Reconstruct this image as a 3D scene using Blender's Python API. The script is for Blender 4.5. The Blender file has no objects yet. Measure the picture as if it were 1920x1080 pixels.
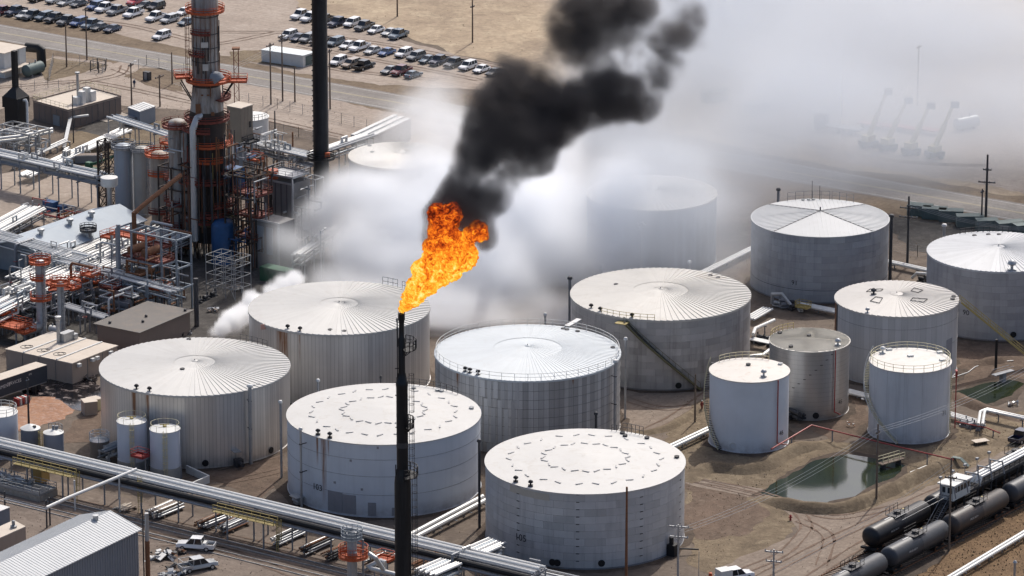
import bpy, math, random
from mathutils import Vector, Matrix
random.seed(7)
R = math.radians
scene = bpy.context.scene
col = scene.collection

# ---------------------------------------------------------------- camera, sky, sun, exposure
FPX, PITCH, HCAM = 8800.0, R(16.9), 242.0
cam_data = bpy.data.cameras.new('camera')
cam = bpy.data.objects.new('camera', cam_data)
col.objects.link(cam)
cam.location = (0, 0, HCAM)
cam.rotation_euler = (R(90) - PITCH, 0, 0)
cam_data.sensor_width = 36.0
cam_data.lens = 36.0 * FPX / 1920.0
cam_data.clip_start = 1.0
cam_data.clip_end = 20000.0
scene.camera = cam

SUN_AZ, SUN_EL = R(20), R(49)          # from straight ahead towards the right
SUN = Vector((math.sin(SUN_AZ) * math.cos(SUN_EL), math.cos(SUN_AZ) * math.cos(SUN_EL), math.sin(SUN_EL)))
world = bpy.data.worlds.new('World')
scene.world = world
world.use_nodes = True
wn = world.node_tree
sky = wn.nodes.new('ShaderNodeTexSky')
sky.sky_type = 'NISHITA'
sky.sun_disc = False
sky.sun_elevation = SUN_EL
sky.sun_rotation = SUN_AZ
sky.dust_density = 4.0
sky.air_density = 0.8
wn.nodes['Background'].inputs['Strength'].default_value = 0.15
wn.links.new(sky.outputs[0], wn.nodes['Background'].inputs['Color'])
sun_data = bpy.data.lights.new('sun', 'SUN')
sun_data.energy = 3.1
sun_data.angle = R(0.5)
sun_data.color = (1.0, 0.955, 0.89)
sun = bpy.data.objects.new('sun', sun_data)
sun.rotation_euler = SUN.to_track_quat('Z', 'Y').to_euler()
sun.location = (0, 700, 300)
col.objects.link(sun)
scene.view_settings.view_transform = 'Standard'
scene.view_settings.look = 'None'
scene.view_settings.exposure = 0.06
scene.view_settings.gamma = 1.0
scene.view_settings.use_curve_mapping = False
cy = scene.cycles
cy.use_denoising = True
cy.max_bounces = 16
cy.diffuse_bounces = 2
cy.glossy_bounces = 2
cy.transmission_bounces = 2
cy.volume_bounces = 14
cy.transparent_max_bounces = 6
cy.volume_step_rate = 4.0
cy.volume_max_steps = 200
cy.use_adaptive_sampling = True
cy.adaptive_threshold = 0.02

# ---------------------------------------------------------------- pixel -> place
CP, SP = math.cos(PITCH), math.sin(PITCH)
def ray(px, py):
    u, v = (px - 960.0) / FPX, (540.0 - py) / FPX
    return Vector((u, CP + v * SP, -SP + v * CP))
def P(px, py, z=0.0):
    """the point at height z that the photograph shows at this pixel"""
    d = ray(px, py); t = (z - HCAM) / d.z
    return Vector((d.x * t, d.y * t, z))
def PY(px, py, Y):
    d = ray(px, py); t = Y / d.y
    return Vector((d.x * t, Y, HCAM + d.z * t))
def top_z(base, py):
    """height of something standing at base whose top is seen at pixel row py"""
    d = ray(960, py)
    return HCAM + d.z / d.y * base.y
GRID = R(-35.8)
E1 = Vector((math.cos(GRID), math.sin(GRID), 0)); E2 = Vector((-E1.y, E1.x, 0))

# ---------------------------------------------------------------- mesh builder
class MB:
    def __init__(s): s.v = []; s.f = []
    def add(s, vs, fs):
        n = len(s.v); s.v += [tuple(v) for v in vs]; s.f += [tuple(i + n for i in f) for f in fs]; return s
    def box(s, c, d, rz=0.0):
        x, y, z = d[0] / 2, d[1] / 2, d[2] / 2; cs, sn = math.cos(rz), math.sin(rz)
        vs = []
        for k in (-z, z):
            for i, j in ((-x, -y), (x, -y), (x, y), (-x, y)):
                vs.append((c[0] + i * cs - j * sn, c[1] + i * sn + j * cs, c[2] + k))
        return s.add(vs, [(3, 2, 1, 0), (4, 5, 6, 7), (0, 1, 5, 4), (1, 2, 6, 5), (2, 3, 7, 6), (3, 0, 4, 7)])
    def bar(s, p0, p1, w, h=None):
        p0, p1 = Vector(p0), Vector(p1); h = h or w
        d = (p1 - p0).normalized(); up = Vector((0, 0, 1))
        if abs(d.z) > .95: up = Vector((1, 0, 0))
        a = d.cross(up).normalized() * w / 2; b = a.normalized().cross(d) * h / 2
        vs = [p + i * a + j * b for p in (p0, p1) for i, j in ((-1, -1), (1, -1), (1, 1), (-1, 1))]
        return s.add(vs, [(3, 2, 1, 0), (4, 5, 6, 7), (0, 1, 5, 4), (1, 2, 6, 5), (2, 3, 7, 6), (3, 0, 4, 7)])
    def tube(s, p0, p1, r, r1=None, n=10, cap=True):
        return s.pipe([p0, p1], r, n, cap, r1)
    def pipe(s, pts, r, n=8, cap=True, r1=None):
        pts = [Vector(p) for p in pts]; vs = []; fs = []
        m = len(pts)
        t0 = (pts[1] - pts[0]).normalized()
        up = Vector((0, 0, 1)) if abs(t0.z) < .9 else Vector((1, 0, 0))
        a = t0.cross(up).normalized()
        for i, p in enumerate(pts):
            ti = (pts[min(i + 1, m - 1)] - p).normalized() if i < m - 1 else (p - pts[i - 1]).normalized()
            tp = (p - pts[i - 1]).normalized() if i > 0 else ti
            t = (ti + tp)
            t = t.normalized() if t.length > 1e-6 else ti
            k = 1.0 / max(.4, t.dot(ti))
            a = (a - t * a.dot(t)); a = a.normalized() if a.length > 1e-6 else t.orthogonal().normalized()
            b = t.cross(a)
            rr = r if r1 is None else r + (r1 - r) * i / (m - 1)
            bend = (tp - ti)
            for j in range(n):
                an = 2 * math.pi * j / n
                o = a * math.cos(an) * rr + b * math.sin(an) * rr
                if k > 1.001 and bend.length > 1e-6:
                    bn = (bend - t * bend.dot(t)).normalized(); o = o + bn * o.dot(bn) * (k - 1)
                vs.append(p + o)
        for i in range(m - 1):
            for j in range(n):
                q = (j + 1) % n
                fs.append((i * n + j, i * n + q, (i + 1) * n + q, (i + 1) * n + j))
        if cap:
            fs.append(tuple(range(n - 1, -1, -1))); fs.append(tuple((m - 1) * n + j for j in range(n)))
        return s.add(vs, fs)
    def lathe(s, prof, n=32, c=(0, 0, 0), a0=0.0, a1=2 * math.pi, cap0=False, cap1=False):
        full = abs(a1 - a0 - 2 * math.pi) < 1e-6
        m = n if full else n + 1; vs = []; fs = []
        for (r, z) in prof:
            for j in range(m):
                an = a0 + (a1 - a0) * j / n
                vs.append((c[0] + r * math.cos(an), c[1] + r * math.sin(an), c[2] + z))
        for i in range(len(prof) - 1):
            for j in range(n):
                q = (j + 1) % m
                fs.append((i * m + j, i * m + q, (i + 1) * m + q, (i + 1) * m + j))
        if cap0: fs.append(tuple(range(m - 1, -1, -1)))
        if cap1: fs.append(tuple((len(prof) - 1) * m + j for j in range(m)))
        return s.add(vs, fs)
    def ring(s, c, RR, r, n=40, a0=0.0, a1=2 * math.pi, m=4):
        pts = [(r * math.cos(2 * math.pi * (k + .5) / m), r * math.sin(2 * math.pi * (k + .5) / m)) for k in range(m)]
        return s.lathe([(RR + x, z) for x, z in pts + pts[:1]][::-1], n, c, a0, a1)
    def poly(s, pts): return s.add(pts, [tuple(range(len(pts)))])
    def prism(s, pts, z0, z1):
        n = len(pts)
        vs = [(p[0], p[1], z0) for p in pts] + [(p[0], p[1], z1) for p in pts]
        return s.add(vs, [tuple(range(n - 1, -1, -1)), tuple(range(n, 2 * n))] + [(i, (i + 1) % n, (i + 1) % n + n, i + n) for i in range(n)])
    def sphere(s, c, r, n=12, m=8, sz=1.0):
        prof = [(max(1e-4, r * math.sin(math.pi * k / m)), -r * sz * math.cos(math.pi * k / m)) for k in range(m + 1)]
        return s.lathe(prof, n, c)
    def mesh(s, name, smooth=True, ang=38):
        me = bpy.data.meshes.new(name)
        me.from_pydata(s.v, [], s.f)
        if smooth:
            me.shade_smooth(); me.set_sharp_from_angle(angle=R(ang))
        me.update()
        return me
    def build(s, name, m, parent=None, smooth=True, loc=None, rz=0.0, ang=38):
        return link(name, s.mesh(name, smooth, ang), m, parent, loc, rz)

def link(name, me, m, parent=None, loc=None, rz=0.0):
    o = bpy.data.objects.new(name, me)
    col.objects.link(o)
    if m is not None:
        if len(me.materials) == 0: me.materials.append(m)
        elif me.materials[0] is not m:
            o.material_slots[0].link = 'OBJECT'; o.material_slots[0].material = m
    if parent is not None: o.parent = parent
    if loc is not None: o.location = loc
    if rz: o.rotation_euler = (0, 0, rz)
    return o
def tag(o, label=None, cat=None, group=None, kind=None):
    if label: o['label'] = label
    if cat: o['category'] = cat
    if group: o['group'] = group
    if kind: o['kind'] = kind
    return o
def thing(name, label, cat, loc=(0, 0, 0), rz=0.0, group=None):
    o = bpy.data.objects.new(name, None)
    o.empty_display_size = 0.5
    col.objects.link(o); o.location = loc; o.rotation_euler = (0, 0, rz)
    return tag(o, label, cat, group)
def copy_tree(o, parent=None):
    c = o.copy(); col.objects.link(c)
    if parent is not None: c.parent = parent
    for ch in list(o.children): copy_tree(ch, c)
    return c
ORD = ['first', 'second', 'third', 'fourth', 'fifth', 'sixth', 'seventh', 'eighth', 'ninth', 'tenth', 'eleventh', 'twelfth', 'thirteenth', 'fourteenth', 'fifteenth', 'sixteenth', 'seventeenth', 'eighteenth', 'nineteenth', 'twentieth']

# ---------------------------------------------------------------- materials
def lin(r, g, b): return tuple(((c / 255.0) / 12.92 if c <= 10 else ((c / 255.0 + .055) / 1.055) ** 2.4) for c in (r, g, b)) + (1.0,)
class NT:
    def __init__(s, name):
        s.m = bpy.data.materials.new(name); s.m.use_nodes = True
        s.t = s.m.node_tree; s.b = s.t.nodes['Principled BSDF']
    def n(s, t, **kw):
        nd = s.t.nodes.new(t)
        for k, v in kw.items(): setattr(nd, k, v)
        return nd
    def l(s, a, b): s.t.links.new(a, b)
    def pos(s):
        if not hasattr(s, '_p'): s._p = s.n('ShaderNodeNewGeometry').outputs['Position']
        return s._p
    def obj(s):
        if not hasattr(s, '_o'): s._o = s.n('ShaderNodeTexCoord').outputs['Object']
        return s._o
    def noise(s, scale, detail=4, rough=.6, vec=None, mul=None, dist=0.0):
        nd = s.n('ShaderNodeTexNoise'); nd.inputs['Scale'].default_value = scale
        nd.inputs['Detail'].default_value = detail; nd.inputs['Roughness'].default_value = rough
        nd.inputs['Distortion'].default_value = dist
        v = vec or s.pos()
        if mul:
            mp = s.n('ShaderNodeVectorMath', operation='MULTIPLY'); s.l(v, mp.inputs[0]); mp.inputs[1].default_value = mul; v = mp.outputs[0]
        s.l(v, nd.inputs['Vector']); return nd.outputs['Fac']
    def ramp(s, fac, stops, interp='LINEAR'):
        r = s.n('ShaderNodeValToRGB'); r.color_ramp.interpolation = interp
        el = r.color_ramp.elements
        while len(el) < len(stops): el.new(.5)
        for e, (p, c) in zip(el, stops):
            e.position = p; e.color = c if len(c) == 4 else tuple(c) + (1,)
        s.l(fac, r.inputs['Fac']); return r.outputs['Color']
    def mix(s, fac, a, b, blend='MIX'):
        x = s.n('ShaderNodeMix', data_type='RGBA', blend_type=blend)
        for k, v in ((0, fac), (6, a), (7, b)):
            if isinstance(v, (int, float)): x.inputs[k].default_value = v
            elif isinstance(v, tuple): x.inputs[k].default_value = v if len(v) == 4 else v + (1,)
            else: s.l(v, x.inputs[k])
        return x.outputs[2]
    def math(s, op, a, b=0.0, c=0.0):
        x = s.n('ShaderNodeMath', operation=op)
        for i, v in enumerate((a, b, c)):
            if isinstance(v, (int, float)): x.inputs[i].default_value = v
            else: s.l(v, x.inputs[i])
        return x.outputs[0]
    def rng(s, v, a, b, c=0.0, d=1.0):
        x = s.n('ShaderNodeMapRange'); s.l(v, x.inputs[0])
        for i, q in enumerate((a, b, c, d)): x.inputs[i + 1].default_value = q
        return x.outputs[0]
    def color(s, c): 
        if isinstance(c, tuple): s.b.inputs['Base Color'].default_value = c if len(c) == 4 else c + (1,)
        else: s.l(c, s.b.inputs['Base Color'])
    def bump(s, h, strength=.4, dist=.05):
        x = s.n('ShaderNodeBump'); x.inputs['Strength'].default_value = strength; x.inputs['Distance'].default_value = dist
        s.l(h, x.inputs['Height']); s.l(x.outputs[0], s.b.inputs['Normal'])
    def set(s, rough=None, metal=None, spec=None):
        if rough is not None: s.b.inputs['Roughness'].default_value = rough
        if metal is not None: s.b.inputs['Metallic'].default_value = metal
        if spec is not None: s.b.inputs['Specular IOR Level'].default_value = spec
def paint(name, c, rough=.55, metal=0.0, var=.25, scale=.5, dirt=None, dirt_amt=.35, streak=False, rand=0.0, spec=.4):
    """colour with uneven weathering: broad noise, optional vertical streaks of a second colour, per-object spread"""
    m = NT(name); c = c if len(c) == 4 else tuple(c) + (1,)
    k = 1.0 - var
    a = m.mix(m.noise(scale, 5, .65), tuple(x * (1 + var * .5) for x in c[:3]), tuple(x * k for x in c[:3]))
    if dirt:
        f = m.noise(scale * 2.2, 5, .7, mul=(1, 1, .07) if streak else None)
        a = m.mix(m.rng(f, .5, .78, 0, dirt_amt), a, dirt)
    if rand:
        oi = m.n('ShaderNodeObjectInfo').outputs['Random']
        a = m.mix(1.0, a, m.ramp(oi, [(0, (1 - rand,) * 3), (1, (1 + rand * .4,) * 3)]), 'MULTIPLY')
    m.color(a); m.set(rough, metal, spec)
    m.bump(m.noise(scale * 6, 3), .15, .02)
    return m.m
# ---------------------------------------------------------------- ground and roads
def ground_mat(name, c1, c2, c3, scale=.12, fine=1.6, rough=.95, tracks=None, bump=.5):
    m = NT(name)
    a = m.mix(m.rng(m.noise(scale, 6, .62), .35, .65), c1, c2)
    a = m.mix(m.rng(m.noise(scale * 3.7, 6, .7, dist=.6), .48, .7, 0, .8), a, c3)
    a = m.mix(m.rng(m.noise(scale * 9, 6, .75, dist=1.0), .45, .75, 0, .5), a, tuple(x * .5 for x in c2[:3]))
    f = m.noise(fine, 5, .75)
    a = m.mix(m.rng(f, .3, .75, 0, .75), a, m.mix(.5, a, (.02, .016, .012, 1)))
    if tracks:   # wheel ruts along a direction
        rot = m.n('ShaderNodeVectorRotate', rotation_type='Z_AXIS'); m.l(m.pos(), rot.inputs['Vector']); rot.inputs['Angle'].default_value = -tracks
        t = m.noise(.9, 4, .6, vec=rot.outputs[0], mul=(.03, 1, 1))
        a = m.mix(m.rng(t, .45, .7, 0, .55), a, tuple(x * .55 for x in c1[:3]))
    m.color(a); m.set(rough, 0, .15)
    m.bump(m.noise(fine * .8, 6, .7), bump, .12)
    return m.m
G = {}
G['ground'] = ground_mat('tank_farm_dirt', lin(124, 112, 101), lin(104, 93, 84), lin(134, 121, 107), .06)
G['gravel'] = ground_mat('pink_gravel', lin(177, 163, 150), lin(161, 147, 135), lin(186, 173, 161), .05, 1.2, tracks=R(-36), bump=.3)
G['field'] = ground_mat('dry_field', lin(187, 168, 143), lin(153, 136, 117), lin(197, 180, 154), .04, .9, bump=.9)
G['verge'] = ground_mat('grass_verge', lin(133, 117, 99), lin(111, 97, 83), lin(143, 128, 108), .15, 1.5)
G['asphalt'] = ground_mat('worn_asphalt', lin(149, 144, 139), lin(139, 133, 128), lin(157, 151, 145), .04, 2.2, .9, tracks=R(-35.8), bump=.1)
G['track'] = ground_mat('dirt_track', lin(149, 135, 122), lin(133, 119, 107), lin(160, 147, 133), .10, 1.4, tracks=R(54), bump=.4)
G['grass'] = ground_mat('dry_grass', lin(135, 120, 100), lin(109, 96, 80), lin(153, 138, 115), .12, 1.9, bump=1.0)
G['soil'] = ground_mat('red_soil', lin(119, 101, 88), lin(99, 85, 74), lin(131, 115, 101), .15, 1.5, bump=.8)
G['yard'] = ground_mat('packed_yard', lin(136, 123, 112), lin(118, 106, 97), lin(148, 135, 124), .08, 1.3, tracks=R(-36), bump=.3)
G['burnt'] = ground_mat('sooty_ground', lin(91, 88, 85), lin(70, 67, 65), lin(111, 107, 102), .15, 2.0)
G['concrete'] = ground_mat('concrete_pad', lin(176, 166, 155), lin(164, 154, 143), lin(184, 176, 165), .2, 2, bump=.1)

def outline(pts, step=1.4, jit=.35, seed=1):
    rnd = random.Random(seed); out = []
    n = len(pts)
    for i in range(n):
        a, b = pts[i], pts[(i + 1) % n]; L = (b - a).length; k = max(1, min(90, int(L / step)))
        nx = Vector((-(b - a).y, (b - a).x, 0)).normalized()
        w = 0
        for j in range(k):
            w = w * .6 + rnd.uniform(-jit, jit)
            out.append(a.lerp(b, j / k) + nx * w)
    return out
def sheet(name, px, z, m, jit=.35, step=1.4, kind='structure', label=None):
    pts = outline([P(x, y, z) for x, y in px], step, jit, len(px) * 7 + int(px[0][0]))
    o = MB().poly(pts).build(name, m, smooth=False)
    if o.data.polygons[0].normal.z < 0: o.data.flip_normals()
    return tag(o, label, kind=kind)
tag(MB().poly([(-3000, 100, 0), (3000, 100, 0), (3000, 6000, 0), (-3000, 6000, 0)]).build('ground', G['ground'], smooth=False), kind='structure')
# road across the top: straight along the plant grid
RD0, RD1 = P(0, 61), P(1855, 389)
RDIR = (RD1 - RD0).normalized(); RN = Vector((-RDIR.y, RDIR.x, 0))
def strip(name, a, b, off0, off1, z, m, jit=.3):
    rnd = random.Random(3); n = int((b - a).length / 3); d = (b - a).normalized(); nn = Vector((-d.y, d.x, 0)); top = []; bot = []
    for i in range(n + 1):
        p = a.lerp(b, i / n)
        top.append(p + nn * (off1 + rnd.uniform(-jit, jit))); bot.append(p + nn * (off0 + rnd.uniform(-jit, jit)))
    mb = MB(); vs = [(p.x, p.y, z) for p in bot + top]
    mb.add(vs, [(i, i + 1, n + 2 + i, n + 1 + i) for i in range(n)])
    return tag(mb.build(name, m, smooth=False), kind='structure')
ra, rb = RD0 - RDIR * 160, RD1 + RDIR * 160
strip('road_verge', ra, rb, -14, 13, .02, G['verge'], .9)
strip('road', ra, rb, -5.6, 5.6, .05, G['asphalt'], .15)
line_m = paint('road_line_paint', (.46, .40, .24), .7, var=.3, scale=1.5)
wl_m = paint('edge_line_paint', (.6, .6, .58), .7, var=.4, scale=1.5)
strip('centre_line', ra, rb, .12, .26, .065, line_m, .01)
strip('centre_line', ra, rb, -.26, -.12, .065, line_m, .01)
strip('edge_line', ra, rb, 4.6, 4.72, .065, wl_m, .01)
strip('edge_line', ra, rb, -4.72, -4.6, .065, wl_m, .01)
sheet('field', [(520, -140), (3000, -140), (3000, 560), (1500, 300), (960, 185), (1010, 160), (960, 118), (830, 92), (705, 56), (560, 12)], .03, G['field'], 1.2, 3)
sheet('parking_lot', [(-400, -140), (520, -140), (556, 14), (705, 60), (830, 96), (955, 124), (992, 160), (940, 172), (700, 158), (560, 138), (440, 108), (362, 96), (300, 82), (228, 66), (100, 44), (-400, -30)], .035, G['gravel'], .5)
sheet('scrub_patch', [(430, 96), (500, 92), (560, 128), (480, 118), (425, 110)], .06, G['grass'], .5)
sheet('gravel_yard', [(-300, 70), (60, 128), (100, 106), (215, 120), (232, 112), (300, 118), (640, 190), (900, 248), (1300, 330), (1180, 350), (640, 262), (530, 232), (450, 215), (330, 205), (240, 200), (60, 180), (-60, 235), (-300, 260)], .03, G['gravel'], .5)
sheet('grass_island', [(235, 144), (262, 128), (300, 128), (342, 140), (345, 172), (300, 166)], .05, G['verge'], .4)
sheet('grass_plot', [(60, 128), (100, 108), (205, 122), (150, 138), (92, 152)], .05, G['grass'], .4)
sheet('grass_strip', [(130, 250), (225, 225), (330, 228), (300, 262), (190, 320), (120, 330)], .05, G['grass'], .5)
sheet('gravel_yard', [(-40, 330), (60, 318), (190, 352), (188, 395), (60, 430), (-40, 420)], .03, G['gravel'], .4)
sheet('dark_gravel_patch', [(140, 245), (185, 222), (240, 210), (262, 232), (200, 258)], .06, G['burnt'], .4)
sheet('sooty_ground', [(180, 640), (380, 500), (480, 470), (600, 470), (700, 600), (560, 640), (430, 650), (350, 690)], .03, G['burnt'], .8)
sheet('sooty_ground', [(-60, 480), (140, 430), (420, 470), (380, 560), (170, 640), (20, 650), (-60, 650)], .025, G['burnt'], .8)
# foreground service road below the pipe bridge
strip('service_road', P(-120, 880), P(1000, 1150), -9, 6, .02, G['yard'], .5)
sheet('packed_yard', [(-80, 925), (120, 920), (300, 980), (520, 1040), (700, 1090), (500, 1180), (-80, 1180)], .03, G['yard'], .5)
sheet('dirt_slope', [(340, 885), (530, 840), (545, 905), (480, 935), (420, 910)], .02, G['soil'], .5)
sheet('dirt_slope', [(130, 800), (190, 745), (190, 800), (170, 830), (120, 830)], .03, G['soil'], .4)
# right-hand dirt roads and grass
sheet('dry_grass', [(1285, 740), (1420, 690), (1450, 830), (1640, 830), (1800, 800), (1960, 760), (1960, 860), (1850, 880), (1600, 985), (1480, 985), (1290, 900), (1250, 830)], .015, G['grass'], .8)
sheet('dry_grass', [(1285, 905), (1420, 935), (1496, 985), (1460, 1020), (1330, 1075), (1290, 1050)], .02, G['grass'], .8)
sheet('soil_patch', [(1290, 905), (1400, 925), (1440, 960), (1400, 1000), (1300, 1010)], .03, G['soil'], 1.0)
sheet('soil_patch', [(1475, 755), (1625, 735), (1632, 810), (1560, 830), (1500, 800)], .03, G['soil'], .8)
sheet('soil_patch', [(1785, 640), (1960, 620), (1960, 720), (1880, 705), (1800, 730)], .03, G['soil'], .8)
sheet('dirt_track', [(1284, 892), (1380, 908), (1450, 925), (1540, 955), (1600, 965), (1690, 935), (1960, 815), (1960, 850), (1640, 1010), (1560, 1090), (1270, 1120), (1420, 1030), (1500, 1000), (1475, 960), (1420, 935), (1284, 904)], .035, G['track'], .5)
sheet('dirt_track', [(1180, 720), (1330, 730), (1330, 742), (1250, 800), (1210, 820), (1168, 790)], .03, G['track'], .5)
sheet('rail_ballast', [(1500, 1130), (1640, 1010), (1960, 840), (2060, 800), (2060, 872), (1890, 962), (1640, 1130)], .05, ground_mat('rail_ballast', lin(92, 82, 74), lin(76, 68, 62), lin(104, 92, 82), .3, 2.5), .6)
sheet('brown_scrub', [(1625, 1130), (1880, 962), (2060, 865), (2060, 1130)], .04, ground_mat('brown_scrub', lin(128, 104, 80), lin(100, 80, 60), lin(146, 122, 92), .25, 1.6, bump=1.0), .8)
# yard in the smoke on the right, beyond the road
sheet('equipment_yard', [(1480, 240), (1860, 200), (2100, 300), (2100, 390), (1560, 300)], .045, G['gravel'], .8)
sheet('wet_verge', [(1640, 400), (1920, 440), (2000, 480), (2000, 520), (1700, 470)], .045, G['burnt'], .8)

# raised banks
def berm(name, px, w, h, m, label):
    pts = [P(x, y) for x, y in px]; line = []
    for a, b in zip(pts, pts[1:]):
        k = max(2, int((b - a).length / 1.5))
        line += [a.lerp(b, j / k) for j in range(k)]
    line.append(pts[-1])
    for _ in range(6):
        line = [line[0]] + [(line[i - 1] + line[i] * 2 + line[i + 1]) / 4 for i in range(1, len(line) - 1)] + [line[-1]]
    rnd = random.Random(len(px) * 31); prof = [(-1, -.25), (-.75, .08), (-.45, .55), (-.2, .93), (0, 1), (.2, .93), (.45, .55), (.75, .08), (1, -.25)]
    mb = MB(); vs = []; n = len(prof)
    for i, p in enumerate(line):
        d = (line[min(i + 1, len(line) - 1)] - line[max(i - 1, 0)]).normalized(); nn = Vector((-d.y, d.x, 0))
        e = min(1, i / 4, (len(line) - 1 - i) / 4); hh = h * e * rnd.uniform(.85, 1.12)
        for q, z in prof:
            v = p + nn * q * w / 2 * rnd.uniform(.9, 1.1); vs.append((v.x, v.y, z * hh + rnd.uniform(-.05, .05)))
    mb.add(vs, [(i * n + j, (i + 1) * n + j, (i + 1) * n + j + 1, i * n + j + 1) for i in range(len(line) - 1) for j in range(n - 1)])
    o = mb.build(name, m, smooth=True, ang=180)
    o.data.flip_normals() if o.data.polygons[len(o.data.polygons)//2].normal.z < 0 else None
    return tag(o, label, kind='structure')
berm('earth_bank', [(1284, 905), (1330, 872), (1400, 890), (1440, 870), (1500, 838), (1570, 832)], 5, 1.2, G['grass'], None)
berm('earth_bank', [(1420, 930), (1500, 958), (1570, 962), (1640, 935), (1700, 905), (1790, 868), (1860, 838)], 4.5, 1.3, G['grass'], None)
berm('earth_bank', [(1785, 735), (1830, 765), (1930, 790)], 4, .9, G['soil'], None)
berm('earth_bank', [(1790, 690), (1850, 680), (1930, 668)], 4, .8, G['soil'], None)
berm('earth_bank', [(1180, 812), (1240, 812), (1300, 775), (1345, 740)], 3, .7, G['grass'], None)
wm = NT('pond_water')
wm.color(wm.mix(wm.rng(wm.noise(.25, 4), .35, .7), lin(44, 52, 34), lin(32, 40, 30))); wm.set(.07, 0, .5); wm.bump(wm.noise(1.8, 3), .12, .03)
wm = wm.m
PONDS = [[(1410, 930), (1470, 890), (1530, 856), (1590, 846), (1660, 855), (1705, 870), (1690, 900), (1630, 920), (1590, 942), (1545, 950), (1480, 944)], [(1780, 735), (1830, 718), (1890, 706), (1932, 716), (1905, 748), (1850, 763), (1790, 757)]]
sheet('pond', [(1422, 925), (1470, 895), (1530, 862), (1590, 852), (1650, 862), (1695, 872), (1680, 895), (1630, 915), (1590, 935), (1545, 944), (1480, 938)], .055, wm, .4)
sheet('pond', [(1785, 735), (1830, 722), (1890, 712), (1925, 720), (1900, 742), (1850, 757), (1795, 752)], .055, wm, .4)
# spilled oil and mud by the low building
om = NT('spilled_oil')
f = om.rng(om.noise(.7, 6, .7, dist=.8), .52, .68)
om.color(om.mix(f, (.006, .006, .008, 1), lin(120, 105, 100))); om.l(om.rng(f, 0, 1, .12, .7), om.b.inputs['Roughness']); om.set(spec=.5)
sheet('mud_flat', [(20, 770), (60, 745), (120, 738), (190, 742), (185, 752), (150, 765), (120, 785), (70, 800), (30, 810)], .045, ground_mat('orange_mud', lin(172, 128, 98), lin(150, 108, 82), lin(186, 160, 146), .3, 1.5, .6), .5)
sheet('oil_slick', [(85, 712), (140, 706), (188, 700), (195, 760), (160, 770), (128, 760), (105, 742), (60, 742), (40, 735)], .055, om.m, .7)

# wheel ruts worn into the tracks
rut_m = ground_mat('wheel_rut', lin(128, 109, 96), lin(112, 95, 83), lin(140, 121, 107), .3, 2.0)
def rut(px, n=2, gap=1.7, w=.42, z=.075):
    pts = [P(x, y, z) for x, y in px]; line = []
    for a, b in zip(pts, pts[1:]):
        k = max(2, int((b - a).length / 1.2)); line += [a.lerp(b, j / k) for j in range(k)]
    line.append(pts[-1])
    for _ in range(10): line = [line[0]] + [(line[i - 1] + line[i] * 2 + line[i + 1]) / 4 for i in range(1, len(line) - 1)] + [line[-1]]
    rnd = random.Random(int(px[0][0]))
    for q in range(n):
        vs = []
        for i, p in enumerate(line):
            d = (line[min(i + 1, len(line) - 1)] - line[max(i - 1, 0)]).normalized(); nn = Vector((-d.y, d.x, 0)); c = p + nn * ((q - (n - 1) / 2) * gap + rnd.uniform(-.06, .06)); ww = w / 2 * rnd.uniform(.3, 1.25)
            vs += [c - nn * ww, c + nn * ww]
        o = MB().add(vs, [(2 * i, 2 * i + 2, 2 * i + 3, 2 * i + 1) for i in range(len(line) - 1)]).build('wheel_rut', rut_m, smooth=False)
        if o.data.polygons[0].normal.z < 0: o.data.flip_normals()
        tag(o, kind='structure')
for pth in ([(1286, 897), (1390, 914), (1480, 940), (1520, 985), (1470, 1040), (1330, 1095)], [(1960, 832), (1700, 945), (1560, 1010), (1400, 1095)], [(1960, 840), (1720, 960), (1600, 1030), (1500, 1095)], [(1300, 900), (1450, 935), (1560, 975), (1680, 950)], [(1330, 735), (1260, 785), (1200, 812)],
            [(-20, 930), (200, 980), (480, 1045), (640, 1085)], [(-20, 905), (300, 975), (640, 1055)], [(280, 1000), (420, 1030), (560, 1080)], [(300, 1020), (430, 1010), (600, 1060)], [(-20, 165), (160, 150), (260, 170), (420, 205), (640, 255)], [(215, 128), (300, 160), (420, 195)], [(120, 160), (230, 140), (235, 122)],
            [(0, 15), (250, 48), (400, 85), (520, 60)], [(380, 60), (560, 60), (740, 85), (940, 125)], [(560, 85), (700, 112), (900, 150)], [(480, 95), (640, 132), (820, 150)], [(350, 900), (430, 880), (525, 850)], [(360, 910), (450, 900), (530, 880)], [(1500, 975), (1560, 1000), (1540, 1060)], [(1180, 750), (1240, 770), (1300, 760)]):
    rut(pth)
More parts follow.
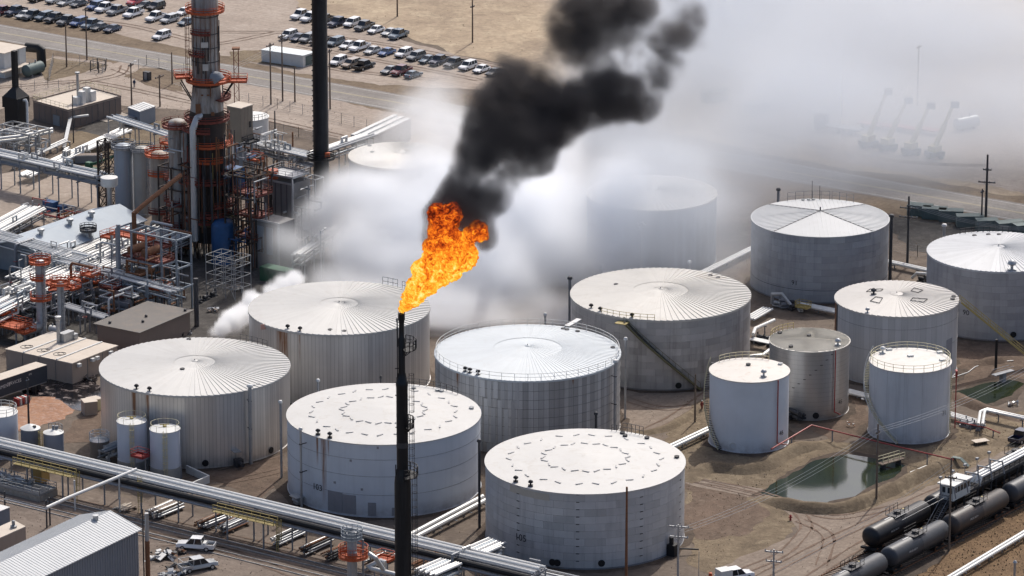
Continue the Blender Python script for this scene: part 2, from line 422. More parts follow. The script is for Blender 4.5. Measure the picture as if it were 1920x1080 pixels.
# stones, clods and tufts nobody could count
def litter(name, px, n, lo, hi, m, label, seed, flat=.6):
    rnd = random.Random(seed); q = [P(x, y) for x, y in px]; mb = MB(); vs = []; fs = []
    xs = [p.x for p in q]; ys = [p.y for p in q]; k = 0
    def inside(x, y, q):
        c = False; j = len(q) - 1
        for i in range(len(q)):
            if (q[i].y > y) != (q[j].y > y) and x < (q[j].x - q[i].x) * (y - q[i].y) / (q[j].y - q[i].y) + q[i].x: c = not c
            j = i
        return c
    ponds = [[P(*q_) for q_ in pp] for pp in PONDS]
    while k < n:
        x, y = rnd.uniform(min(xs), max(xs)), rnd.uniform(min(ys), max(ys))
        if not inside(x, y, q) or any(inside(x, y, pp) for pp in ponds): k += .2; continue
        k += 1; s_ = rnd.uniform(lo, hi) * rnd.random() ** .6 + lo * .3; b = len(vs); a0 = rnd.uniform(0, 6)
        for j in range(4):
            a = a0 + j * 1.57 + rnd.uniform(-.4, .4); vs.append((x + s_ * math.cos(a) * rnd.uniform(.6, 1.2), y + s_ * math.sin(a) * rnd.uniform(.6, 1.2), .0))
        vs.append((x + rnd.uniform(-.3, .3) * s_, y + rnd.uniform(-.3, .3) * s_, s_ * flat * rnd.uniform(.7, 1.5) + .08)); fs += [(b, b + 1, b + 4), (b + 1, b + 2, b + 4), (b + 2, b + 3, b + 4), (b + 3, b, b + 4)]
    mb.add(vs, fs); return tag(mb.build(name, m, smooth=False), label, kind='stuff')
stone = ground_mat('stone_litter', lin(150, 138, 126), lin(110, 98, 88), lin(176, 164, 150), .8, 3); tuft = ground_mat('weed_tufts', lin(140, 121, 92), lin(116, 99, 75), lin(158, 140, 108), .8, 3); clod = ground_mat('soil_clods', lin(108, 91, 79), lin(92, 77, 66), lin(122, 104, 90), .8, 3)
farm = [(150, 1000), (420, 620), (1050, 560), (1420, 420), (1980, 440), (1980, 900), (1500, 1100), (700, 1100)]
litter('weed_tufts', farm, 1800, .04, .15, tuft, 'dry weed tufts dotted over the tank farm', 1, .7); litter('stone_litter', farm, 2200, .04, .16, stone, 'small pale stones scattered over the tank farm', 2); litter('soil_clods', farm, 1400, .05, .16, clod, 'dark soil clods over the tank farm', 3, .3)
litter('weed_tufts', [(1280, 740), (1440, 690), (1450, 850), (1700, 850), (1960, 770), (1960, 820), (1700, 915), (1600, 975), (1500, 960), (1420, 945), (1330, 1080), (1285, 900)], 1700, .04, .15, tuft, 'dry grass tufts on the banks round the pond', 4, .8)
litter('weed_tufts', [(1650, 1120), (2000, 905), (2000, 1120)], 2200, .05, .2, tuft, 'brown scrub beside the rail cars', 5, .9)
litter('weed_tufts', [(520, -20), (1960, -20), (1960, 300), (1000, 170), (700, 50)], 1200, .06, .2, tuft, 'dry grass tufts on the far field', 6, .5)
litter('weed_tufts', [(0, 85), (1300, 315), (1300, 340), (0, 115)], 900, .05, .16, tuft, 'weeds along the road verge', 7, .6)
litter('stone_litter', [(-10, 890), (260, 960), (700, 1080), (300, 1090), (-10, 1000)], 1200, .04, .16, stone, 'stones and crumbs in the foreground yard', 8)
litter('stone_litter', [(0, 120), (640, 190), (640, 260), (200, 240), (0, 240)], 1000, .04, .16, stone, 'stones on the gravel yard', 9)

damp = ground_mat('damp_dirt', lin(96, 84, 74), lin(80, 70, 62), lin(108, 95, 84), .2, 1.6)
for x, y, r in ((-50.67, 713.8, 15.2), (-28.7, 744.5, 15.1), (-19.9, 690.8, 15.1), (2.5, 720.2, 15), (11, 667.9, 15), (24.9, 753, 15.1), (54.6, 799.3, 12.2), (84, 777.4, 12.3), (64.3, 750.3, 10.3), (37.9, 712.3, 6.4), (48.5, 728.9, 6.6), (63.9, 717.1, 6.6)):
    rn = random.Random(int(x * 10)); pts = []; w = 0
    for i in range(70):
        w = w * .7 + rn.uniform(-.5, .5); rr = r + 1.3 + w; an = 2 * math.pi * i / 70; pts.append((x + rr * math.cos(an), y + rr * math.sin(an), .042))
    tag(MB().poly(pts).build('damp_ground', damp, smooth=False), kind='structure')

for pp in PONDS: sheet('pond_margin', pp, .05, damp, .5)
# ---------------------------------------------------------------- storage tanks
M = {}
M['black'] = paint('black_iron', (.018, .018, .02), .6, .2, .4, 1.5)
M['white'] = paint('white_paint', (.63, .63, .61), .5, 0, .12, .6, (.42, .36, .28, 1), .35)
M['galv'] = paint('galvanised_steel', (.42, .43, .44), .45, .55, .3, .8, (.2, .19, .18, 1), .4)
M['grey'] = paint('grey_steel', (.24, .25, .27), .55, .2, .3, .8)
M['dark'] = paint('dark_steel', (.06, .06, .065), .6, .2, .35, 1)
M['cream'] = paint('cream_rail', (.62, .56, .36), .55, 0, .2, 1)
M['yellow'] = paint('safety_yellow', (.43, .34, .13), .6, 0, .3, 1.2, (.2, .14, .07, 1), .5)
M['red'] = paint('red_pipe_paint', (.33, .045, .04), .5, 0, .25, 1)
M['wood'] = paint('weathered_pole_wood', (.17, .13, .10), .85, 0, .35, 2, (.07, .055, .045, 1), .5, True)
M['rust'] = paint('rusty_iron', (.22, .10, .05), .8, .1, .4, 1.4, (.07, .035, .02, 1), .6)
M['seam'] = paint('seam_grey', (.20, .20, .20), .6, .2, .3, 1)  # grey of the bands, roof ridges and panel joints themselves

def shell_mat(name, c, c_lo=None, metal=0.0, rough=.5, strips=0, line=.08, var=.18, stains=(), hline=0, H=12.0, grime=.35, warm=None):
    """cladding: per-strip tone, dark joints, vertical weather streaks, rust runs below the vents, sooty foot"""
    m = NT(name)
    sx = m.n('ShaderNodeSeparateXYZ'); m.l(m.obj(), sx.inputs[0])
    an = m.math('ARCTAN2', sx.outputs[1], sx.outputs[0])
    base = m.mix(m.noise(.18, 5, .6), tuple(x * 1.12 for x in c[:3]), tuple(x * .82 for x in c[:3]))
    if strips:
        u = m.math('MULTIPLY', an, strips / (2 * math.pi)); fl = m.math('FLOOR', u)
        wn_ = m.n('ShaderNodeTexWhiteNoise', noise_dimensions='1D'); m.l(fl, wn_.inputs['W'])
        base = m.mix(1.0, base, m.ramp(wn_.outputs['Value'], [(0, (1 - var,) * 3), (1, (1 + var * .5,) * 3)]), 'MULTIPLY')
        fr = m.math('FRACT', u)
        base = m.mix(m.math('MULTIPLY', m.math('LESS_THAN', fr, line), .65), base, tuple(x * .35 for x in c[:3]))
    if hline:
        fz = m.math('FRACT', m.math('MULTIPLY', sx.outputs[2], hline / H))
        base = m.mix(m.math('MULTIPLY', m.math('LESS_THAN', fz, .045), .55), base, tuple(x * .3 for x in c[:3]))
    st = m.noise(1.3, 6, .7, vec=m.obj(), mul=(1, 1, .05))
    base = m.mix(m.rng(st, .5, .8, 0, grime), base, warm or tuple(x * .45 for x in c[:3]))
    # stained foot where spray and mud reach it
    fo = m.math('MULTIPLY', m.rng(sx.outputs[2], 0.0, 2.2, 1, 0), m.rng(m.noise(.5, 5, .7), .35, .7))
    base = m.mix(m.math('MULTIPLY', fo, .6), base, lin(96, 80, 68))
    for (a0, w, zlen) in stains:
        d = m.math('ABSOLUTE', m.math('SUBTRACT', an, (a0 + math.pi) % (2 * math.pi) - math.pi))
        msk = m.rng(d, 0, w * 1.9, 2.2, 0)
        run = m.noise(4.0, 5, .7, vec=m.obj(), mul=(1, 1, .03))
        msk = m.math('MULTIPLY', msk, m.rng(run, .38, .62))
        msk = m.math('MULTIPLY', msk, m.rng(sx.outputs[2], H - zlen, H, .0, 1.2))
        base = m.mix(m.math('MINIMUM', m.math('MULTIPLY', msk, .9), .9), base, lin(122, 78, 42))
    m.color(base); m.set(rough, metal, .4)
    m.bump(m.noise(.8, 4), .12, .05)
    return m.m
def roof_mat(name, c, dirt=(.36, .31, .25, 1), amt=.3, rand=.06, metal=0.0, rough=.55):
    m = NT(name)
    a = m.mix(m.noise(.25, 6, .65), tuple(x * 1.06 for x in c[:3]), tuple(x * .86 for x in c[:3]))
    a = m.mix(m.rng(m.noise(.55, 6, .75, dist=1.0), .52, .78, 0, amt), a, dirt)
    oi = m.n('ShaderNodeObjectInfo').outputs['Random']
    a = m.mix(1.0, a, m.ramp(oi, [(0, (1 - rand,) * 3), (1, (1,) * 3)]), 'MULTIPLY')
    m.color(a); m.set(rough, metal, .35); m.bump(m.noise(1.2, 4), .1, .03)
    return m.m
def text_mesh(body, size):
    cu = bpy.data.curves.new('lettering', 'FONT'); cu.body = body; cu.size = size; cu.align_x = 'CENTER'; cu.resolution_u = 2
    o = bpy.data.objects.new('lettering', cu); col.objects.link(o)
    me = bpy.data.meshes.new_from_object(o.evaluated_get(bpy.context.evaluated_depsgraph_get()))
    bpy.data.objects.remove(o); bpy.data.curves.remove(cu)
    return me
def rail_arc(mb, Rr, z, a0, a1, h=1.05, posts=None, r=.045, rails=(.55, 1.0)):
    n = max(3, int(abs(a1 - a0) * Rr / 1.2))
    for k in rails: mb.ring((0, 0, z + h * k), Rr, r, n, a0, a1)
    k = posts or max(2, int(abs(a1 - a0) * Rr / 2.0))
    full = abs(abs(a1 - a0) - 2 * math.pi) < 1e-3
    for i in range(k + (0 if full else 1)):
        a = a0 + (a1 - a0) * i / k
        mb.bar((Rr * math.cos(a), Rr * math.sin(a), z), (Rr * math.cos(a), Rr * math.sin(a), z + h), r * 1.8)
    return mb
vent_me = MB().lathe([(.16, 0), (.16, .55), (.42, .6), (.5, .75), (.42, .95), (.18, 1.12), (.01, 1.16)], 10).box((0, 0, .08), (.9, .9, .16)).mesh('vent')
hatch_me = MB().lathe([(.38, 0), (.38, .22), (.01, .24)], 12).ring((0, 0, .24), .36, .05, 12).mesh('hatch')
man_me = MB().lathe([(.62, 0), (.62, .3), (.78, .3), (.78, .42), (.01, .44)], 16).mesh('manway')   # axis z, turned outwards when placed
class Tank:
    def __init__(s, label, X, Y, Rr, H, cone, sm, cat='storage tank', name='storage_tank', n=96, group='storage tanks'):
        s.X, s.Y, s.R, s.H, s.cone = X, Y, Rr, H, cone
        s.t = thing(name, label, cat, (X, Y, 0), 0, group)
        s.phi = math.atan2(-Y, -X)
        s.shell = MB().lathe([(Rr + .14, 0), (Rr + .14, .1), (Rr, .12), (Rr, H), (Rr - .1, H)], n).build('shell', sm, s.t)
        d = math.hypot(X, Y - 0) / CP; s.cx = 960 + FPX * X / (Y * CP + (HCAM - H) * SP); s.a = Rr * FPX / (Y * CP + (HCAM - H) * SP)
    def ang(s, px): return s.phi + math.asin(max(-1, min(1, (px - s.cx) / s.a)))
    def zr(s, r): return s.H + s.cone * (1 - r / s.R)
    def on_shell(s, px, z, out=0.0):
        a = s.ang(px); return Vector(((s.R + out) * math.cos(a), (s.R + out) * math.sin(a), z))
    def on_roof(s, px, py):
        p = P(px, py, s.H + s.cone * .3); return Vector((p.x - s.X, p.y - s.Y, 0))
    def plain_roof(s, m, lip=.14, n=96):
        s.roof = MB().lathe([(s.R + lip, s.H - .12), (s.R + lip, s.H + .02), (s.R * .98, s.H + .04), (s.R * .5, s.H + s.cone * .52), (.01, s.H + s.cone)], n).build('roof', m, s.t, ang=25)
    def wedge_roof(s, m, rings, lip=.16, saw=.10, edge=None):
        """cone under pleated sheets: rings = [(inner fraction, outer fraction, count)]"""
        s.roof = MB().lathe([(s.R + lip, s.H - .14), (s.R + lip, s.H + .01), (s.R * .985, s.H + .0), (.01, s.H + s.cone - .05)], 96).build('roof', m, s.t, ang=25)
        for i, (f0, f1, n) in enumerate(rings):
            da = 2 * math.pi / n; r0, r1 = max(.02, f0 * s.R), f1 * s.R + (lip if f1 >= 1 else .03); lift = .06 + .05 * (len(rings) - i)
            mb = MB(); vs = []
            for r in (r0, r1):
                z = s.H + s.cone * (1 - r / s.R) + lift; k = .25 + .75 * r / s.R
                for a, h in ((0, saw * k), (da * .94, 0), (da * .985, .01), (da, saw * k)):
                    vs.append((r * math.cos(a), r * math.sin(a), z + h))
            a = da * .5
            vs += [(r1 * math.cos(0), r1 * math.sin(0), s.zr(r1) - .12 + (lift if f1 < 1 else 0)), (r1 * math.cos(da), r1 * math.sin(da), s.zr(r1) - .12 + (lift if f1 < 1 else 0))]
            mb.add(vs, [(0, 4, 5, 1), (1, 5, 6, 2), (2, 6, 7, 3), (4, 8, 9, 7, 6, 5)])
            me = mb.mesh('roof_panel', smooth=False)
            for k in range(n): link('roof_panel', me, m, s.roof, None, k * da)
        return s
    def cap(s, f, m, h=.16, n=32):
        r = f * s.R; z = s.zr(r) + .12
        MB().lathe([(r, z - .1), (r, z + h * .3), (r * .9, z + h * .5), (.01, z + h + s.cone * f)], n).build('centre_cap', m, s.t, ang=25)
        MB().tube((0, 0, s.H + s.cone), (0, 0, s.H + s.cone + .4), .08, n=6).build('centre_vent', M['dark'], s.t)
    def vents(s, pxs, f=.955, me=None, m=None, nm='vent', sc=.8):
        for px in pxs:
            a = s.ang(px); r = s.R * f
            o = link(nm, me or vent_me, m or M['black'], s.t, (r * math.cos(a), r * math.sin(a), s.zr(r) + .08)); o.scale = (sc,) * 3
    def roof_bits(s, pts, me=None, m=None, nm='hatch'):
        for px, py in pts:
            p = s.on_roof(px, py); r = p.length
            link(nm, me or hatch_me, m or M['dark'], s.t, (p.x, p.y, s.zr(min(r, s.R)) + .06))
    def manways(s, pts, m=None):
        for px, z in pts:
            a = s.ang(px); o = link('manway', man_me, m or M['black'], s.t, ((s.R - .1) * math.cos(a), (s.R - .1) * math.sin(a), z))
            o.rotation_euler = (0, R(90), a); o.scale = (.68,) * 3
    def rail(s, a0, a1, m, f=.985, posts=None, h=1.05, r=.045):
        rail_arc(MB(), s.R * f, s.zr(s.R * f), a0, a1, h, posts, r).build('railing', m, s.t)
    def number(s, body, px, z, size, m=None, tilt=0):
        me = text_mesh(body, size); a = s.ang(px)
        for v in me.vertices:
            an = a + v.co.x / s.R; z_ = z + v.co.y; r = s.R + .10 + v.co.z
            v.co = (r * math.cos(an), r * math.sin(an), z_)
        link('number', me, m or M['black'], s.t)
    def panels(s, rows, deg, m, span=102, z0=.25, proud=.05, gap=.02):
        """insulation sheets in staggered courses on the side that can be seen"""
        hz = (s.H - z0 - .1) / rows; da = R(deg); r0, r1 = s.R - .02, s.R + proud; k = 5
        mb = MB(); vs = []
        for (rr, zz) in ((r0, 0), (r1, 0), (r1, hz - gap), (r0, hz - gap)):
            for j in range(k + 1):
                an = (da - gap / s.R) * j / k; vs.append((rr * math.cos(an), rr * math.sin(an), zz))
        n = k + 1
        fs = [(i * n + j, i * n + j + 1, (i + 1) * n + j + 1, (i + 1) * n + j) for i in range(3) for j in range(k)]
        fs += [(0, n, 2 * n, 3 * n), (k, 3 * n + k, 2 * n + k, n + k)]
        mb.add(vs, fs); me = mb.mesh('shell_panel')
        cnt = int(2 * span / deg)
        for i in range(rows):
            off = (i % 2) * .5 * da
            for j in range(cnt):
                link('shell_panel', me, m, s.shell, (0, 0, z0 + i * hz), s.phi - R(span) + j * da + off)
    def bands(s, zs, m, r=.03):
        for z in zs: MB().ring((0, 0, z), s.R + .03, r, 96).build('band', m, s.t)
    def spiral_stair(s, a_top, a_bot, m, mr, w=.75, steps=52, top=None, heavy=False):
        zt = top or s.H; r0, r1 = s.R + .12, s.R + .12 + w; mb = MB(); st = MB()
        for i in range(steps):
            f = i / (steps - 1); a = a_top + (a_bot - a_top) * f; z = zt - (zt - .3) * f
            d = Vector((math.cos(a), math.sin(a), 0))
            mb.bar(d * r0 + Vector((0, 0, z)), d * r1 + Vector((0, 0, z)), .26, .06)
        n = 24; pts = []; hp = []
        for i in range(n + 1):
            f = i / n; a = a_top + (a_bot - a_top) * f; z = zt - (zt - .3) * f
            pts.append((r1 * math.cos(a), r1 * math.sin(a), z - .1)); hp.append((r1 * math.cos(a), r1 * math.sin(a), z + 1.0))
        o = MB().pipe(pts, .2 if heavy else .07, 5)
        if heavy: o.pipe([(p[0] * r0 / r1, p[1] * r0 / r1, p[2]) for p in pts], .16, 5)
        o = o.build('stairway', mr, s.t)
        mb.build('treads', m, o)
        h = MB().pipe(hp, .04, 5)
        for i in range(0, n + 1, 2): h.bar(pts[i], hp[i], .06)
        h.build('handrail', mr, o)
    def straight_stair(s, p_top, p_bot, m, mr, w=.9, side=1):
        p0, p1 = Vector(p_top), Vector(p_bot); d = (p1 - p0); h = Vector((d.x, d.y, 0)).normalized(); sd = Vector((-h.y, h.x, 0)) * w / 2
        o = MB().bar(p0 + sd, p1 + sd, .1, .3).bar(p0 - sd, p1 - sd, .1, .3).build('stairway', mr, s.t)
        mb = MB(); n = int(abs(d.z) / .22)
        for i in range(n + 1):
            p = p0.lerp(p1, i / n); mb.bar(p + sd, p - sd, .26, .05)
        mb.build('treads', m, o)
        hr = MB()
        for q in (sd, -sd):
            for k in (.55, 1.05): hr.bar(p0 + q + Vector((0, 0, k)), p1 + q + Vector((0, 0, k)), .07)
            for i in range(11):
                p = p0.lerp(p1, i / 10) + q; hr.bar(p, p + Vector((0, 0, 1.05)), .07)
        hr.build('handrail', mr, o)
    def strips(s, m, seed, f_in=.43, f_out=.75, n=26):
        rnd = random.Random(seed); me = MB().box((0, 0, .03), (1.15, .26, .08)).mesh('roof_strip', smooth=False)
        for f, k, tw in ((f_in, n, 42), (f_out, n + 2, 40)):
            for i in range(k):
                a = 2 * math.pi * (i + rnd.uniform(-.12, .12)) / k; r = s.R * f * rnd.uniform(.985, 1.015)
                link('roof_strip', me, m, s.t, (r * math.cos(a), r * math.sin(a), s.zr(r) + .06), a + math.pi / 2 + R(tw if i % 2 else -tw * .7) + rnd.uniform(-.2, .2))

strip_m = paint('roof_strip_grey', (.40, .40, .40), .6, .1, .15, 1)
# T1: insulated tank standing by the low tan building
t = Tank('pleated white-roofed insulated tank beside the low tan building and oil spill', -50.67, 713.77, 15.12, 11.9, 1.0, None)
st = [(t.ang(252), .022, 8), (t.ang(277), .016, 6)]
m1 = shell_mat('cladding_warm', (.66, .635, .60), strips=156, line=.1, var=.12, metal=.5, rough=.36, stains=st, H=11.9)
t.shell.data.materials.append(m1)
rf1 = roof_mat('sheet_roof', (.53, .52, .495), amt=.35)
t.wedge_roof(rf1, [(.215, 1.0, 96), (.03, .218, 36)]); t.cap(.035, rf1)
t.vents([252, 277]); t.roof_bits([(354, 636), (342, 699)]); t.vents([472, 481, 490], .93, hatch_me, M['galv'], 'hatch')
t.rail(t.phi + R(128), t.phi + R(150), M['dark'], posts=5, h=1.3)
t.manways([(381, .9), (503, .9)])
MB().box((1.5 * 0, 0, 0), (1.6, 1.2, .12)).build('mixer_canopy', M['galv'], t.t, loc=t.on_shell(435, 2.6, .8), rz=t.ang(435))
MB().box((0, 0, .6), (1.0, 1.3, 1.2)).tube((.3, 0, .6), (1.6, 0, .6), .35).build('mixer_motor', M['dark'], t.t, loc=t.on_shell(438, .1, .9), rz=t.ang(438))
T1 = t
# T2: twin of it behind, in front of the smoke
t = Tank('pleated white-roofed insulated tank with smoke rising right behind it', -28.68, 744.45, 14.99, 12.2, 1.0, None)
t.shell.data.materials.append(shell_mat('cladding_smoky', (.62, .605, .585), strips=150, line=.1, var=.12, metal=.45, rough=.4, stains=[(t.ang(530), .05, 9), (t.ang(536), .02, 11), (t.ang(561), .012, 6)], H=12.2))
t.wedge_roof(rf1, [(.21, 1.0, 96), (.055, .213, 48), (.01, .058, 20)]); t.cap(.02, rf1)
t.vents([536, 560]); t.roof_bits([(619, 619), (645, 621)])
t.rail(t.phi + R(138), t.phi + R(150), M['dark'], posts=3, h=1.6); t.rail(t.phi + R(126), t.phi + R(134), M['dark'], posts=3, h=1.6)
T2 = t
# T3: 103
white_roof = roof_mat('painted_flat_roof', (.55, .54, .515), (.40, .355, .29, 1), .6)
t = Tank('pale blue-grey tank numbered 103 behind the flare stack', -19.89, 690.75, 14.99, 11.8, .95, None)
t.shell.data.materials.append(shell_mat('blue_white_paint', (.57, .605, .65), metal=.0, rough=.55, stains=[(t.ang(608), .022, 11.5), (t.ang(596), .010, 5), (t.ang(617), .008, 3)], H=11.8, grime=.16, warm=lin(120, 122, 128)))
t.plain_roof(white_roof); t.strips(strip_m, 3)
t.vents([592, 615]); t.roof_bits([(776, 727), (884, 764), (820, 731), (828, 732)], m=M['galv'])
t.rail(t.phi + R(128), t.phi + R(172), M['dark'], posts=9, h=1.1)
t.bands([9.3, 6.6, 3.6], M['seam'], .02)
t.number('103', 596, 3.2, 1.4)
patch_m = paint('grey_primer_patch', (.27, .27, .29), .6, 0, .15, 1, (.18, .17, .17, 1), .4, True)
def patch(t, px0, px1, z0, z1, m, out=.05, name='shell_patch'):
    a0, a1 = t.ang(px0), t.ang(px1); n = max(2, int((a1 - a0) * t.R / .8)); r = t.R + out
    mb = MB().lathe([(t.R, z0), (r, z0), (r, z1), (t.R, z1)], n, (0, 0, 0), a0, a1)
    k = n + 1; mb.f += [(0, k, 2 * k, 3 * k), (n, 3 * k + n, 2 * k + n, k + n)]
    return mb.build(name, m, t.t, ang=25)
patch(t, 615, 642, .35, 3.6, patch_m); patch(t, 642.5, 667, .35, 3.4, patch_m, .06); patch(t, 689, 704, .3, 2.4, patch_m); patch(t, 733, 741, .3, 1.6, patch_m)
for px, z in ((658, 8.8), (628, 4.9), (678, 4.3), (708, 11.1)): patch(t, px - 2, px + 2, z, z + .35, patch_m)
MB().box((.6, 0, 1.2), (1.6, 2.0, .12), ).box((.5, 0, .6), (.9, 1.2, 1.2)).tube((.8, -.8, .5), (.8, 1.0, .5), .25).build('mixer_motor', M['galv'], t.t, loc=t.on_shell(566, .1, .3), rz=t.ang(566))
T3 = t
# T4: railed tank in the middle
t = Tank('tank with bluish-white roof ringed all round by a thin white guardrail', 2.52, 720.24, 14.91, 12.2, 1.15, None)
t.shell.data.materials.append(shell_mat('streaky_grey_cladding', (.47, .465, .46), strips=112, line=.09, var=.3, metal=.25, rough=.5, stains=[(t.ang(860), .02, 3), (t.ang(1073), .006, 1.2)], H=12.2, grime=.45))
rf4 = roof_mat('cool_white_roof', (.56, .595, .61), amt=.2, rand=.05)
t.wedge_roof(rf4, [(.37, 1.0, 110), (.03, .374, 44)], saw=.05); t.cap(.03, rf4)
t.rail(0, 2 * math.pi, M['white'], .99, 44, 1.25, .04)
t.vents([868, 893, 877], .95); t.roof_bits([(1056, 616), (1063, 618), (1083, 621), (1149, 651)])
t.bands([1.6, 3.1, 4.6, 6.1, 7.6, 9.1, 10.6], M['seam'], .022)
light_p = paint('bare_aluminium_sheet', (.45, .46, .48), .4, .5, .12, 1, rand=.2)
for i, px in enumerate((895, 907, 919, 931, 944, 957, 970)):
    patch(t, px - 4.2, px + 3.6, 9.15 if i % 2 else 7.7, 11.95, light_p, .04)
for i, px in enumerate((901, 913, 926, 938, 950, 963, 976)):
    patch(t, px - 4, px + 4, 1.7, 7.5 + (i % 2) * 1.4, light_p, .04)
for i, px in enumerate((890, 903, 917, 931, 945)): patch(t, px - 3, px + 3, .2, 1.55, light_p, .04)
MB().box((0, 0, 0), (4.4, .9, .1)).build('gangway', M['white'], t.t, loc=(t.R * math.cos(R(62)) + .5, t.R * math.sin(R(62)) + 2.2, 12.6), rz=R(62))
T4 = t
# T5: 105
t = Tank('blue-grey panelled tank numbered 105 in the foreground', 11.0, 667.92, 14.95, 11.9, .95, None)
base5 = shell_mat('panel_backing', (.20, .22, .25), metal=.1, rough=.6, grime=.1)
t.shell.data.materials.append(base5)
pan5 = paint('blue_grey_panel', (.52, .535, .555), .48, .25, .2, .35, (.20, .21, .25, 1), .5, True, rand=.16)
t.panels(10, 12, pan5)
t.plain_roof(white_roof, lip=.2); t.strips(strip_m, 9, .43, .76, 24)
t.vents([963, 992]); t.roof_bits([(1172, 817), (1269, 856), (1213, 820), (1167, 811)])
t.rail(t.phi + R(143), t.phi + R(157), M['dark'], posts=5, h=1.5); t.rail(t.phi + R(158), t.phi + R(164), M['dark'], posts=2, h=1.0)
t.number('105', 979, 3.3, 1.5)
t.manways([(1038, .9), (1047, .9), (1128, 1.0)])
patch(t, 959, 979, 10.55, 11.6, roof_mat('tan_panel', (.46, .43, .38)), .075, 'shell_patch'); patch(t, 979.5, 1003, 10.5, 11.55, roof_mat('tan_panel', (.46, .43, .38)), .075); patch(t, 1003.5, 1032, 10.45, 11.5, roof_mat('tan_panel', (.46, .43, .38)), .075)
clip = MB()
for px in (974, 1084, 1201, 1274):
    a = t.ang(px)
    for i in range(10):
        z = .25 + (i + 1) * 1.155 - .06; clip.box(((t.R + .08) * math.cos(a), (t.R + .08) * math.sin(a), z), (.08, .5, .09), a)
clip.build('panel_clips', M['dark'], t.t)
MB().box((.6, 0, .9), (1.4, 1.5, 1.8)).tube((.5, -.3, 1.8), (.5, -.3, 2.9), .35).pipe([(.8, .5, .9), (2.2, 1.4, .9), (3.5, 2.6, .7)], .14).build('valve_manifold', M['black'], t.t, loc=t.on_shell(1254, 0, .1), rz=t.ang(1254))
T5 = t
# T6: with the long diagonal stair
t = Tank('streaked grey tank with a long dark stairway slanting down its side', 24.93, 752.98, 15.04, 12.0, 1.0, None)
t.shell.data.materials.append(shell_mat('stained_backing', (.20, .20, .21), metal=.1, rough=.6, stains=[(t.ang(1098), .03, 6), (t.ang(1110), .02, 5)], H=12))
pan6 = paint('streaky_panel', (.47, .465, .465), .45, .35, .25, .35, (.15, .14, .135, 1), .75, True, rand=.2)
t.panels(10, 11, pan6)
rf6 = roof_mat('sheet_roof_cream', (.53, .51, .47), amt=.5)
t.wedge_roof(rf6, [(.305, 1.0, 90), (.075, .308, 44), (.01, .08, 20)]); t.cap(.025, rf6)
t.vents([1104, 1122, 1184], .955); t.roof_bits([(1332, 517), (1346, 521), (1155, 537)])
t.rail(t.ang(1128), t.ang(1228), M['yellow'], .985, 8, 1.1)
t.manways([(1273, .9)])
pt = t.on_shell(1172, 11.6, .8); pb = P(1308, 729) - Vector((t.X, t.Y, 0)); pb.z = .2
MB().box((0, 0, 0), (1.8, 2.0, .12)).bar((-.8, .9, 0), (-1.2, .9, -1.6), .1).bar((-.8, -.9, 0), (-1.2, -.9, -1.6), .1).build('stair_landing', M['yellow'], t.t, loc=pt, rz=t.ang(1172))
t.spiral_stair(t.ang(1176), t.ang(1309), M['dark'], paint('olive_stair_paint', (.14, .125, .06), .6, 0, .3, 1), w=1.0, steps=58, top=11.8, heavy=True)
rust_roof = roof_mat('rusty_roof_sheet', (.30, .26, .21)); 
mb = MB()
for k in range(5):
    a0 = R(38 + k * 4.2); a1 = a0 + R(3.4); vs = []
    for a in (a0, a1):
        for f in (.72, .985): vs.append((t.R * f * math.cos(a), t.R * f * math.sin(a), t.zr(t.R * f) + .24))
    mb.add(vs, [(0, 1, 3, 2)])
mb.build('stained_sheets', rust_roof, t.t, smooth=False)
T6 = t
# T7: 91
t = Tank('grey tank numbered 91 with a four-part cross-ridged roof', 54.61, 799.33, 12.15, 12.15, 1.3, None)
t.shell.data.materials.append(base5)
pan7 = paint('slate_panel', (.37, .39, .42), .5, .2, .25, .35, (.15, .17, .21, 1), .6, True, rand=.15)
t.panels(10, 13, pan7)
rf7 = roof_mat('silver_roof', (.49, .50, .505), amt=.12)
t.roof = MB().lathe([(t.R + .15, t.H - .12), (t.R + .15, t.H + .01), (.01, t.H + t.cone)], 96).build('roof', rf7, t.t, ang=20)
q0 = t.phi + R(45) + R(4)
for k in range(4):
    mb = MB(); a_mid = q0 + k * math.pi / 2 + math.pi / 4; d = Vector((math.cos(a_mid), math.sin(a_mid), 0)); sd = Vector((-d.y, d.x, 0))
    for i in range(-11, 12):
        off = i * .74
        if abs(off) > t.R * .70: continue
        r_in = abs(off) + .05; r_out = math.sqrt(t.R ** 2 - off ** 2)
        a = d * r_in + sd * off; b = d * r_out + sd * off
        mb.bar((a.x, a.y, t.zr(a.length) + .05), (b.x, b.y, t.zr(b.length) + .05), .05, .08)
    mb.build('roof_ribs', paint('silver_rib', (.50, .51, .52), .5, .3), t.roof)
    a = q0 + k * math.pi / 2; MB().bar((0, 0, t.H + t.cone + .06), (t.R * math.cos(a), t.R * math.sin(a), t.H + .06), .14, .1).build('roof_ridge', M['seam'], t.roof)
MB().tube((0, 0, t.H + t.cone), (0, 0, t.H + t.cone + .7), .12).build('centre_vent', M['dark'], t.t)
t.rail(t.phi + R(172), t.phi + R(210), M['grey'], .97, 5, 1.6); t.rail(t.phi + R(150), t.phi + R(170), M['grey'], .97, 3, 1.6)
MB().tube((0, 0, 0), (0, 0, 3.6), .05).tube((1.4, .4, 0), (1.4, .4, 2.6), .05).build('antenna_masts', M['dark'], t.t, loc=(-.8, t.R * .9, t.zr(t.R * .9)))
t.vents([1518, 1530, 1540], .9, hatch_me, M['galv'], 'hatch'); 
for o in t.t.children:
    if o.name.startswith('hatch'): o.location.y = abs(o.location.y); 
t.number('91', 1493, 3.1, 1.2)
t.bands([2.3], M['dark'], .05)
T7 = t
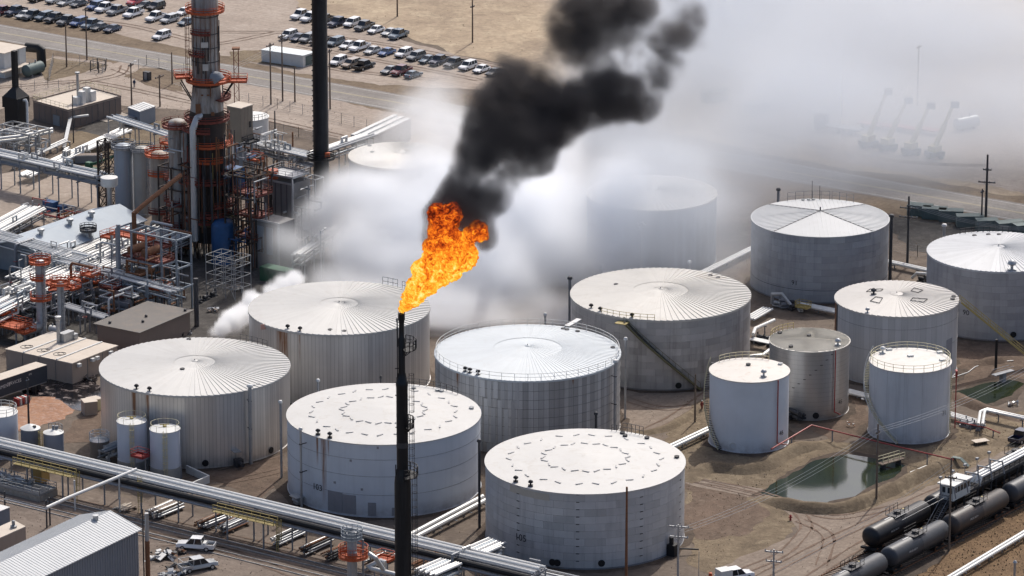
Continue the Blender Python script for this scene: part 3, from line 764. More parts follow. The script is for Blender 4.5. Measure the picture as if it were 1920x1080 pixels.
# T8: 90
t = Tank('stained grey tank numbered 90, cut by the picture edge', 84.04, 777.38, 12.24, 12.25, 1.05, None)
t.shell.data.materials.append(shell_mat('stained_backing_dark', (.22, .22, .24), H=12.25, stains=[(t.ang(1898), .03, 9)]))
pan8 = paint('faded_panel', (.41, .41, .425), .5, .15, .25, .35, (.17, .16, .17, 1), .6, True, rand=.14)
t.panels(10, 13, pan8)
rf8 = roof_mat('weathered_silver_roof', (.54, .55, .56), (.25, .24, .22, 1), .3, .12)
t.wedge_roof(rf8, [(.085, 1.0, 88), (.01, .09, 12)]); t.cap(.02, rf8)
t.vents([1900], .92, sc=1.6, m=M['galv']); t.rail(t.phi + R(172), t.phi + R(215), M['dark'], .97, 8, 1.2); t.roof_bits([(1827, 443), (1853, 441), (1873, 441)])
t.number('90', 1816, 4.2, 1.3)
t.manways([(1904, 1.2)])
T8 = t
# T9: in front, with the yellow stair
t = Tank('tan-roofed grey tank with an eight-sided cap and yellow stair bridge', 64.32, 750.27, 10.27, 12.1, .9, None)
t.shell.data.materials.append(shell_mat('banded_grey_paint', (.49, .485, .485), strips=60, line=.03, var=.12, rough=.6, H=12.1, grime=.5))
rf9 = roof_mat('tan_sheet_roof', (.52, .495, .46), amt=.35)
t.wedge_roof(rf9, [(.1, 1.0, 64)]); t.cap(.108, rf9, n=8)
mb = MB()
for a in (38, 142, 218, 322):
    d = Vector((math.cos(R(a)), math.sin(R(a)), 0)); s_ = Vector((-d.y, d.x, 0))
    c = [d * 3.2, d * 5.2 + s_ * 1.4, d * 5.6 + s_ * -.4, d * 3.6 - s_ * 1.3]
    for i in range(4):
        p, q = c[i], c[(i + 1) % 4]; mb.bar((p.x, p.y, t.zr(p.length) + .25), (q.x, q.y, t.zr(q.length) + .25), .09)
mb.build('roof_frames', M['dark'], t.t)
t.roof_bits([(1638, 556)], vent_me, M['dark'], 'vent'); t.vents([1625], .95, m=M['galv']); t.roof_bits([(1788, 556), (1786, 561)])
t.bands([9.9, 6.0], M['seam'], .02)
patch(t, 1567, 1571, .2, 11.9, M['rust'], .06); patch(t, 1776, 1786, .5, 7.0, patch_m); patch(t, 1570.5, 1572, .2, 11.9, M['dark'], .09)
pt = t.on_shell(1796, 12.2, .4); pb = P(1935, 688) - Vector((t.X, t.Y, 0)); pb.z = 1.2
t.straight_stair(pt, pb, M['dark'], M['yellow'], 1.1)
pp = P(1867, 692) - Vector((t.X, t.Y, 0)); MB().tube((pp.x, pp.y, 0), (pp.x, pp.y, 5.2), .24).build('stair_post', M['black'], t.t)
T9 = t
# T46, T45, T71: the three small ones
wp = shell_mat('clean_blue_white', (.68, .71, .745), rough=.5, H=11.9, grime=.06, warm=lin(130, 134, 142))
t = Tank('small smooth white tank numbered 46 with stair treads curling round it', 37.88, 712.33, 6.34, 11.9, .35, wp, n=64)
t.plain_roof(roof_mat('rust_washed_roof', (.62, .585, .53), (.42, .30, .22, 1), .8), n=64)
t.rail(t.phi + R(150), t.phi + R(232), M['cream'], .97, 8, 1.1); t.spiral_stair(t.phi - R(120), t.phi - R(42), M['dark'], M['cream'])
t.number('46', 1466, 2.3, 1.1)
MB().pipe([(0, 0, 11.8), (0, 0, 1.3), (1.6, 0.6, 1.0)], .1, 6).build('fire_riser', M['red'], t.t, loc=t.on_shell(1457, 0, .25), rz=t.ang(1457) + R(30))
t.roof_bits([(1432, 706)], vent_me, M['galv'], 'vent'); t.roof_bits([(1463, 683)], m=M['white']); t.roof_bits([(1403, 687)])
MB().ring((0, 0, 0), .5, .06, 16).build('manway_ring', M['white'], t.t, loc=t.on_shell(1377, 1.1, .1)).rotation_euler = (0, R(90), t.ang(1377))
T46 = t
m45 = shell_mat('bare_aluminium_courses', (.46, .45, .44), metal=.6, rough=.33, H=11.7, hline=15, grime=.3)
t = Tank('small silver tank numbered 45 with a ribbed cream roof', 48.47, 728.92, 6.52, 11.7, .35, m45, n=64)
t.plain_roof(roof_mat('cream_ribbed_roof', (.58, .545, .48)), n=64)
mb = MB()
for i in range(-13, 14):
    y = i * .48; x = math.sqrt(max(0, t.R ** 2 - y * y)) 
    if x > .3: mb.bar((-x, y, t.H + .08), (0, y, t.zr(abs(y)) + .08), .06, .08).bar((0, y, t.zr(abs(y)) + .08), (x, y, t.H + .08), .06, .08)
o = mb.build('roof_ribs', paint('cream_rib', (.5, .46, .38), .6), t.roof); o.rotation_euler = (0, 0, R(-8))
t.rail(t.phi + R(205), t.phi + R(262), M['yellow'], .98, 6, 1.1)
t.number('45', 1577, 2.2, 1.0)
t.roof_bits([(1571, 647)], vent_me, M['galv'], 'vent'); t.roof_bits([(1483, 651), (1462, 625), (1517, 633)])
MB().pipe([(0, 0, 11.6), (0, 0, 1.2), (1.2, 0.3, 1.0)], .1, 6).build('fire_riser', M['red'], t.t, loc=t.on_shell(1565, 0, .25), rz=t.ang(1565))
clip = MB(); a0, a1 = t.ang(1560), t.ang(1480)
for i in range(9):
    a = a0 + (a1 - a0) * (i // 1) / 8; clip.box(((t.R + .02) * math.cos(a), (t.R + .02) * math.sin(a), 11 - i * .8), (.06, .4, .1), a)
clip.build('seam_clips', M['dark'], t.t)
t.manways([(1532, .9)])
T45 = t
m71 = shell_mat('chalky_white', (.61, .625, .645), rough=.55, H=12, grime=.4, strips=14, line=.012, var=.04, warm=lin(120, 118, 120))
t = Tank('small chalky white tank numbered 71 with a cream guardrail round its top', 63.92, 717.09, 6.51, 12.0, .3, m71, n=64)
t.plain_roof(roof_mat('rust_spotted_roof', (.64, .615, .57), (.44, .32, .22, 1), .6), n=64)
t.rail(0, 2 * math.pi, M['cream'], .98, 24, 1.1, .04); t.spiral_stair(t.phi - R(125), t.phi - R(15), M['cream'], M['white'], steps=60)
t.number('71', 1772, 4.0, 1.2)
t.roof_bits([(1655, 662)], vent_me, M['white'], 'vent'); t.roof_bits([(1667, 656), (1762, 661), (1767, 676), (1707, 670)], MB().box((0, 0, .1), (.9, .7, .25), .3).mesh('hatch'), M['white'])
tb = t.on_shell(1780, 0, .35)
lad = MB().bar((0, -.3, .2), (0, -.3, 11), .08).bar((0, .3, .2), (0, .3, 11), .08)
for i in range(30): lad.bar((0, -.3, .5 + i * .35), (0, .3, .5 + i * .35), .05)
lad.build('ladder', M['cream'], t.t, loc=tb, rz=t.ang(1780))
MB().pipe([(0, 0, 9.5), (0, 0, .8)], .1, 6).box((0, 0, 10), (.3, .9, 1.1)).build('fire_riser', M['red'], t.t, loc=t.on_shell(1783.2, 0, .9))
T71 = t
# T13, T14: half lost in the smoke
t = Tank('cream-roofed tank half swallowed by white smoke near the black chimney', -20.89, 840.68, 9.4, 12.2, .8, shell_mat('smoked_grey_shell', (.32, .32, .33), strips=80))
t.wedge_roof(roof_mat('ivory_sheet_roof', (.62, .59, .53)), [(.12, 1.0, 64)]); t.cap(.12, rf6); t.roof_bits([(698, 288), (693, 274)])
t = Tank('faint tank fading into the smoke behind the flame', 25.2, 815.12, 11.73, 12.2, .9, shell_mat('bluish_shell', (.30, .33, .36), strips=90))
t.wedge_roof(rf6, [(.1, 1.0, 80)]); t.cap(.1, rf6)
pb_ = P(470, 292)
t = Tank('white tank standing behind the burnt column and tan building', pb_.x, pb_.y, 3.6, 8.0, .3, M['white'], n=48)
t.plain_roof(M['white'], n=48); t.rail(t.phi, t.phi + R(70), M['dark'], .98, 5)
# ---------------------------------------------------------------- flare stack with flame and smoke
FB = P(757, 1190)
FT = top_z(FB, 590)
fl = thing('flare_stack', 'tall black flare stack with caged ladders and a burning tip', 'flare stack', FB)
sooty = paint('sooty_steel', (.016, .018, .022), .42, .35, .5, .6, (.05, .055, .06, 1), .5, True)
k = 1 / (FPX / math.hypot(FB.y, HCAM - 30))
def fz(py): return top_z(FB, py)
MB().lathe([(1.18, 0), (1.18, fz(905)), (1.10, fz(895)), (.82, fz(878))], 24).build('lower_barrel', sooty, fl)
MB().lathe([(.82, fz(878)), (.82, fz(727)), (.86, fz(722)), (.86, fz(716)), (.74, fz(714)), (.56, fz(700))], 24).build('middle_barrel', sooty, fl)
MB().lathe([(.50, fz(702)), (.50, fz(635)), (.38, fz(632)), (.36, fz(606)), (.42, fz(604)), (.42, fz(596)), (.45, fz(595)), (.45, fz(588)), (.30, fz(588)), (.28, fz(594))], 20).build('tip', sooty, fl)
MB().lathe([(.835, fz(838)), (.835, fz(828))], 24).build('pale_band', paint('dull_band', (.05, .05, .055), .6), fl)
MB().tube((-.62, -.25, 0), (-.62, -.25, fz(612)), .085, n=6).build('pilot_line', M['black'], fl)
MB().tube((-.95, -.35, 0), (-.95, -.35, fz(870)), .09, n=6).build('steam_line', M['black'], fl)
for z in (fz(690), fz(740), fz(800), fz(880), fz(960)):
    MB().bar((-.95, -.3, z), (0, 0, z), .12).build('pipe_clamp', M['black'], fl)
MB().tube((-.66, .3, fz(690)), (-.66, .3, fz(604)), .06, n=6).tube((-.66, .3, fz(604)), (-.66, .3, fz(598)), .14, n=6).build('pilot_burner', M['grey'], fl)
def flare_platform(z, Rr, a0, a1):
    n = 14; mb = MB().lathe([(.5, z), (Rr, z), (Rr, z - .12), (.5, z - .12)], n, (0, 0, 0), a0, a1)
    p = mb.build('platform', M['black'], fl)
    rail_arc(MB(), Rr - .05, z, a0, a1, 1.3, 8, .065).build('guard_rail', M['black'], p)
    for a in (a0 + .2, (a0 + a1) / 2, a1 - .2):
        MB().bar((Rr * .9 * math.cos(a), Rr * .9 * math.sin(a), z - .1), (.5 * math.cos(a), .5 * math.sin(a), z - 1.2), .1).build('bracket', M['black'], p)
flare_platform(fz(652), 2.1, R(-75), R(75)); flare_platform(fz(799), 1.7, R(-60), R(60)); flare_platform(fz(890), 2.2, R(-80), R(80))
def cage_ladder(parent, x, y, z0, z1, m, side=0.0, cage=True, w=.42):
    c, s_ = math.cos(side), math.sin(side); tx, ty = -s_ * w / 2, c * w / 2
    lad = MB().bar((x + tx, y + ty, z0), (x + tx, y + ty, z1), .07).bar((x - tx, y - ty, z0), (x - tx, y - ty, z1), .07)
    n = int((z1 - z0) / .35)
    for i in range(n): lad.bar((x + tx, y + ty, z0 + i * .35), (x - tx, y - ty, z0 + i * .35), .04)
    o = lad.build('ladder', m, parent)
    if cage and z1 - z0 > 3:
        cg = MB(); cx, cy_ = x + c * .33, y + s_ * .33; n = int((z1 - z0 - 2) / 1.1)
        for i in range(n + 1): cg.ring((cx, cy_, z0 + 2 + i * 1.1), .38, .035, 10)
        for q in range(5):
            a = side - R(80) + q * R(40); cg.bar((cx + .38 * math.cos(a), cy_ + .38 * math.sin(a), z0 + 2), (cx + .38 * math.cos(a), cy_ + .38 * math.sin(a), z1), .04)
        cg.build('cage', m, o)
    return o
cage_ladder(fl, 1.0, -.1, fz(893), fz(800), M['black']); cage_ladder(fl, 1.0, -.1, fz(797), fz(700), M['black']); cage_ladder(fl, 1.35, -.1, fz(1180), fz(893), M['black'])
cage_ladder(fl, -.55, .1, fz(650), fz(598), M['black'], math.pi, False)
for q in range(6):
    a = q * R(60); MB().tube((.44 * math.cos(a), .44 * math.sin(a), fz(600)), (.44 * math.cos(a), .44 * math.sin(a), fz(585)), .05, n=6).build('tip_nozzle', M['black'], fl)

# ---------------------------------------------------------------- process plant on the left
M['orange'] = paint('orange_deck_paint', (.52, .10, .03), .6, 0, .4, 1.2, (.14, .04, .025, 1), .7)
M['dkred'] = paint('sooty_red_deck', (.20, .045, .03), .65, 0, .45, 1.2, (.05, .02, .018, 1), .6)
M['char'] = paint('charred_steel', (.055, .042, .036), .75, .1, .6, .35, (.16, .085, .05, 1), .6, True)
sm_ = NT('soot_stained_grey')
sa = sm_.mix(sm_.noise(.3, 5, .65), (.42, .405, .38, 1), (.26, .245, .225, 1))
sa = sm_.mix(sm_.rng(sm_.noise(.9, 6, .7, mul=(1, 1, .10)), .47, .66, 0, .9), sa, (.17, .095, .055, 1))
sa = sm_.mix(sm_.rng(sm_.noise(.55, 6, .7, mul=(1, 1, .22), dist=.5), .55, .72, 0, .9), sa, (.03, .025, .022, 1))
sm_.color(sa); sm_.set(.65, .1); M['soot'] = sm_.m
M['tan'] = paint('tan_wall', (.36, .29, .24), .8, 0, .18, .4, (.2, .16, .13, 1), .35, True)
M['cream_roof'] = paint('cream_flat_roof', (.57, .50, .42), .85, 0, .15, .3, (.42, .34, .27, 1), .45)
M['brown'] = paint('brown_siding', (.21, .165, .14), .8, 0, .15, .4, (.12, .09, .07, 1), .4, True)
M['blue'] = paint('blue_vessel_paint', (.03, .10, .24), .5, 0, .4, .5, (.02, .03, .05, 1), .6, True)
M['silver'] = paint('aluminium_jacket', (.55, .55, .54), .4, .4, .2, .8, (.35, .34, .32, 1), .4)
M['pipewhite'] = paint('white_pipe_jacket', (.68, .68, .66), .45, .1, .15, .9, (.4, .38, .34, 1), .35)
M['bluegrey'] = paint('blue_grey_frame', (.26, .30, .34), .5, .3, .3, .7)
M['concrete'] = paint('sooty_concrete', (.21, .20, .195), .85, 0, .35, .25, (.09, .085, .085, 1), .6, True)
M['glass'] = paint('window_glass', (.03, .04, .05), .1, 0, .2, 1, spec=.6)
M['green'] = paint('green_machine_paint', (.03, .11, .06), .5, 0, .3, 1)
M['dkgreen'] = paint('dark_green_container', (.10, .14, .135), .6, 0, .3, .8)
M['slate'] = paint('slate_grey_tank', (.17, .19, .23), .55, 0, .15, .8)
pipe_mats = ['pipewhite', 'pipewhite', 'silver', 'galv', 'grey', 'pipewhite', 'bluegrey']

def local(base, p): return Vector(p) - Vector(base)
def deck_ring(parent, c, z, r0, r1, a0=0.0, a1=2 * math.pi, m='orange', band=True, h=1.1):
    n = max(8, int(24 * (a1 - a0) / 6.28))
    p = MB().lathe([(r0, z), (r1, z), (r1, z - .12), (r0, z - .12)], n, (c[0], c[1], 0), a0, a1).build('platform', M[m], parent)
    mb = MB(); o = (c[0], c[1], 0)
    for k in ((.28, .62, 1.0)): mb.ring((c[0], c[1], z + h * k), r1, .05, n, a0, a1)
    if band: mb.lathe([(r1, z + .02), (r1, z + .34)], n, o, a0, a1); mb.lathe([(r1, z + .55), (r1, z + .78)], n, o, a0, a1)
    k = max(4, int(12 * (a1 - a0) / 6.28))
    for i in range(k + 1):
        a = a0 + (a1 - a0) * i / k; q = (c[0] + r1 * math.cos(a), c[1] + r1 * math.sin(a))
        mb.bar((q[0], q[1], z), (q[0], q[1], z + h), .08)
    mb.build('guard_rail', M[m], p)
    return p
def deck_box(parent, c, dx, dy, z, rz=GRID, m='orange', h=1.1, name='platform'):
    p = MB().box((c[0], c[1], z - .06), (dx, dy, .12), rz).build(name, M[m], parent)
    mb = MB(); cs, sn = math.cos(rz), math.sin(rz)
    cor = [(c[0] + i * dx / 2 * cs - j * dy / 2 * sn, c[1] + i * dx / 2 * sn + j * dy / 2 * cs) for i, j in ((-1, -1), (1, -1), (1, 1), (-1, 1))]
    for i in range(4):
        a, b = Vector(cor[i] + (z,)), Vector(cor[(i + 1) % 4] + (z,)); L = (b - a).length
        for k in (.55, 1.0): mb.bar(a + Vector((0, 0, h * k)), b + Vector((0, 0, h * k)), .07)
        mb.bar(a + Vector((0, 0, .14)), b + Vector((0, 0, .14)), .04, .28)
        for j in range(int(L / 1.5) + 1):
            q = a.lerp(b, j / max(1, int(L / 1.5))); mb.bar(q, q + Vector((0, 0, h)), .07)
    mb.build('guard_rail', M[m], p)
    return p
def vessel(label, base, r, z1, m, name='column', cat='column', decks=(), ladder=True, dome=True, legs=0.0, n=24):
    t = thing(name, label, cat, base)
    prof = [(r * 1.06, legs), (r * 1.06, legs + .4), (r, legs + .5), (r, z1)]
    if dome: prof += [(r * .92, z1 + r * .25), (r * .7, z1 + r * .42), (r * .35, z1 + r * .52), (.01, z1 + r * .55)]
    else: prof += [(.01, z1)]
    MB().lathe(prof, n).build('shell', m, t)
    if legs:
        for a in (.6, 2.2, 3.8, 5.4): MB().bar((r * .8 * math.cos(a), r * .8 * math.sin(a), 0), (r * .8 * math.cos(a), r * .8 * math.sin(a), legs + .3), .25).build('leg', M['grey'], t)
    for d in decks: deck_ring(t, (0, 0), d[0], r, r + d[1], d[2], d[3], d[4] if len(d) > 4 else 'orange')
    if ladder: cage_ladder(t, r * 1.15 * math.cos(-1.0), r * 1.15 * math.sin(-1.0), 0.5, z1, M['grey'], -1.0)
    return t
def frame(label, base, nx, ny, dx, dy, levels, m='bluegrey', rz=GRID, brace=True, name='steel_frame', w=.28):
    t = thing(name, label, 'steel frame', base, rz)
    for i in range(nx + 1):
        for j in range(ny + 1):
            MB().bar((i * dx, j * dy, 0), (i * dx, j * dy, levels[-1]), w).build('post', M[m], t)
    for z in levels:
        for i in range(nx + 1):
            MB().bar((i * dx, w / 2, z), (i * dx, ny * dy - w / 2, z), w * .8, w).build('beam', M[m], t)
        for j in range(ny + 1):
            MB().bar((0, j * dy, z + .01), (nx * dx, j * dy, z + .01), w * .78, w).build('beam', M[m], t)
    if brace:
        for i in range(nx):
            if i % 2 == 0: MB().bar((i * dx, 0, .1), ((i + .5) * dx, 0, levels[0]), w * .6).bar(((i + 1) * dx, 0, .1), ((i + .5) * dx, 0, levels[0]), w * .6).build('brace', M[m], t)
    return t
def gable(label, r0, r1, e0, m_roof, m_wall, name='building', over=.4, cat='building', ribs=0.0):
    """ridge ends r0, r1 and one eave corner e0 next to r0; mirrored across the ridge"""
    ax = (r1 - r0); ax.z = 0; Ln = ax.length; ax.normalize(); sd = Vector((-ax.y, ax.x, 0))
    half = (e0 - r0).dot(sd); s_ = 1 if half > 0 else -1; half = abs(half); sd = sd * s_
    base = Vector((r0.x, r0.y, 0)); t = thing(name, label, cat, base)
    zr, ze = r0.z, e0.z
    def L(x, y, z): v = ax * x + sd * y; return (v.x, v.y, z)
    wl = MB()
    ring = [L(0, -half + over, 0), L(Ln, -half + over, 0), L(Ln, half - over, 0), L(0, half - over, 0)]
    ze_ = ze - .1
    top = [(p[0], p[1], ze_) for p in ring]
    g0, g1 = L(0, 0, zr - .25), L(Ln, 0, zr - .25)
    vs = ring + top + [g0, g1]
    wl.add(vs, [(0, 1, 5, 4), (1, 2, 6, 9, 5), (2, 3, 7, 6), (3, 0, 4, 8, 7)])
    wall = wl.build('wall', m_wall, t, smooth=False)
    for y in (1, -1):
        rb = MB(); a, b, c, d = L(-over, 0, zr), L(Ln + over, 0, zr), L(Ln + over, y * half, ze), L(-over, y * half, ze)
        vs = [a, b, c, d] + [(p[0], p[1], p[2] - .15) for p in (a, b, c, d)]
        rb.add(vs, [(0, 1, 2, 3), (7, 6, 5, 4), (0, 4, 5, 1), (1, 5, 6, 2), (2, 6, 7, 3), (3, 7, 4, 0)])
        pl = rb.build('roof', m_roof, t, smooth=False)
        if ribs:
            rr = MB(); k = int((Ln + 2 * over) / ribs)
            for i in range(k + 1):
                x = -over + i * ribs; p, q = Vector(L(x, 0, zr + .03)), Vector(L(x, y * half, ze + .03)); rr.bar(p, q, ribs * .25, .045)
            rr.build('ribs', m_roof, pl, smooth=False)
    return t, L, Ln, half
def flat_building(label, corners, z, m_wall, m_roof, name='building', over=.0, parapet=0.0, cat='building', joints=0.0):
    """corners: three roof corners (left, front, right) as pixels at height z"""
    A, B, C = [P(x, y, z) for x, y in corners]; Dv = A + C - B
    c = (A + C) / 2; base = Vector((c.x, c.y, 0)); t = thing(name, label, cat, base)
    u, v = (A - B), (C - B); q = [local(base, p) for p in (B, C, Dv, A)]
    MB().prism([(p.x, p.y) for p in q], 0, z - .12).build('wall', m_wall, t, smooth=False)
    un, vn = u.normalized() * over, v.normalized() * over
    e = [q[0] - un - vn, q[1] + vn - un, q[2] + un + vn, q[3] + un - vn]
    MB().prism([(p.x, p.y) for p in e], z - .12, z + .02).build('roof', m_roof, t, smooth=False)
    if parapet:
        for i in range(4):
            a, b = q[i], q[(i + 1) % 4]; MB().bar((a.x, a.y, z + parapet / 2), (b.x, b.y, z + parapet / 2), .18, parapet).build('parapet', m_wall, t, smooth=False)
    if joints:
        for a, b in ((q[3], q[0]), (q[0], q[1])):
            k = int((b - a).length / joints); out = Vector(((b - a).y, -(b - a).x, 0)).normalized() * .02
            for i in range(1, k):
                p = a.lerp(b, i / k) + out; MB().bar((p.x, p.y, .05), (p.x, p.y, z - .2), .09).build('panel_joint', M['seam'], t)
    return t, q, u, v
def rack(label, a, b, width, z, pipes, spacing=7.0, m='bluegrey', under=None, name='pipe_rack', rad=(.12, .32), seed=1, mats=None, sag=True, rails=False):
    """two-legged bents carrying a deck of pipes"""
    rnd = random.Random(seed); a, b = Vector(a), Vector(b); a.z = b.z = 0; d = (b - a); Ln = d.length; d.normalize(); sd = Vector((-d.y, d.x, 0))
    t = thing(name, label, 'pipe rack', a); k = max(1, int(round(Ln / spacing)))
    for i in range(k + 1):
        p = d * (Ln * i / k)
        for q in (-1, 1):
            f = p + sd * q * width * .46; MB().bar((f.x, f.y, 0), (f.x, f.y, z - .02), .24).build('post', M[m], t)
        f0, f1 = p - sd * width * .55, p + sd * width * .55
        MB().bar((f0.x, f0.y, z), (f1.x, f1.y, z), .26, .3).build('crossbeam', M[m], t)
        if under: MB().bar((f0.x, f0.y, under), (f1.x, f1.y, under), .22, .24).build('crossbeam', M[m], t)
    rows = [(z, pipes)] + ([(under, max(1, int(pipes * .7)))] if under else [])
    for zz, cnt in rows:
        for i in range(cnt):
            r = rnd.uniform(*rad); off = (-.5 + (i + .5) / cnt) * width * 1.02; r = min(r, width / cnt * .48)
            e0, e1 = rnd.uniform(-1.5, .8), Ln + rnd.uniform(-.8, 1.5); zc = zz + .16 + r
            pts = [d * e0 + sd * off, d * e1 + sd * off]
            pts = [Vector((p.x, p.y, zc)) for p in pts]
            if sag and rnd.random() < .3:      # expansion loop
                mid = rnd.uniform(.3, .7) * Ln; w = 1.4
                pts = [pts[0]] + [Vector((p.x, p.y, zc + h)) for p, h in ((d * mid + sd * off, 0), (d * mid + sd * off, 1.1), (d * (mid + w) + sd * off, 1.1), (d * (mid + w) + sd * off, 0))] + [pts[1]]
            MB().pipe(pts, r, 7).build('pipe', M[(mats or pipe_mats)[rnd.randrange(len(mats or pipe_mats))]], t)
    if rails:
        hr = MB()
        for q in (-1,):
            f0, f1 = sd * q * width * .56, d * Ln + sd * q * width * .56
            for h in (.6, 1.1): hr.bar((f0.x, f0.y, z + h), (f1.x, f1.y, z + h), .05)
            for i in range(int(Ln / 2) + 1):
                p = f0.lerp(f1, i / int(Ln / 2)); hr.bar((p.x, p.y, z), (p.x, p.y, z + 1.1), .05)
        hr.build('handrail', M[m], t)
    return t
def drum(label, base, Ln, r, z, m, ax=GRID, name='drum', deck=None):
    t = thing(name, label, 'drum', base, ax)
    prof = [(.01, -Ln / 2 - r * .45), (r * .6, -Ln / 2 - r * .35), (r, -Ln / 2), (r, Ln / 2), (r * .6, Ln / 2 + r * .35), (.01, Ln / 2 + r * .45)]
    o = MB().lathe(prof, 20).build('shell', m, t); o.rotation_euler = (0, R(90), 0); o.location = (0, 0, z)
    for x in (-Ln * .3, Ln * .3): MB().box((x, 0, (z - r * .5) / 2), (.35, r * 1.5, z - r * .5)).build('saddle', M['concrete'], t)
    MB().tube((Ln * .15, 0, z + r * .9), (Ln * .15, 0, z + r + .6), .16, n=8).tube((-Ln * .25, 0, z + r * .9), (-Ln * .25, 0, z + r + .4), .12, n=8).build('nozzles', M['grey'], t)
    if deck: deck_box(t, (0, 0), Ln * .7, r * 2.6, z + r + .5, 0.0, deck)
    return t

# --- burnt reactor column
cb = P(393, 478); z_ = lambda py: top_z(cb, py)
col_t = thing('reactor_column', 'tall grey and charred column ringed by orange decks', 'column', cb)
MB().lathe([(3.2, 3.0), (3.2, z_(215)), (2.95, z_(205)), (2.45, z_(158)), (2.4, z_(150))], 32).build('lower_shell', M['char'], col_t)
MB().lathe([(2.98, z_(207)), (2.48, z_(160))], 32).build('cone', M['soot'], col_t)
MB().lathe([(2.4, z_(160)), (2.4, z_(-80)), (1.6, z_(-95)), (.01, z_(-102))], 32).build('upper_shell', M['soot'], col_t)
for py in (86, 60, 112, 28): MB().ring((0, 0, z_(py)), 2.44, .09, 32).build('stiffening_ring', M['dark'], col_t)
for px, py, w, h in ((391, 78, 1.3, 1.0), (392, 120, 1.0, 1.2), (377, 205, .9, 3.5), (404, 206, .6, .7), (385, 171, .4, .3), (396, 171, .4, .3)):
    MB().box((0, 0, 0), (w, .08, h)).build('cover_plate', M['silver'] if py < 150 else M['rust'], col_t, loc=((px - 391) / 10.3, -2.62 if py < 150 else -2.95, z_(py)))
for q in range(8):
    a = R(-170 + q * 21); MB().bar((2.47 * math.cos(a), 2.47 * math.sin(a), z_(140)), (2.47 * math.cos(a), 2.47 * math.sin(a), z_(20)), .07).build('shell_seam', M['rust'], col_t)
deck_ring(col_t, (0, 0), z_(20), 2.4, 3.5); deck_ring(col_t, (.4, 0), z_(150), 2.4, 4.1); deck_ring(col_t, (0, 0), z_(222), 3.0, 4.1, m='dkred')
deck_box(col_t, (5.6, -.6), 3.6, 2.4, z_(150), 0); deck_box(col_t, (-4.2, .4), 3.0, 2.6, z_(145), R(12))
for x, s_ in ((5.0, 1), (-4.6, -1)):
    for y in (-1, 1): MB().bar((x, y, z_(152)), (s_ * 2.6, y * .6, z_(188)), .2).build('bracket', M['black'], col_t)
for py, a0, a1, rr in ((268, -2.0, .6, 4.6), (318, -.9, .8, 4.8), (355, -1.0, .8, 4.9), (378, -1.3, .9, 5.4), (297, -2.4, -.8, 4.2), (410, -2.8, .5, 4.4)):
    deck_ring(col_t, (0, 0), z_(py), 3.1, rr, a0, a1, 'dkred' if py > 300 else 'orange')
MB().pipe([(1.5, -2.7, z_(138)), (2.2, -3.2, z_(138)), (2.6, -3.4, z_(143))], 1.15, 14).build('nozzle_drum', M['grey'], col_t)
MB().pipe([(-.6, -2.2, z_(208)), (-1.6, -3.3, z_(214)), (-2.3, -3.9, z_(232)), (-2.3, -3.9, z_(440))], .62, 14).build('downcomer_pipe', M['silver'], col_t)
MB().pipe([(1.1, -3.4, z_(278)), (1.1, -3.4, z_(395)), (1.9, -3.4, z_(402))], .09, 6).build('yellow_hose', M['yellow'], col_t)
cage_ladder(col_t, -2.9, -.6, z_(150), z_(22), M['rust'], math.pi); cage_ladder(col_t, 3.5, -1.0, 3, z_(222), M['rust'], 0)
MB().box((1.6, -3.4, z_(410)), (6, .6, 1.2)).box((3.2, -2.5, z_(395)), (4.5, 3.2, .3)).build('yellow_skid', paint('sooty_yellow', (.16, .13, .06), .7, 0, .5), col_t)
for py, a0, a1, rr in ((60, -2.6, -1.2, 3.0), (100, -2.9, -1.6, 3.1), (182, -.9, .9, 4.4), (240, -2.9, -1.4, 4.6), (335, -2.6, -.6, 5.0), (395, -1.8, .3, 5.2)): deck_ring(col_t, (0, 0), z_(py), 2.4 if py < 200 else 3.1, rr, a0, a1, 'dkred')
for i in range(14):   # hangers, drips and conduit on the upper shell
    rnd = random.Random(50 + i); a = rnd.uniform(-3.0, -.1); x, y = 2.55 * math.cos(a), 2.55 * math.sin(a); zz = z_(rnd.uniform(30, 150)); MB().bar((x, y, zz), (x, y, zz - rnd.uniform(2, 7)), rnd.uniform(.08, .22)).build('conduit', M[rnd.choice(['char', 'dark', 'rust'])], col_t)
for i in range(44):   # charred steel and pipe crowding round the lower shell
    rnd = random.Random(i); a = rnd.uniform(-2.9, .4); r_ = rnd.uniform(3.4, 5.6); x, y = r_ * math.cos(a), r_ * math.sin(a)
    MB().bar((x, y, rnd.uniform(0, 8)), (x, y, rnd.uniform(14, z_(235))), rnd.uniform(.12, .3)).build('charred_post', M[rnd.choice(['char', 'rust', 'dark'])], col_t)
vessel('blue vessel at the foot of the charred column', P(420, 492), 2.2, 7.0, M['blue'], 'vessel', 'vessel', ladder=False)
MB_b = thing('blue_skid', 'blue box hung on the right of the charred column', 'equipment box', P(440, 480)); MB().box((0, 0, top_z(P(440, 480), 335)), (3.4, 3, 4.2), GRID).build('housing', M['blue'], MB_b)
for x in (-1.3, 1.3): MB().bar((x, 0, 0), (x, 0, top_z(P(440, 480), 350)), .25).build('leg', M['char'], MB_b)
vessel('slim sooty column with red top deck left of the charred one', P(338, 470), 1.75, top_z(P(338, 470), 232), M['soot'], decks=[(top_z(P(338, 470), 236), 1.1, 0, 6.28, 'dkred'), (top_z(P(338, 470), 380), 1.2, -2.4, .8, 'dkred'), (top_z(P(338, 470), 420), 1.3, 0, 6.28, 'dkred'), (top_z(P(338, 470), 300), .9, -.6, 1.2, 'orange'), (top_z(P(338, 470), 275), .9, -.6, 1.2, 'orange')])
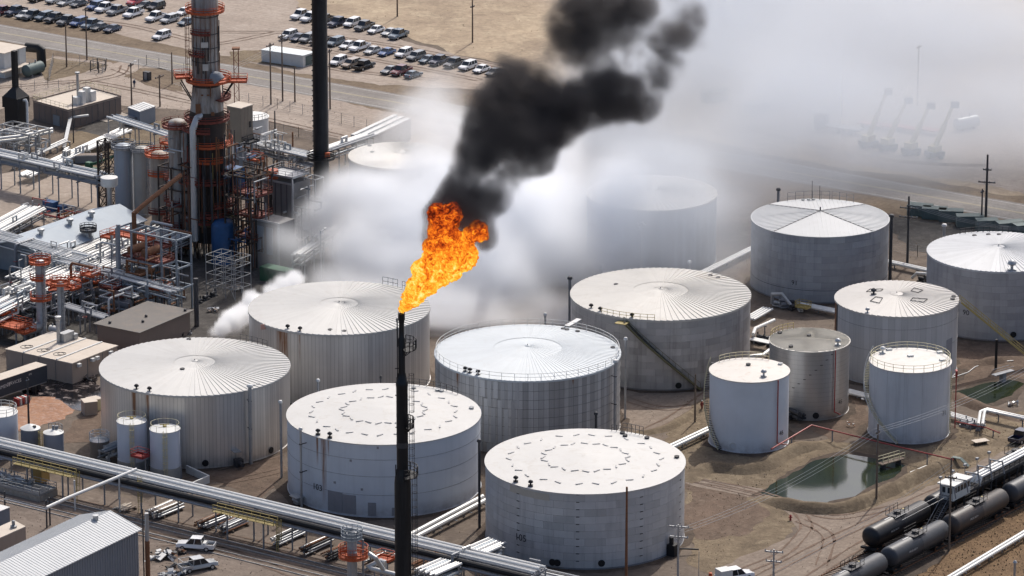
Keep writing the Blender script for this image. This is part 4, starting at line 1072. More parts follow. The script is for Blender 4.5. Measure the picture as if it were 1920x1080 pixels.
vessel('thin pale column standing just right of the slim sooty one', P(352, 476), .85, top_z(P(352, 476), 250), M['soot'], ladder=False, decks=[(top_z(P(352, 476), 345), 1.2, -1.5, 1.5, 'orange')])
vessel('blue-grey silo, first of the pair behind the round vent', P(234, 398), 1.75, top_z(P(234, 398), 278), paint('silo_blue_grey', (.34, .38, .43), .5, .1, .15, .5, (.3, .2, .12, 1), .4, True), 'silo', 'silo', ladder=False, decks=[(top_z(P(234, 398), 276), .5, 0, 6.28, 'grey')])
vessel('grey-tan silo, second of the pair behind the round vent', P(269, 402), 1.7, top_z(P(269, 402), 283), paint('silo_grey_tan', (.38, .37, .34), .5, .1, .15, .5, (.3, .2, .12, 1), .4, True), 'silo', 'silo', ladder=True, decks=[(top_z(P(269, 402), 281), .5, 0, 6.28, 'grey')])
vessel('tan column wrapped in pipes between the silos and sooty column', P(303, 425), 1.8, top_z(P(303, 425), 292), paint('column_tan', (.36, .31, .26), .6, .1, .3, .5, (.12, .08, .05, 1), .6, True), decks=[(top_z(P(303, 425), 290), 1.0, 0, 6.28), (top_z(P(303, 425), 325), .9, -2.5, -.5), (top_z(P(303, 425), 395), 1.0, -2.5, .5, 'dkred')])
# lattice tower
b_ = P(186, 392); zt = top_z(b_, 264)
lt = thing('lattice_tower', 'dark braced steel tower beside the blue-grey silo', 'tower', b_, GRID)
for i in (0, 2.6):
    for j in (0, 2.2): MB().bar((i, j, 0), (i, j, zt), .3).build('post', M['char'], lt)
kk = 5
for q in range(kk):
    z0, z1 = zt * q / kk, zt * (q + 1) / kk
    for j in (0, 2.2): MB().bar((0, j, z0), (2.6, j, z1), .12).bar((2.6, j, z0), (0, j, z1), .12).bar((0, j, z1), (2.6, j, z1), .16).build('brace', M['char'], lt)
    for i in (0, 2.6): MB().bar((i, 0, z0), (i, 2.2, z1), .12).bar((i, 0, z1), (i, 2.2, z1), .16).build('brace', M['char'], lt)
# round vent
b_ = P(207, 428); zt = top_z(b_, 340)
vt = thing('roof_vent', 'round cream-topped vent cowl on a thick grey pipe', 'vent', b_)
MB().tube((0, 0, 0), (0, 0, zt - .8), .5, n=16).build('stem', M['galv'], vt); MB().lathe([(.5, zt - 1.2), (1.5, zt - .8), (1.6, zt - .6), (1.6, zt + .8), (1.5, zt + .82), (.01, zt + .95)], 24).build('cowl', M['white'], vt)
# black chimney
b_ = P(604, 440); zt = top_z(b_, -120)
bs = thing('chimney', 'tall black chimney rising out of the top of the picture', 'chimney', b_)
MB().lathe([(1.9, 0), (1.9, 3), (1.42, 8), (1.40, zt)], 28).build('barrel', sooty, bs)
deck_ring(bs, (0, 0), top_z(b_, 296), 1.4, 2.6, m='black', band=True); MB().box((1.2, -1.2, top_z(b_, 288)), (.9, .7, 1.0)).build('orange_light_box', M['orange'], bs)
for i in range(46): 
    z = top_z(b_, 320) + i * .95
    MB().box((-1.47, -.15, z), (.16, .3, .18)).build('climbing_rung', M['black'], bs)
# heater block
def block(label, px, py, dx, dy, h, m, z0=0.0, name='heater_block', cat='furnace'):
    t = thing(name, label, cat, P(px, py), GRID); MB().box((dx / 2, dy / 2, z0 + h / 2), (dx, dy, h)).build('casing', m, t, smooth=False); return t
hb = block('tall sooty concrete heater block half veiled by white smoke', 497, 470, 6.6, 5.2, 13.6, M['concrete'])
for i in range(1, 5): MB().bar((i * 1.32, -.04, .1), (i * 1.32, -.04, 13.5), .1).build('panel_joint', M['dark'], hb)
MB().bar((6.7, -.2, 0), (6.7, -.2, 14.5), .3).build('corner_post', M['galv'], hb); MB().bar((0, -.2, 13.6), (6.7, -.2, 13.6), .3).build('cornice', M['galv'], hb)
deck_box(hb, (3.3, 2.6), 6.4, 5, 14.6, 0, 'galv'); MB().lathe([(1.1, 0), (1.1, 1.6), (.01, 1.8)], 16, (1.0, 1.2, 13.6)).build('orange_vent', M['orange'], hb)
lb = block('lower dark heater house in front of the concrete block', 472, 500, 6.4, 4.5, 9.0, M['concrete'], name='heater_house')
MB().bar((6.4, -.15, 0), (6.4, -.15, 9.2), .3).bar((0, -.15, 9.1), (6.5, -.15, 9.1), .3).build('edge_frame', M['galv'], lb)
for x in (2.2, 4.3): MB().box((x, -.05, 5.5), (1.4, .12, 5)).build('panel', M['bluegrey'], lb)
vp = thing('vent_pipe', 'white capped vent pipe standing before the dark heater house', 'vent pipe', P(520, 492)); zt = top_z(P(520, 492), 420)
MB().tube((0, 0, 0), (0, 0, zt), .3).lathe([(.3, zt - .1), (.55, zt), (.55, zt + .3), (.01, zt + .5)], 12).build('pipe', M['galv'], vp)
gb = thing('green_container', 'green container glimpsed through the smoke near the heater', 'container', P(520, 528), GRID); MB().box((0, 0, 1.3), (6, 2.5, 2.6)).build('shell', M['green'], gb, smooth=False)
for i in range(7): MB().box((-2.7 + i * .9, -1.27, 1.3), (.12, .06, 2.3)).build('rib', M['green'], gb)
vessel('thin tall vent stack at the corner of the dark-roofed building', P(369, 612), .42, top_z(P(369, 612), 522), M['dark'], 'vent_stack', 'stack', ladder=False, dome=False)
# red mast
b_ = P(446, 300); zt = top_z(b_, 92); rm_ = thing('lattice_mast', 'slender rust-red lattice mast right of the burnt column', 'mast', b_)
for x, y in ((-.45, -.45), (.45, -.45), (.45, .45), (-.45, .45)): MB().bar((x, y, 0), (x, y, zt), .11).build('leg', M['dkred'], rm_)
for i in range(int(zt / 1.2)):
    s_ = 1 if i % 2 else -1; MB().bar((-.45 * s_, -.45, i * 1.2), (.45 * s_, -.45, i * 1.2 + 1.2), .07).bar((.45, -.45 * s_, i * 1.2), (.45, .45 * s_, i * 1.2 + 1.2), .07).build('lacing', M['dkred'], rm_)
MB().box((0, 0, zt + .15), (1.5, 1.5, .3)).build('lamp_head', M['rust'], rm_)
# open silver frame with exchangers
fb_ = P(333, 588); sf = frame('open silver steel frame three storeys high beside the dark-roofed building', fb_ - E1 * 13.6, 4, 1, 3.4, 4.0, [4.2, 8.0, 13.2])
deck_box(sf, (5.5, 2), 9, 3.6, 8.3, 0, 'dkred')
for x, z in ((3.0, 9.6), (6.2, 9.6), (4.6, 5.6)):
    o = MB().lathe([(.01, -2.2), (.75, -1.9), (.75, 1.9), (.01, 2.2)], 14).build('exchanger', M['rust'], sf); o.rotation_euler = (R(90), 0, 0); o.location = (x, 2, z)
MB().pipe([(1.0, -.6, 14.2), (1.0, -.6, 4)], .35, 10).build('drop_pipe', M['bluegrey'], sf)
MB().pipe([(1.6, 3, 9), (1.6, 3, 15.4), (1.6, 5, 16.2), (1.6, 16, 19.5)], .42, 12).build('overhead_pipe', M['rust'], sf)
frame('spindly pale scaffold in the haze below the blue vessel', P(420, 560) - E1 * 4, 3, 2, 2.2, 2.2, [2, 4, 6, 7.4], 'galv', name='scaffold', w=.1)
frame('pale pipe-support frame on top of the heater block', P(560, 470) - E1 * 1, 2, 1, 2.5, 2.5, [5, 10, 14], 'galv', w=.16)
frame('charred frame crowded with pipe left of the burnt column', P(300, 470), 3, 2, 3, 3, [4, 8, 12, 16], 'char', w=.24)
frame('charred frame of red decks right of the burnt column', P(440, 500) - E1 * 2, 2, 2, 3.0, 3.0, [5, 9, 13, 17], 'char', w=.24)
for i, (px, py) in enumerate(((310, 470), (440, 495))):
    t = thing('red_deck_stack', ('stack of sooty red decks left of the burnt column', 'stack of sooty red decks right of the burnt column')[i], 'platform', P(px, py), GRID)
    for z in (5, 9, 13): deck_box(t, (2.5, 2.5), 5.5, 4.5, z + .3, 0, 'dkred')
    for x, y in ((.2, .4), (4.8, .4), (4.8, 4.6), (.2, 4.6)): MB().bar((x, y, 0), (x, y, 13.3), .2).build('post', M['char'], t)
# small orange-topped columns
vessel('grey column with orange crown deck in the lower pipe maze', P(79, 628), .85, top_z(P(79, 628), 492), M['galv'], decks=[(top_z(P(79, 628), 492), 1.0, 0, 6.28), (top_z(P(79, 628), 522), .95, -3.2, -1.2), (top_z(P(79, 628), 560), 1.0, -3.6, -.2)])
vessel('shorter grey column with orange deck right of the crowned one', P(116, 640), .62, top_z(P(116, 640), 532), M['galv'], decks=[(top_z(P(116, 640), 532), 1.0, 0, 6.28), (top_z(P(116, 640), 545), 1.4, .4, 3.2)])
vessel('caged grey vent column in front of the blue-white roof', P(167, 488), .62, top_z(P(167, 488), 432), M['galv'], decks=[(top_z(P(167, 488), 432), .9, 0, 6.28, 'dark')])
drum('horizontal grey drum at the foot of the lower pipe maze', P(60, 634), 4, .95, 1.6, M['galv'], GRID + R(90))
drum('small white drum behind the tan roof', P(104, 630), 2.2, .6, 1.2, M['pipewhite'])
drum('pale horizontal exchanger under orange decks near the dark-roofed building', P(175, 568), 5.5, 1.1, 2.6, M['galv'], GRID, deck='orange')
drum('grey horizontal exchanger half hidden below the silver frame', P(222, 590), 5.0, 1.0, 2.2, M['grey'], GRID, deck='dkred')
def decks(label, px, py, items, name='deck_tower'):
    t = thing(name, label, 'platform', P(px, py), GRID)
    for (x, y, dx, dy, z, m) in items:
        deck_box(t, (x, y), dx, dy, z, 0, m)
        for i, j in ((-1, -1), (1, -1), (1, 1), (-1, 1)): MB().bar((x + i * dx * .46, y + j * dy * .46, 0), (x + i * dx * .46, y + j * dy * .46, z - .1), .16).build('post', M['grey'], t)
    return t
decks('broad low orange deck at the picture edge above the tan building', 22, 636, [(0, 0, 6, 4, 2.6, 'orange'), (-4.5, 2.5, 4, 4, 3.6, 'orange'), (3.6, -.4, 2.2, 3, 2.2, 'orange')])
decks('orange decks between the two orange-topped columns', 100, 600, [(0, 0, 3.4, 2.6, 6.6, 'orange'), (1.5, 3, 3, 2.4, 5.4, 'orange')])
decks('orange and red stair-stepped decks in the middle of the maze', 172, 585, [(0, 0, 2.6, 2.4, 6.8, 'orange'), (-3.2, .4, 3.4, 1.6, 5.2, 'orange'), (3.2, 1.5, 3, 2.4, 4.8, 'dkred')])
decks('orange deck just under the silver frame', 300, 588, [(0, 0, 3.4, 2.2, 4.6, 'orange')])
decks('orange deck behind the silver frame', 205, 500, [(0, 0, 2.4, 2, 5.6, 'orange')])
decks('long sooty orange deck inside the silver frame', 250, 530, [(0, 0, 8.5, 2.6, 8.6, 'orange'), (4, 2.5, 4, 2.6, 7.0, 'dkred')])
decks('orange deck beside the concrete heater block', 480, 420, [(0, 0, 2.6, 2.2, 12.5, 'orange')])
decks('orange decks over the far pipes left of the red mast', 318, 330, [(0, 0, 2.8, 2.2, 6.5, 'orange'), (2, -2, 2, 2, 5, 'dkred')])
# pipe racks
rack('elevated pipe rack crossing left edge before the green crane', P(-20, 343), P(196, 392), 4.0, 6.2, 9, 5.0, 'bluegrey', 4.8, seed=2)
rack('bright bank of white pipes leading up to the silver frame', P(85, 585), P(330, 478), 9.0, 4.6, 16, 6, 'grey', 3.0, seed=3, rad=(.12, .24), mats=['pipewhite', 'pipewhite', 'silver', 'galv'])
rack('second bank of white pipes below the blue-white roof', P(40, 560), P(215, 482), 5.0, 3.6, 9, 6, 'grey', 2.2, seed=15, rad=(.1, .2), mats=['pipewhite', 'silver', 'galv'])
rack('white pipes at picture edge beside the orange-topped column', P(-40, 640), P(110, 565), 6.0, 4.2, 12, 6, 'grey', 2.8, seed=4)
rack('grey pipe rack crossing in front of the blue-white roof', P(-30, 490), P(170, 545), 4.5, 5.6, 7, 6, 'grey', 4.2, seed=5, rad=(.09, .18))
rack('pipe rack running into the silver frame from below', P(115, 545), P(330, 605), 3.2, 5.6, 5, 6, 'bluegrey', 4.2, seed=6, rad=(.09, .18))
rack('low white pipes running up past the silos to the grey shed', P(50, 342), P(232, 258), 3.2, 1.1, 6, 5, 'galv', None, seed=7, rad=(.2, .38), mats=['pipewhite', 'pipewhite', 'silver'])
rack('low pipe pair at the left edge below the furnace', P(30, 318), P(125, 275), 1.6, 1.0, 3, 5, 'galv', None, seed=8, mats=['pipewhite', 'silver'])
rack('pipe rack disappearing behind the burnt column from the grey shed', P(215, 262), P(330, 300), 3.0, 4.4, 6, 5, 'galv', None, seed=9)
rack('dark pipe loop bank in front of dark-roofed building', P(120, 612), P(200, 636), 2.4, 3.6, 6, 5, 'grey', None, seed=10, mats=['galv', 'grey', 'dark'])
rack('pipe rack right of the black chimney toward the cream-roofed tank', P(560, 345), P(690, 300), 3.0, 4.6, 5, 5, 'galv', 3.0, seed=11)
rack('long pipe rack between the burnt column and black chimney', P(470, 320), P(600, 352), 3.4, 5.6, 7, 5, 'galv', 4.0, seed=12)
rack('tangle of pale pipes at the left picture edge under the gravel', P(-30, 470), P(62, 420), 5.0, 2.6, 10, 5, 'galv', 1.2, seed=13)
rack('thin pipe rack beside the wall of the dark heater house', P(560, 520), P(630, 470), 2.6, 4, 5, 5, 'galv', 2.4, seed=14)
# small fittings crowding the maze: pumps, valves and stubs
kinds = ('pump', 'valve', 'pipe_stub')
rnd = random.Random(21)
pump_me = MB().box((0, 0, .15), (1.6, .7, .3)).tube((-.6, 0, .65), (.2, 0, .65), .34, n=10).tube((.2, 0, .65), (.7, 0, .65), .26, n=10).tube((.55, 0, .65), (.55, 0, 1.4), .12, n=8).mesh('pump')
def pump_row(label, a, b, n, m):
    t = thing('pump_row', label, 'pumps', P(*a)); 
    for i in range(n):
        p = P(a[0] + (b[0] - a[0]) * i / max(1, n - 1), a[1] + (b[1] - a[1]) * i / max(1, n - 1)) - P(*a)
        link('pump', pump_me, M[m], t, p, GRID + R(90))
pump_row('line of small grey pumps along the front of the pipe maze', (30, 622), (60, 612), 3, 'grey'); pump_row('line of pumps under the bright bank of white pipes', (150, 600), (240, 560), 6, 'galv'); pump_row('line of pumps between silver frame and scaffold', (372, 570), (400, 556), 3, 'dark')
for i, (px, py, h) in enumerate(((20, 560, 6), (45, 575, 5), (135, 575, 8), (150, 560, 7), (190, 545, 9), (212, 520, 8), (240, 545, 7), (262, 520, 8), (285, 505, 9), (110, 520, 6), (60, 540, 5), (30, 520, 6), (160, 620, 5), (205, 612, 5), (320, 520, 9), (240, 585, 5))):
    side = ['grey', 'white', 'rusty', 'dark'][i % 4]; b = P(px, py)
    t = thing('pipe_riser', 'upright %s pipe riser with goose-neck, %s from the left in the maze' % (side, ORD[i]), 'pipe', b, GRID + (i % 2) * R(90), 'pipe risers in the maze')
    MB().pipe([(0, 0, 0), (0, 0, h - .5), (.2, 0, h - .15), (.55, 0, h), (3.0 + i % 3, 0, h)], .16 + .04 * (i % 3), 8).build('pipe', M[['galv', 'pipewhite', 'rust', 'grey'][i % 4]], t)
    MB().bar((2.6, 0, 0), (2.6, 0, h - .2), .16).build('support', M['grey'], t); MB().ring((0, 0, h * .5), .34, .06, 10).build('valve_wheel', M['red'], t)

# --- buildings
t, L_, Ln, hf = gable('long building with pale blue-white metal roof and three roof vents', P(32, 449, 6.2), P(222, 383, 6.2), P(97, 476, 4.2), paint('blue_white_roofing', (.40, .45, .49), .7, .0, .16, .15, (.30, .36, .42, 1), .6), M['bluegrey'])
for x in (5.5, 13.5, 19.5): MB().lathe([(.4, -.6), (.4, .6), (.65, .65), (.65, 1.05), (.01, 1.2)], 14, L_(x, .9, 6.0)).build('roof_ventilator', M['galv'], t)
t, q, u, v = flat_building('low tan building with cream roof at the edge of the oil spill', ((11, 654), (135, 681), (220, 648)), 3.7, M['tan'], M['cream_roof'], over=.1, joints=3.0)
for f in (.27, .52, .77):
    a, b = q[3].lerp(q[0], f), q[2].lerp(q[1], f); MB().bar((a.x, a.y, 3.78), (b.x, b.y, 3.78), .28, .2).build('roof_beam', M['white'], t, smooth=False)
MB().lathe([(.32, 3.7), (.32, 7.6), (.55, 7.8), (.55, 8.3), (.01, 8.4)], 14, tuple(q[0] * .35 + q[2] * .65)[:2] + (0,)).build('vent_stack', M['galv'], t)
c_ = q[0] * .22 + q[2] * .62 + q[1] * .16; MB().box((c_.x, c_.y, 4.5), (2.6, 1.3, 1.5), GRID + R(90)).box((c_.x + 1.2, c_.y + 1.0, 4.2), (1, 1, .9), GRID).build('air_handler', M['galv'], t)
for f in (.12, .42, .52, .82):
    a = q[0].lerp(q[1], f); MB().box((a.x + .3, a.y - .35, 3.1), (.7, .5, .55), GRID + R(90)).build('wall_lamp', M['white'], t)
for i, f in enumerate((.15, .4, .65)):
    c_ = (q[3].lerp(q[0], f)).lerp(q[2].lerp(q[1], f), .22); MB().ring((c_.x, c_.y, 3.76), .9, .04, 18).ring((c_.x + .5, c_.y + .2, 3.77), .7, .04, 16).build('coiled_hose', M['dark'], t)
t, q, u, v = flat_building('dark-roofed shed with deep eaves below the silver frame', ((182, 606), (261, 622), (356, 582)), 4.2, M['brown'], paint('dark_flat_roof', (.17, .155, .14), .85, 0, .2, .3, (.26, .2, .15, 1), .5), over=.5)
for px, py in ((268, 604), (274, 594), (206, 606), (347, 583)): 
    p = P(px, py, 4.25) - t.location; MB().lathe([(.25, 4.2), (.25, 4.6), (.01, 4.7)], 8, (p.x, p.y, 0)).build('roof_stub', M['dark'], t)
t, q, u, v = flat_building('brown flat-roofed building with white rooftop units and tall flue', ((62, 190), (128, 208), (227, 181)), 3.7, M['brown'], M['cream_roof'], parapet=.25, joints=1.6)
for a, b in ((q[3], q[2]), (q[2], q[1]), (q[3], q[0])):
    hr = MB(); k = 8
    for h in (.6, 1.15): hr.bar((a.x, a.y, 3.8 + h), (b.x, b.y, 3.8 + h), .06)
    for i in range(k + 1):
        p = a.lerp(b, i / k); hr.bar((p.x, p.y, 3.8), (p.x, p.y, 4.95), .06)
    hr.build('roof_railing', M['cream'], t)
for (f, g, w, h) in ((.30, .38, 1.2, 2.6), (.36, .30, 1.3, 1.6), (.42, .52, 1.2, 2.8), (.50, .50, 1.2, 1.8), (.38, .58, 1.6, 2.0)):
    p = q[0].lerp(q[1], g).lerp(q[3].lerp(q[2], g), f * .6); MB().box((p.x, p.y, 3.7 + h / 2), (w, w * .9, h), GRID).build('rooftop_unit', M['white'], t, smooth=False)
p = q[0].lerp(q[1], .45).lerp(q[3].lerp(q[2], .45), .4); MB().lathe([(.26, 3.7), (.26, 9.2), (.5, 9.3), (.5, 9.6), (.01, 9.65)], 12, (p.x, p.y, 0)).build('flue', M['galv'], t)
for f in (.12, .2): 
    p = q[3].lerp(q[0], .5 + f); MB().box((p.x - .02, p.y - .12, 1.1), (1.0, .12, 2.1), GRID).build('door', M['bluegrey'], t)
tag(MB().prism([(p.x, p.y) for p in (P(188, 227), P(200, 231), P(241, 217), P(228, 212))], 0, .18).build('concrete_pad', G['concrete'], smooth=False), kind='structure')
t, q, u, v = flat_building('small blue-grey shed with ribbed white roof', ((240, 201), (262, 209), (291, 199)), 3.2, paint('shed_blue_grey', (.24, .27, .31), .7, 0, .2, .5), M['white'], over=.08)
for i in range(1, 6):
    a, b = q[0].lerp(q[1], i / 6), q[3].lerp(q[2], i / 6); MB().bar((a.x, a.y, 3.25), (b.x, b.y, 3.25), .08).build('roof_rib', M['galv'], t)
MB().box((q[3].x * .6, q[3].y - 1.5, .9), (2.4, 2, 1.8), GRID).build('lean_to', M['grey'], t)
b_ = P(452, 338); zc0, zc1 = top_z(b_, 262), top_z(b_, 198)
t = thing('control_cabin', 'tan sided cabin raised on steel legs behind the burnt column', 'cabin', b_, GRID)
MB().box((0, 0, (zc0 + zc1) / 2), (3.4, 3.6, zc1 - zc0)).build('wall', paint('tan_siding', (.30, .26, .20), .7, 0, .15, .5), t, smooth=False); MB().box((0, 0, zc1 + .08), (3.7, 3.9, .16)).build('roof', M['cream_roof'], t, smooth=False)
for x, y in ((-1.5, -1.6), (1.5, -1.6), (1.5, 1.6), (-1.5, 1.6)): MB().bar((x, y, 0), (x, y, zc0), .28).build('leg', M['bluegrey'], t)
for i in range(8): MB().bar((1.72, -1.6 + i * .45, zc0 + .1), (1.72, -1.6 + i * .45, zc1 - .1), .06).build('siding_rib', M['tan'], t)
MB().box((1.75, .9, (zc0 + zc1) / 2 - .2), (.06, .6, 1.2)).build('window', M['glass'], t); deck_box(t, (2.6, 0), 1.6, 3.4, zc0, 0, 'dark')
t, q, u, v = flat_building('white boxy building in the top-left corner with pale flat roof', ((-50, 90), (8, 100), (48, 87)), 5.4, M['white'], M['cream_roof'], over=.15, joints=1.8)
MB().box((q[0].x * .6 + q[1].x * .4, q[0].y * .6 + q[1].y * .4 - 1.2, 2.0), (9, 2.4, .2), GRID + R(90)).build('loading_dock', M['cream_roof'], t)
drum('dark horizontal tank with square hatches behind the furnace', P(63, 142), 4.6, 1.25, 1.5, M['dkgreen'], GRID + R(90))
t = thing('exhaust_duct', 'fat black elbow duct at the end of the white building', 'duct', P(76, 125)); MB().pipe([(-3, 1, 4.0), (-.4, 0, 4.0), (.2, -.2, 3.5), (.3, -.2, 0)], 1.0, 14).build('duct', M['black'], t)
# black furnace with chimney
b_ = P(32, 262); t = thing('furnace', 'black furnace with tapering hood and square chimney at left', 'furnace', b_, GRID)
zf = lambda py: top_z(b_, py)
MB().box((0, 0, (zf(236) + zf(190)) / 2), (3.4, 3.0, zf(190) - zf(236))).build('firebox', M['black'], t, smooth=False)
MB().box((0, 0, (zf(200) + zf(180)) / 2), (4.0, 3.6, zf(180) - zf(200))).build('breeching', M['black'], t, smooth=False)
MB().lathe([(2.6, zf(180)), (.62, zf(163))], 4, (0, 0, 0), R(45), R(405)).build('hood', M['black'], t, smooth=False)
MB().box((0, 0, (zf(163) + zf(95)) / 2), (.95, .95, zf(95) - zf(163))).build('flue', M['black'], t, smooth=False)
for x in (-1.5, 1.5):
    for y in (-1.3, 1.3): MB().bar((x, y, 0), (x, y, zf(236)), .3).build('leg', M['grey'], t)
MB().pipe([(1.6, 0, zf(186)), (2.6, 0, zf(184)), (2.9, 0, zf(188)), (2.9, 0, 1)], .26, 10).build('white_duct', M['pipewhite'], t)
frame('pale pipe gantry wrapped round the foot of the furnace', P(8, 290) - E1 * 3, 3, 2, 3.2, 3.0, [2.6, 5.0], 'galv', brace=False)
for i, (z, off) in enumerate(((5.4, -1.5), (5.5, -.9), (4.0, -1.2))):
    a, b, c = P(-10, 252, z), P(42, 246, z), P(98, 233, z); o = thing('header_pipe', 'white header pipe bent round the furnace gantry, %s of three' % ORD[i], 'pipe', a); MB().pipe([(0, 0, off), b - a + Vector((0, 0, off)), c - a + Vector((0, 0, off))], .3, 10).build('pipe', M['pipewhite'], o)
t = thing('covered_conveyor', 'narrow white covered stair walk sloping beside the brown building', 'walkway', P(120, 282)); p = P(133, 240) - P(120, 282); MB().bar((0, 0, .5), (p.x, p.y, 2.2), .7, .3).build('deck', M['galv'], t); MB().bar((p.x, p.y, 2.2), (p.x + 3.5, p.y + 1.0, 2.4), .7, .3).build('landing', M['white'], t)
# green telehandler and skip
t = thing('telehandler', 'green telescopic crane parked behind the lattice tower', 'crane', P(172, 328), GRID)
MB().box((0, 0, .9), (3.4, 1.7, .9)).box((-.9, .3, 1.8), (1.2, 1.0, 1.1)).build('body', M['green'], t); MB().bar((-1.2, 0, 1.6), (3.8, 2.5, 3.8), .4).build('boom', M['green'], t)
for x in (-1.1, 1.1):
    for y in (-.9, .9): o = MB().lathe([(.01, -.2), (.5, -.2), (.5, .2), (.01, .2)], 12).build('wheel', M['black'], t); o.rotation_euler = (R(90), 0, 0); o.location = (x, y, .5)
t = thing('skip', 'grey open skip on the grass beyond the green crane', 'skip', P(166, 305), R(5)); MB().box((0, 0, .9), (5.4, 2.0, 1.5)).build('tub', M['grey'], t); MB().box((0, 0, 1.68), (5.0, 1.6, .06)).build('load', M['brown'], t)
t = thing('equipment_crate', 'blue crate stack on the gravel left of the round vent', 'crate', P(95, 394), GRID); MB().box((0, 0, .9), (2.6, 1.6, 1.8)).box((2.4, .6, .6), (1.6, 1.2, 1.2)).build('crate', M['blue'], t)
# --- dark trailer and things in the spill
A, B, C = P(67, 678, 4.0), P(88, 684, 4.0), P(0, 713, 4.0); dv = (C - B); dv.z = 0; dv.normalize(); 
b_ = Vector((B.x, B.y, 0)); wv = Vector((A.x - B.x, A.y - B.y, 0)).normalized(); rz = math.atan2(dv.y, dv.x)
t = thing('semi_trailer', 'dark blue box trailer with white lettering and cream roof', 'trailer', b_, rz)
sgn = 1 if Vector((-dv.y, dv.x, 0)).dot(wv) > 0 else -1; W = 2.6 * sgn
MB().box((8, W / 2, 2.55), (16, 2.6, 2.8)).build('box', paint('dark_blue_trailer', (.035, .045, .06), .5, 0, .25, .8), t, smooth=False); MB().box((8, W / 2, 3.98), (16, 2.62, .06)).build('roof', M['cream_roof'], t, smooth=False)
MB().box((8, W / 2, 1.05), (15.8, 2.4, .16)).build('chassis_rail', M['galv'], t)
wheel_me = MB().lathe([(.01, -.14), (.34, -.14), (.46, -.12), (.5, -.05), (.5, .05), (.46, .12), (.34, .14), (.01, .14)], 14).mesh('wheel')
for x in (1.8, 3.1, 13.0):
    for y in (.25, 2.35): o = link('wheel', wheel_me, M['black'], t, (x, y * sgn, .5)); o.rotation_euler = (R(90), 0, 0)
for body, x, z, sz_ in (('ENVIRONMENT', 11.4, 2.45, .85), ('SERVICES', 7.6, 2.6, .8), ('EMS', 3.9, 3.2, .4), ('T', 15.2, 2.3, 1.4)):
    me = text_mesh(body, sz_); o = link('lettering', me, M['white'], t); o.rotation_euler = (R(90), 0, R(180)) if sgn > 0 else (R(90), 0, 0); o.location = (x, -.02 * sgn, z)
    if sgn < 0: o.location = (x, .02, z); o.rotation_euler = (R(90), 0, R(180))
t = thing('pipe_trailer', 'red and white striped barriers stacked beside the dark trailer', 'barrier stack', P(42, 757), GRID + R(80))
for i in range(5): MB().box((i * .55 - 1.2, 0, .6), (.3, 1.2, 1.2)).build('barrier', M['red'] if i % 2 == 0 else M['white'], t)
for i, (px, py, s_, c, lb) in enumerate(((168, 775, 2.2, 'tan', 'brown cubic crate with pale lid by the oil spill'), (176, 768, 1.9, 'cream', 'cream crate just behind the brown cubic one'), (183, 764, 1.5, 'yellow', 'small yellow-green crate against the insulated tank'))):
    t = thing('crate', lb, 'crate', P(px, py), R(20 + i * 12), 'crates by the spill'); MB().box((0, 0, s_ / 2), (s_, s_, s_)).build('body', M[c], t, smooth=False); MB().box((0, 0, s_ + .05), (s_ * 1.05, s_ * 1.05, .1)).build('lid', M['cream_roof'], t, smooth=False)

# dense secondary pipework threaded through the units
def tangle(label, px, py, dx, dy, z0, z1, n, mats, seed, r=(.06, .2)):
    rn = random.Random(seed); t = thing('pipe_tangle', label, 'pipework', P(px, py), GRID)
    for i in range(n):
        x, y, z = rn.uniform(0, dx), rn.uniform(0, dy), rn.uniform(z0, z1); pts = [(x, y, z)]
        for k in range(rn.randint(2, 4)):
            ax = rn.randrange(3); l = rn.uniform(1.0, 4.0) * rn.choice((-1, 1)); p = list(pts[-1]); p[ax] += l; p[0] = min(max(p[0], -.5), dx + .5); p[1] = min(max(p[1], -.5), dy + .5); p[2] = min(max(p[2], .3), z1)
            if (Vector(p) - Vector(pts[-1])).length > .5: pts.append(tuple(p))
        if len(pts) > 1: MB().pipe(pts, rn.uniform(*r), 6).build('pipe', M[rn.choice(mats)], t)
        if i % 4 == 0: MB().bar((x, y, 0), (x, y, z), .14).build('support', M[rn.choice(['grey', 'dark', 'rust'])], t)
tangle('sooty pipes crowding the left foot of the burnt column', 300, 478, 9, 5, 2, 22, 46, ['char', 'rust', 'dark', 'galv', 'dkred'], 1)
tangle('charred pipes crowding the right foot of the burnt column', 425, 500, 7, 5, 2, 22, 46, ['char', 'rust', 'dark', 'blue', 'grey'], 2)
tangle('grey pipes packed in the middle of the maze', 120, 590, 14, 8, 1, 7, 52, ['galv', 'grey', 'pipewhite', 'rust', 'bluegrey'], 3)
tangle('pale pipes packed at the left edge of the maze', -10, 600, 10, 8, 1, 6, 40, ['galv', 'pipewhite', 'grey', 'dark'], 4)
tangle('pipes packed under the silver frame', 215, 575, 13, 5, 1, 9, 46, ['galv', 'grey', 'dark', 'rust', 'bluegrey'], 5)
tangle('pipes threaded behind the orange-topped columns', 30, 540, 14, 7, 1, 6, 44, ['galv', 'pipewhite', 'grey', 'rust'], 6)
tangle('hazy pipework on the heater block side', 540, 480, 5, 6, 1, 13, 30, ['galv', 'grey', 'pipewhite'], 7)
tangle('pipework between the burnt column and the white tank', 455, 330, 8, 5, 1, 9, 34, ['galv', 'grey', 'rust', 'pipewhite'], 8)
tangle('pipework round the foot of the furnace', 0, 292, 8, 5, .5, 5, 26, ['pipewhite', 'galv', 'grey'], 9)
tangle('pipework beneath the elevated rack at left', 20, 400, 18, 5, .3, 2.5, 26, ['galv', 'rust', 'grey', 'red'], 10)
tangle('rusty pipework wrapped round the tan column', 288, 420, 4, 4, 1, 15, 36, ['rust', 'dkred', 'galv', 'dark'], 11, (.05, .12))
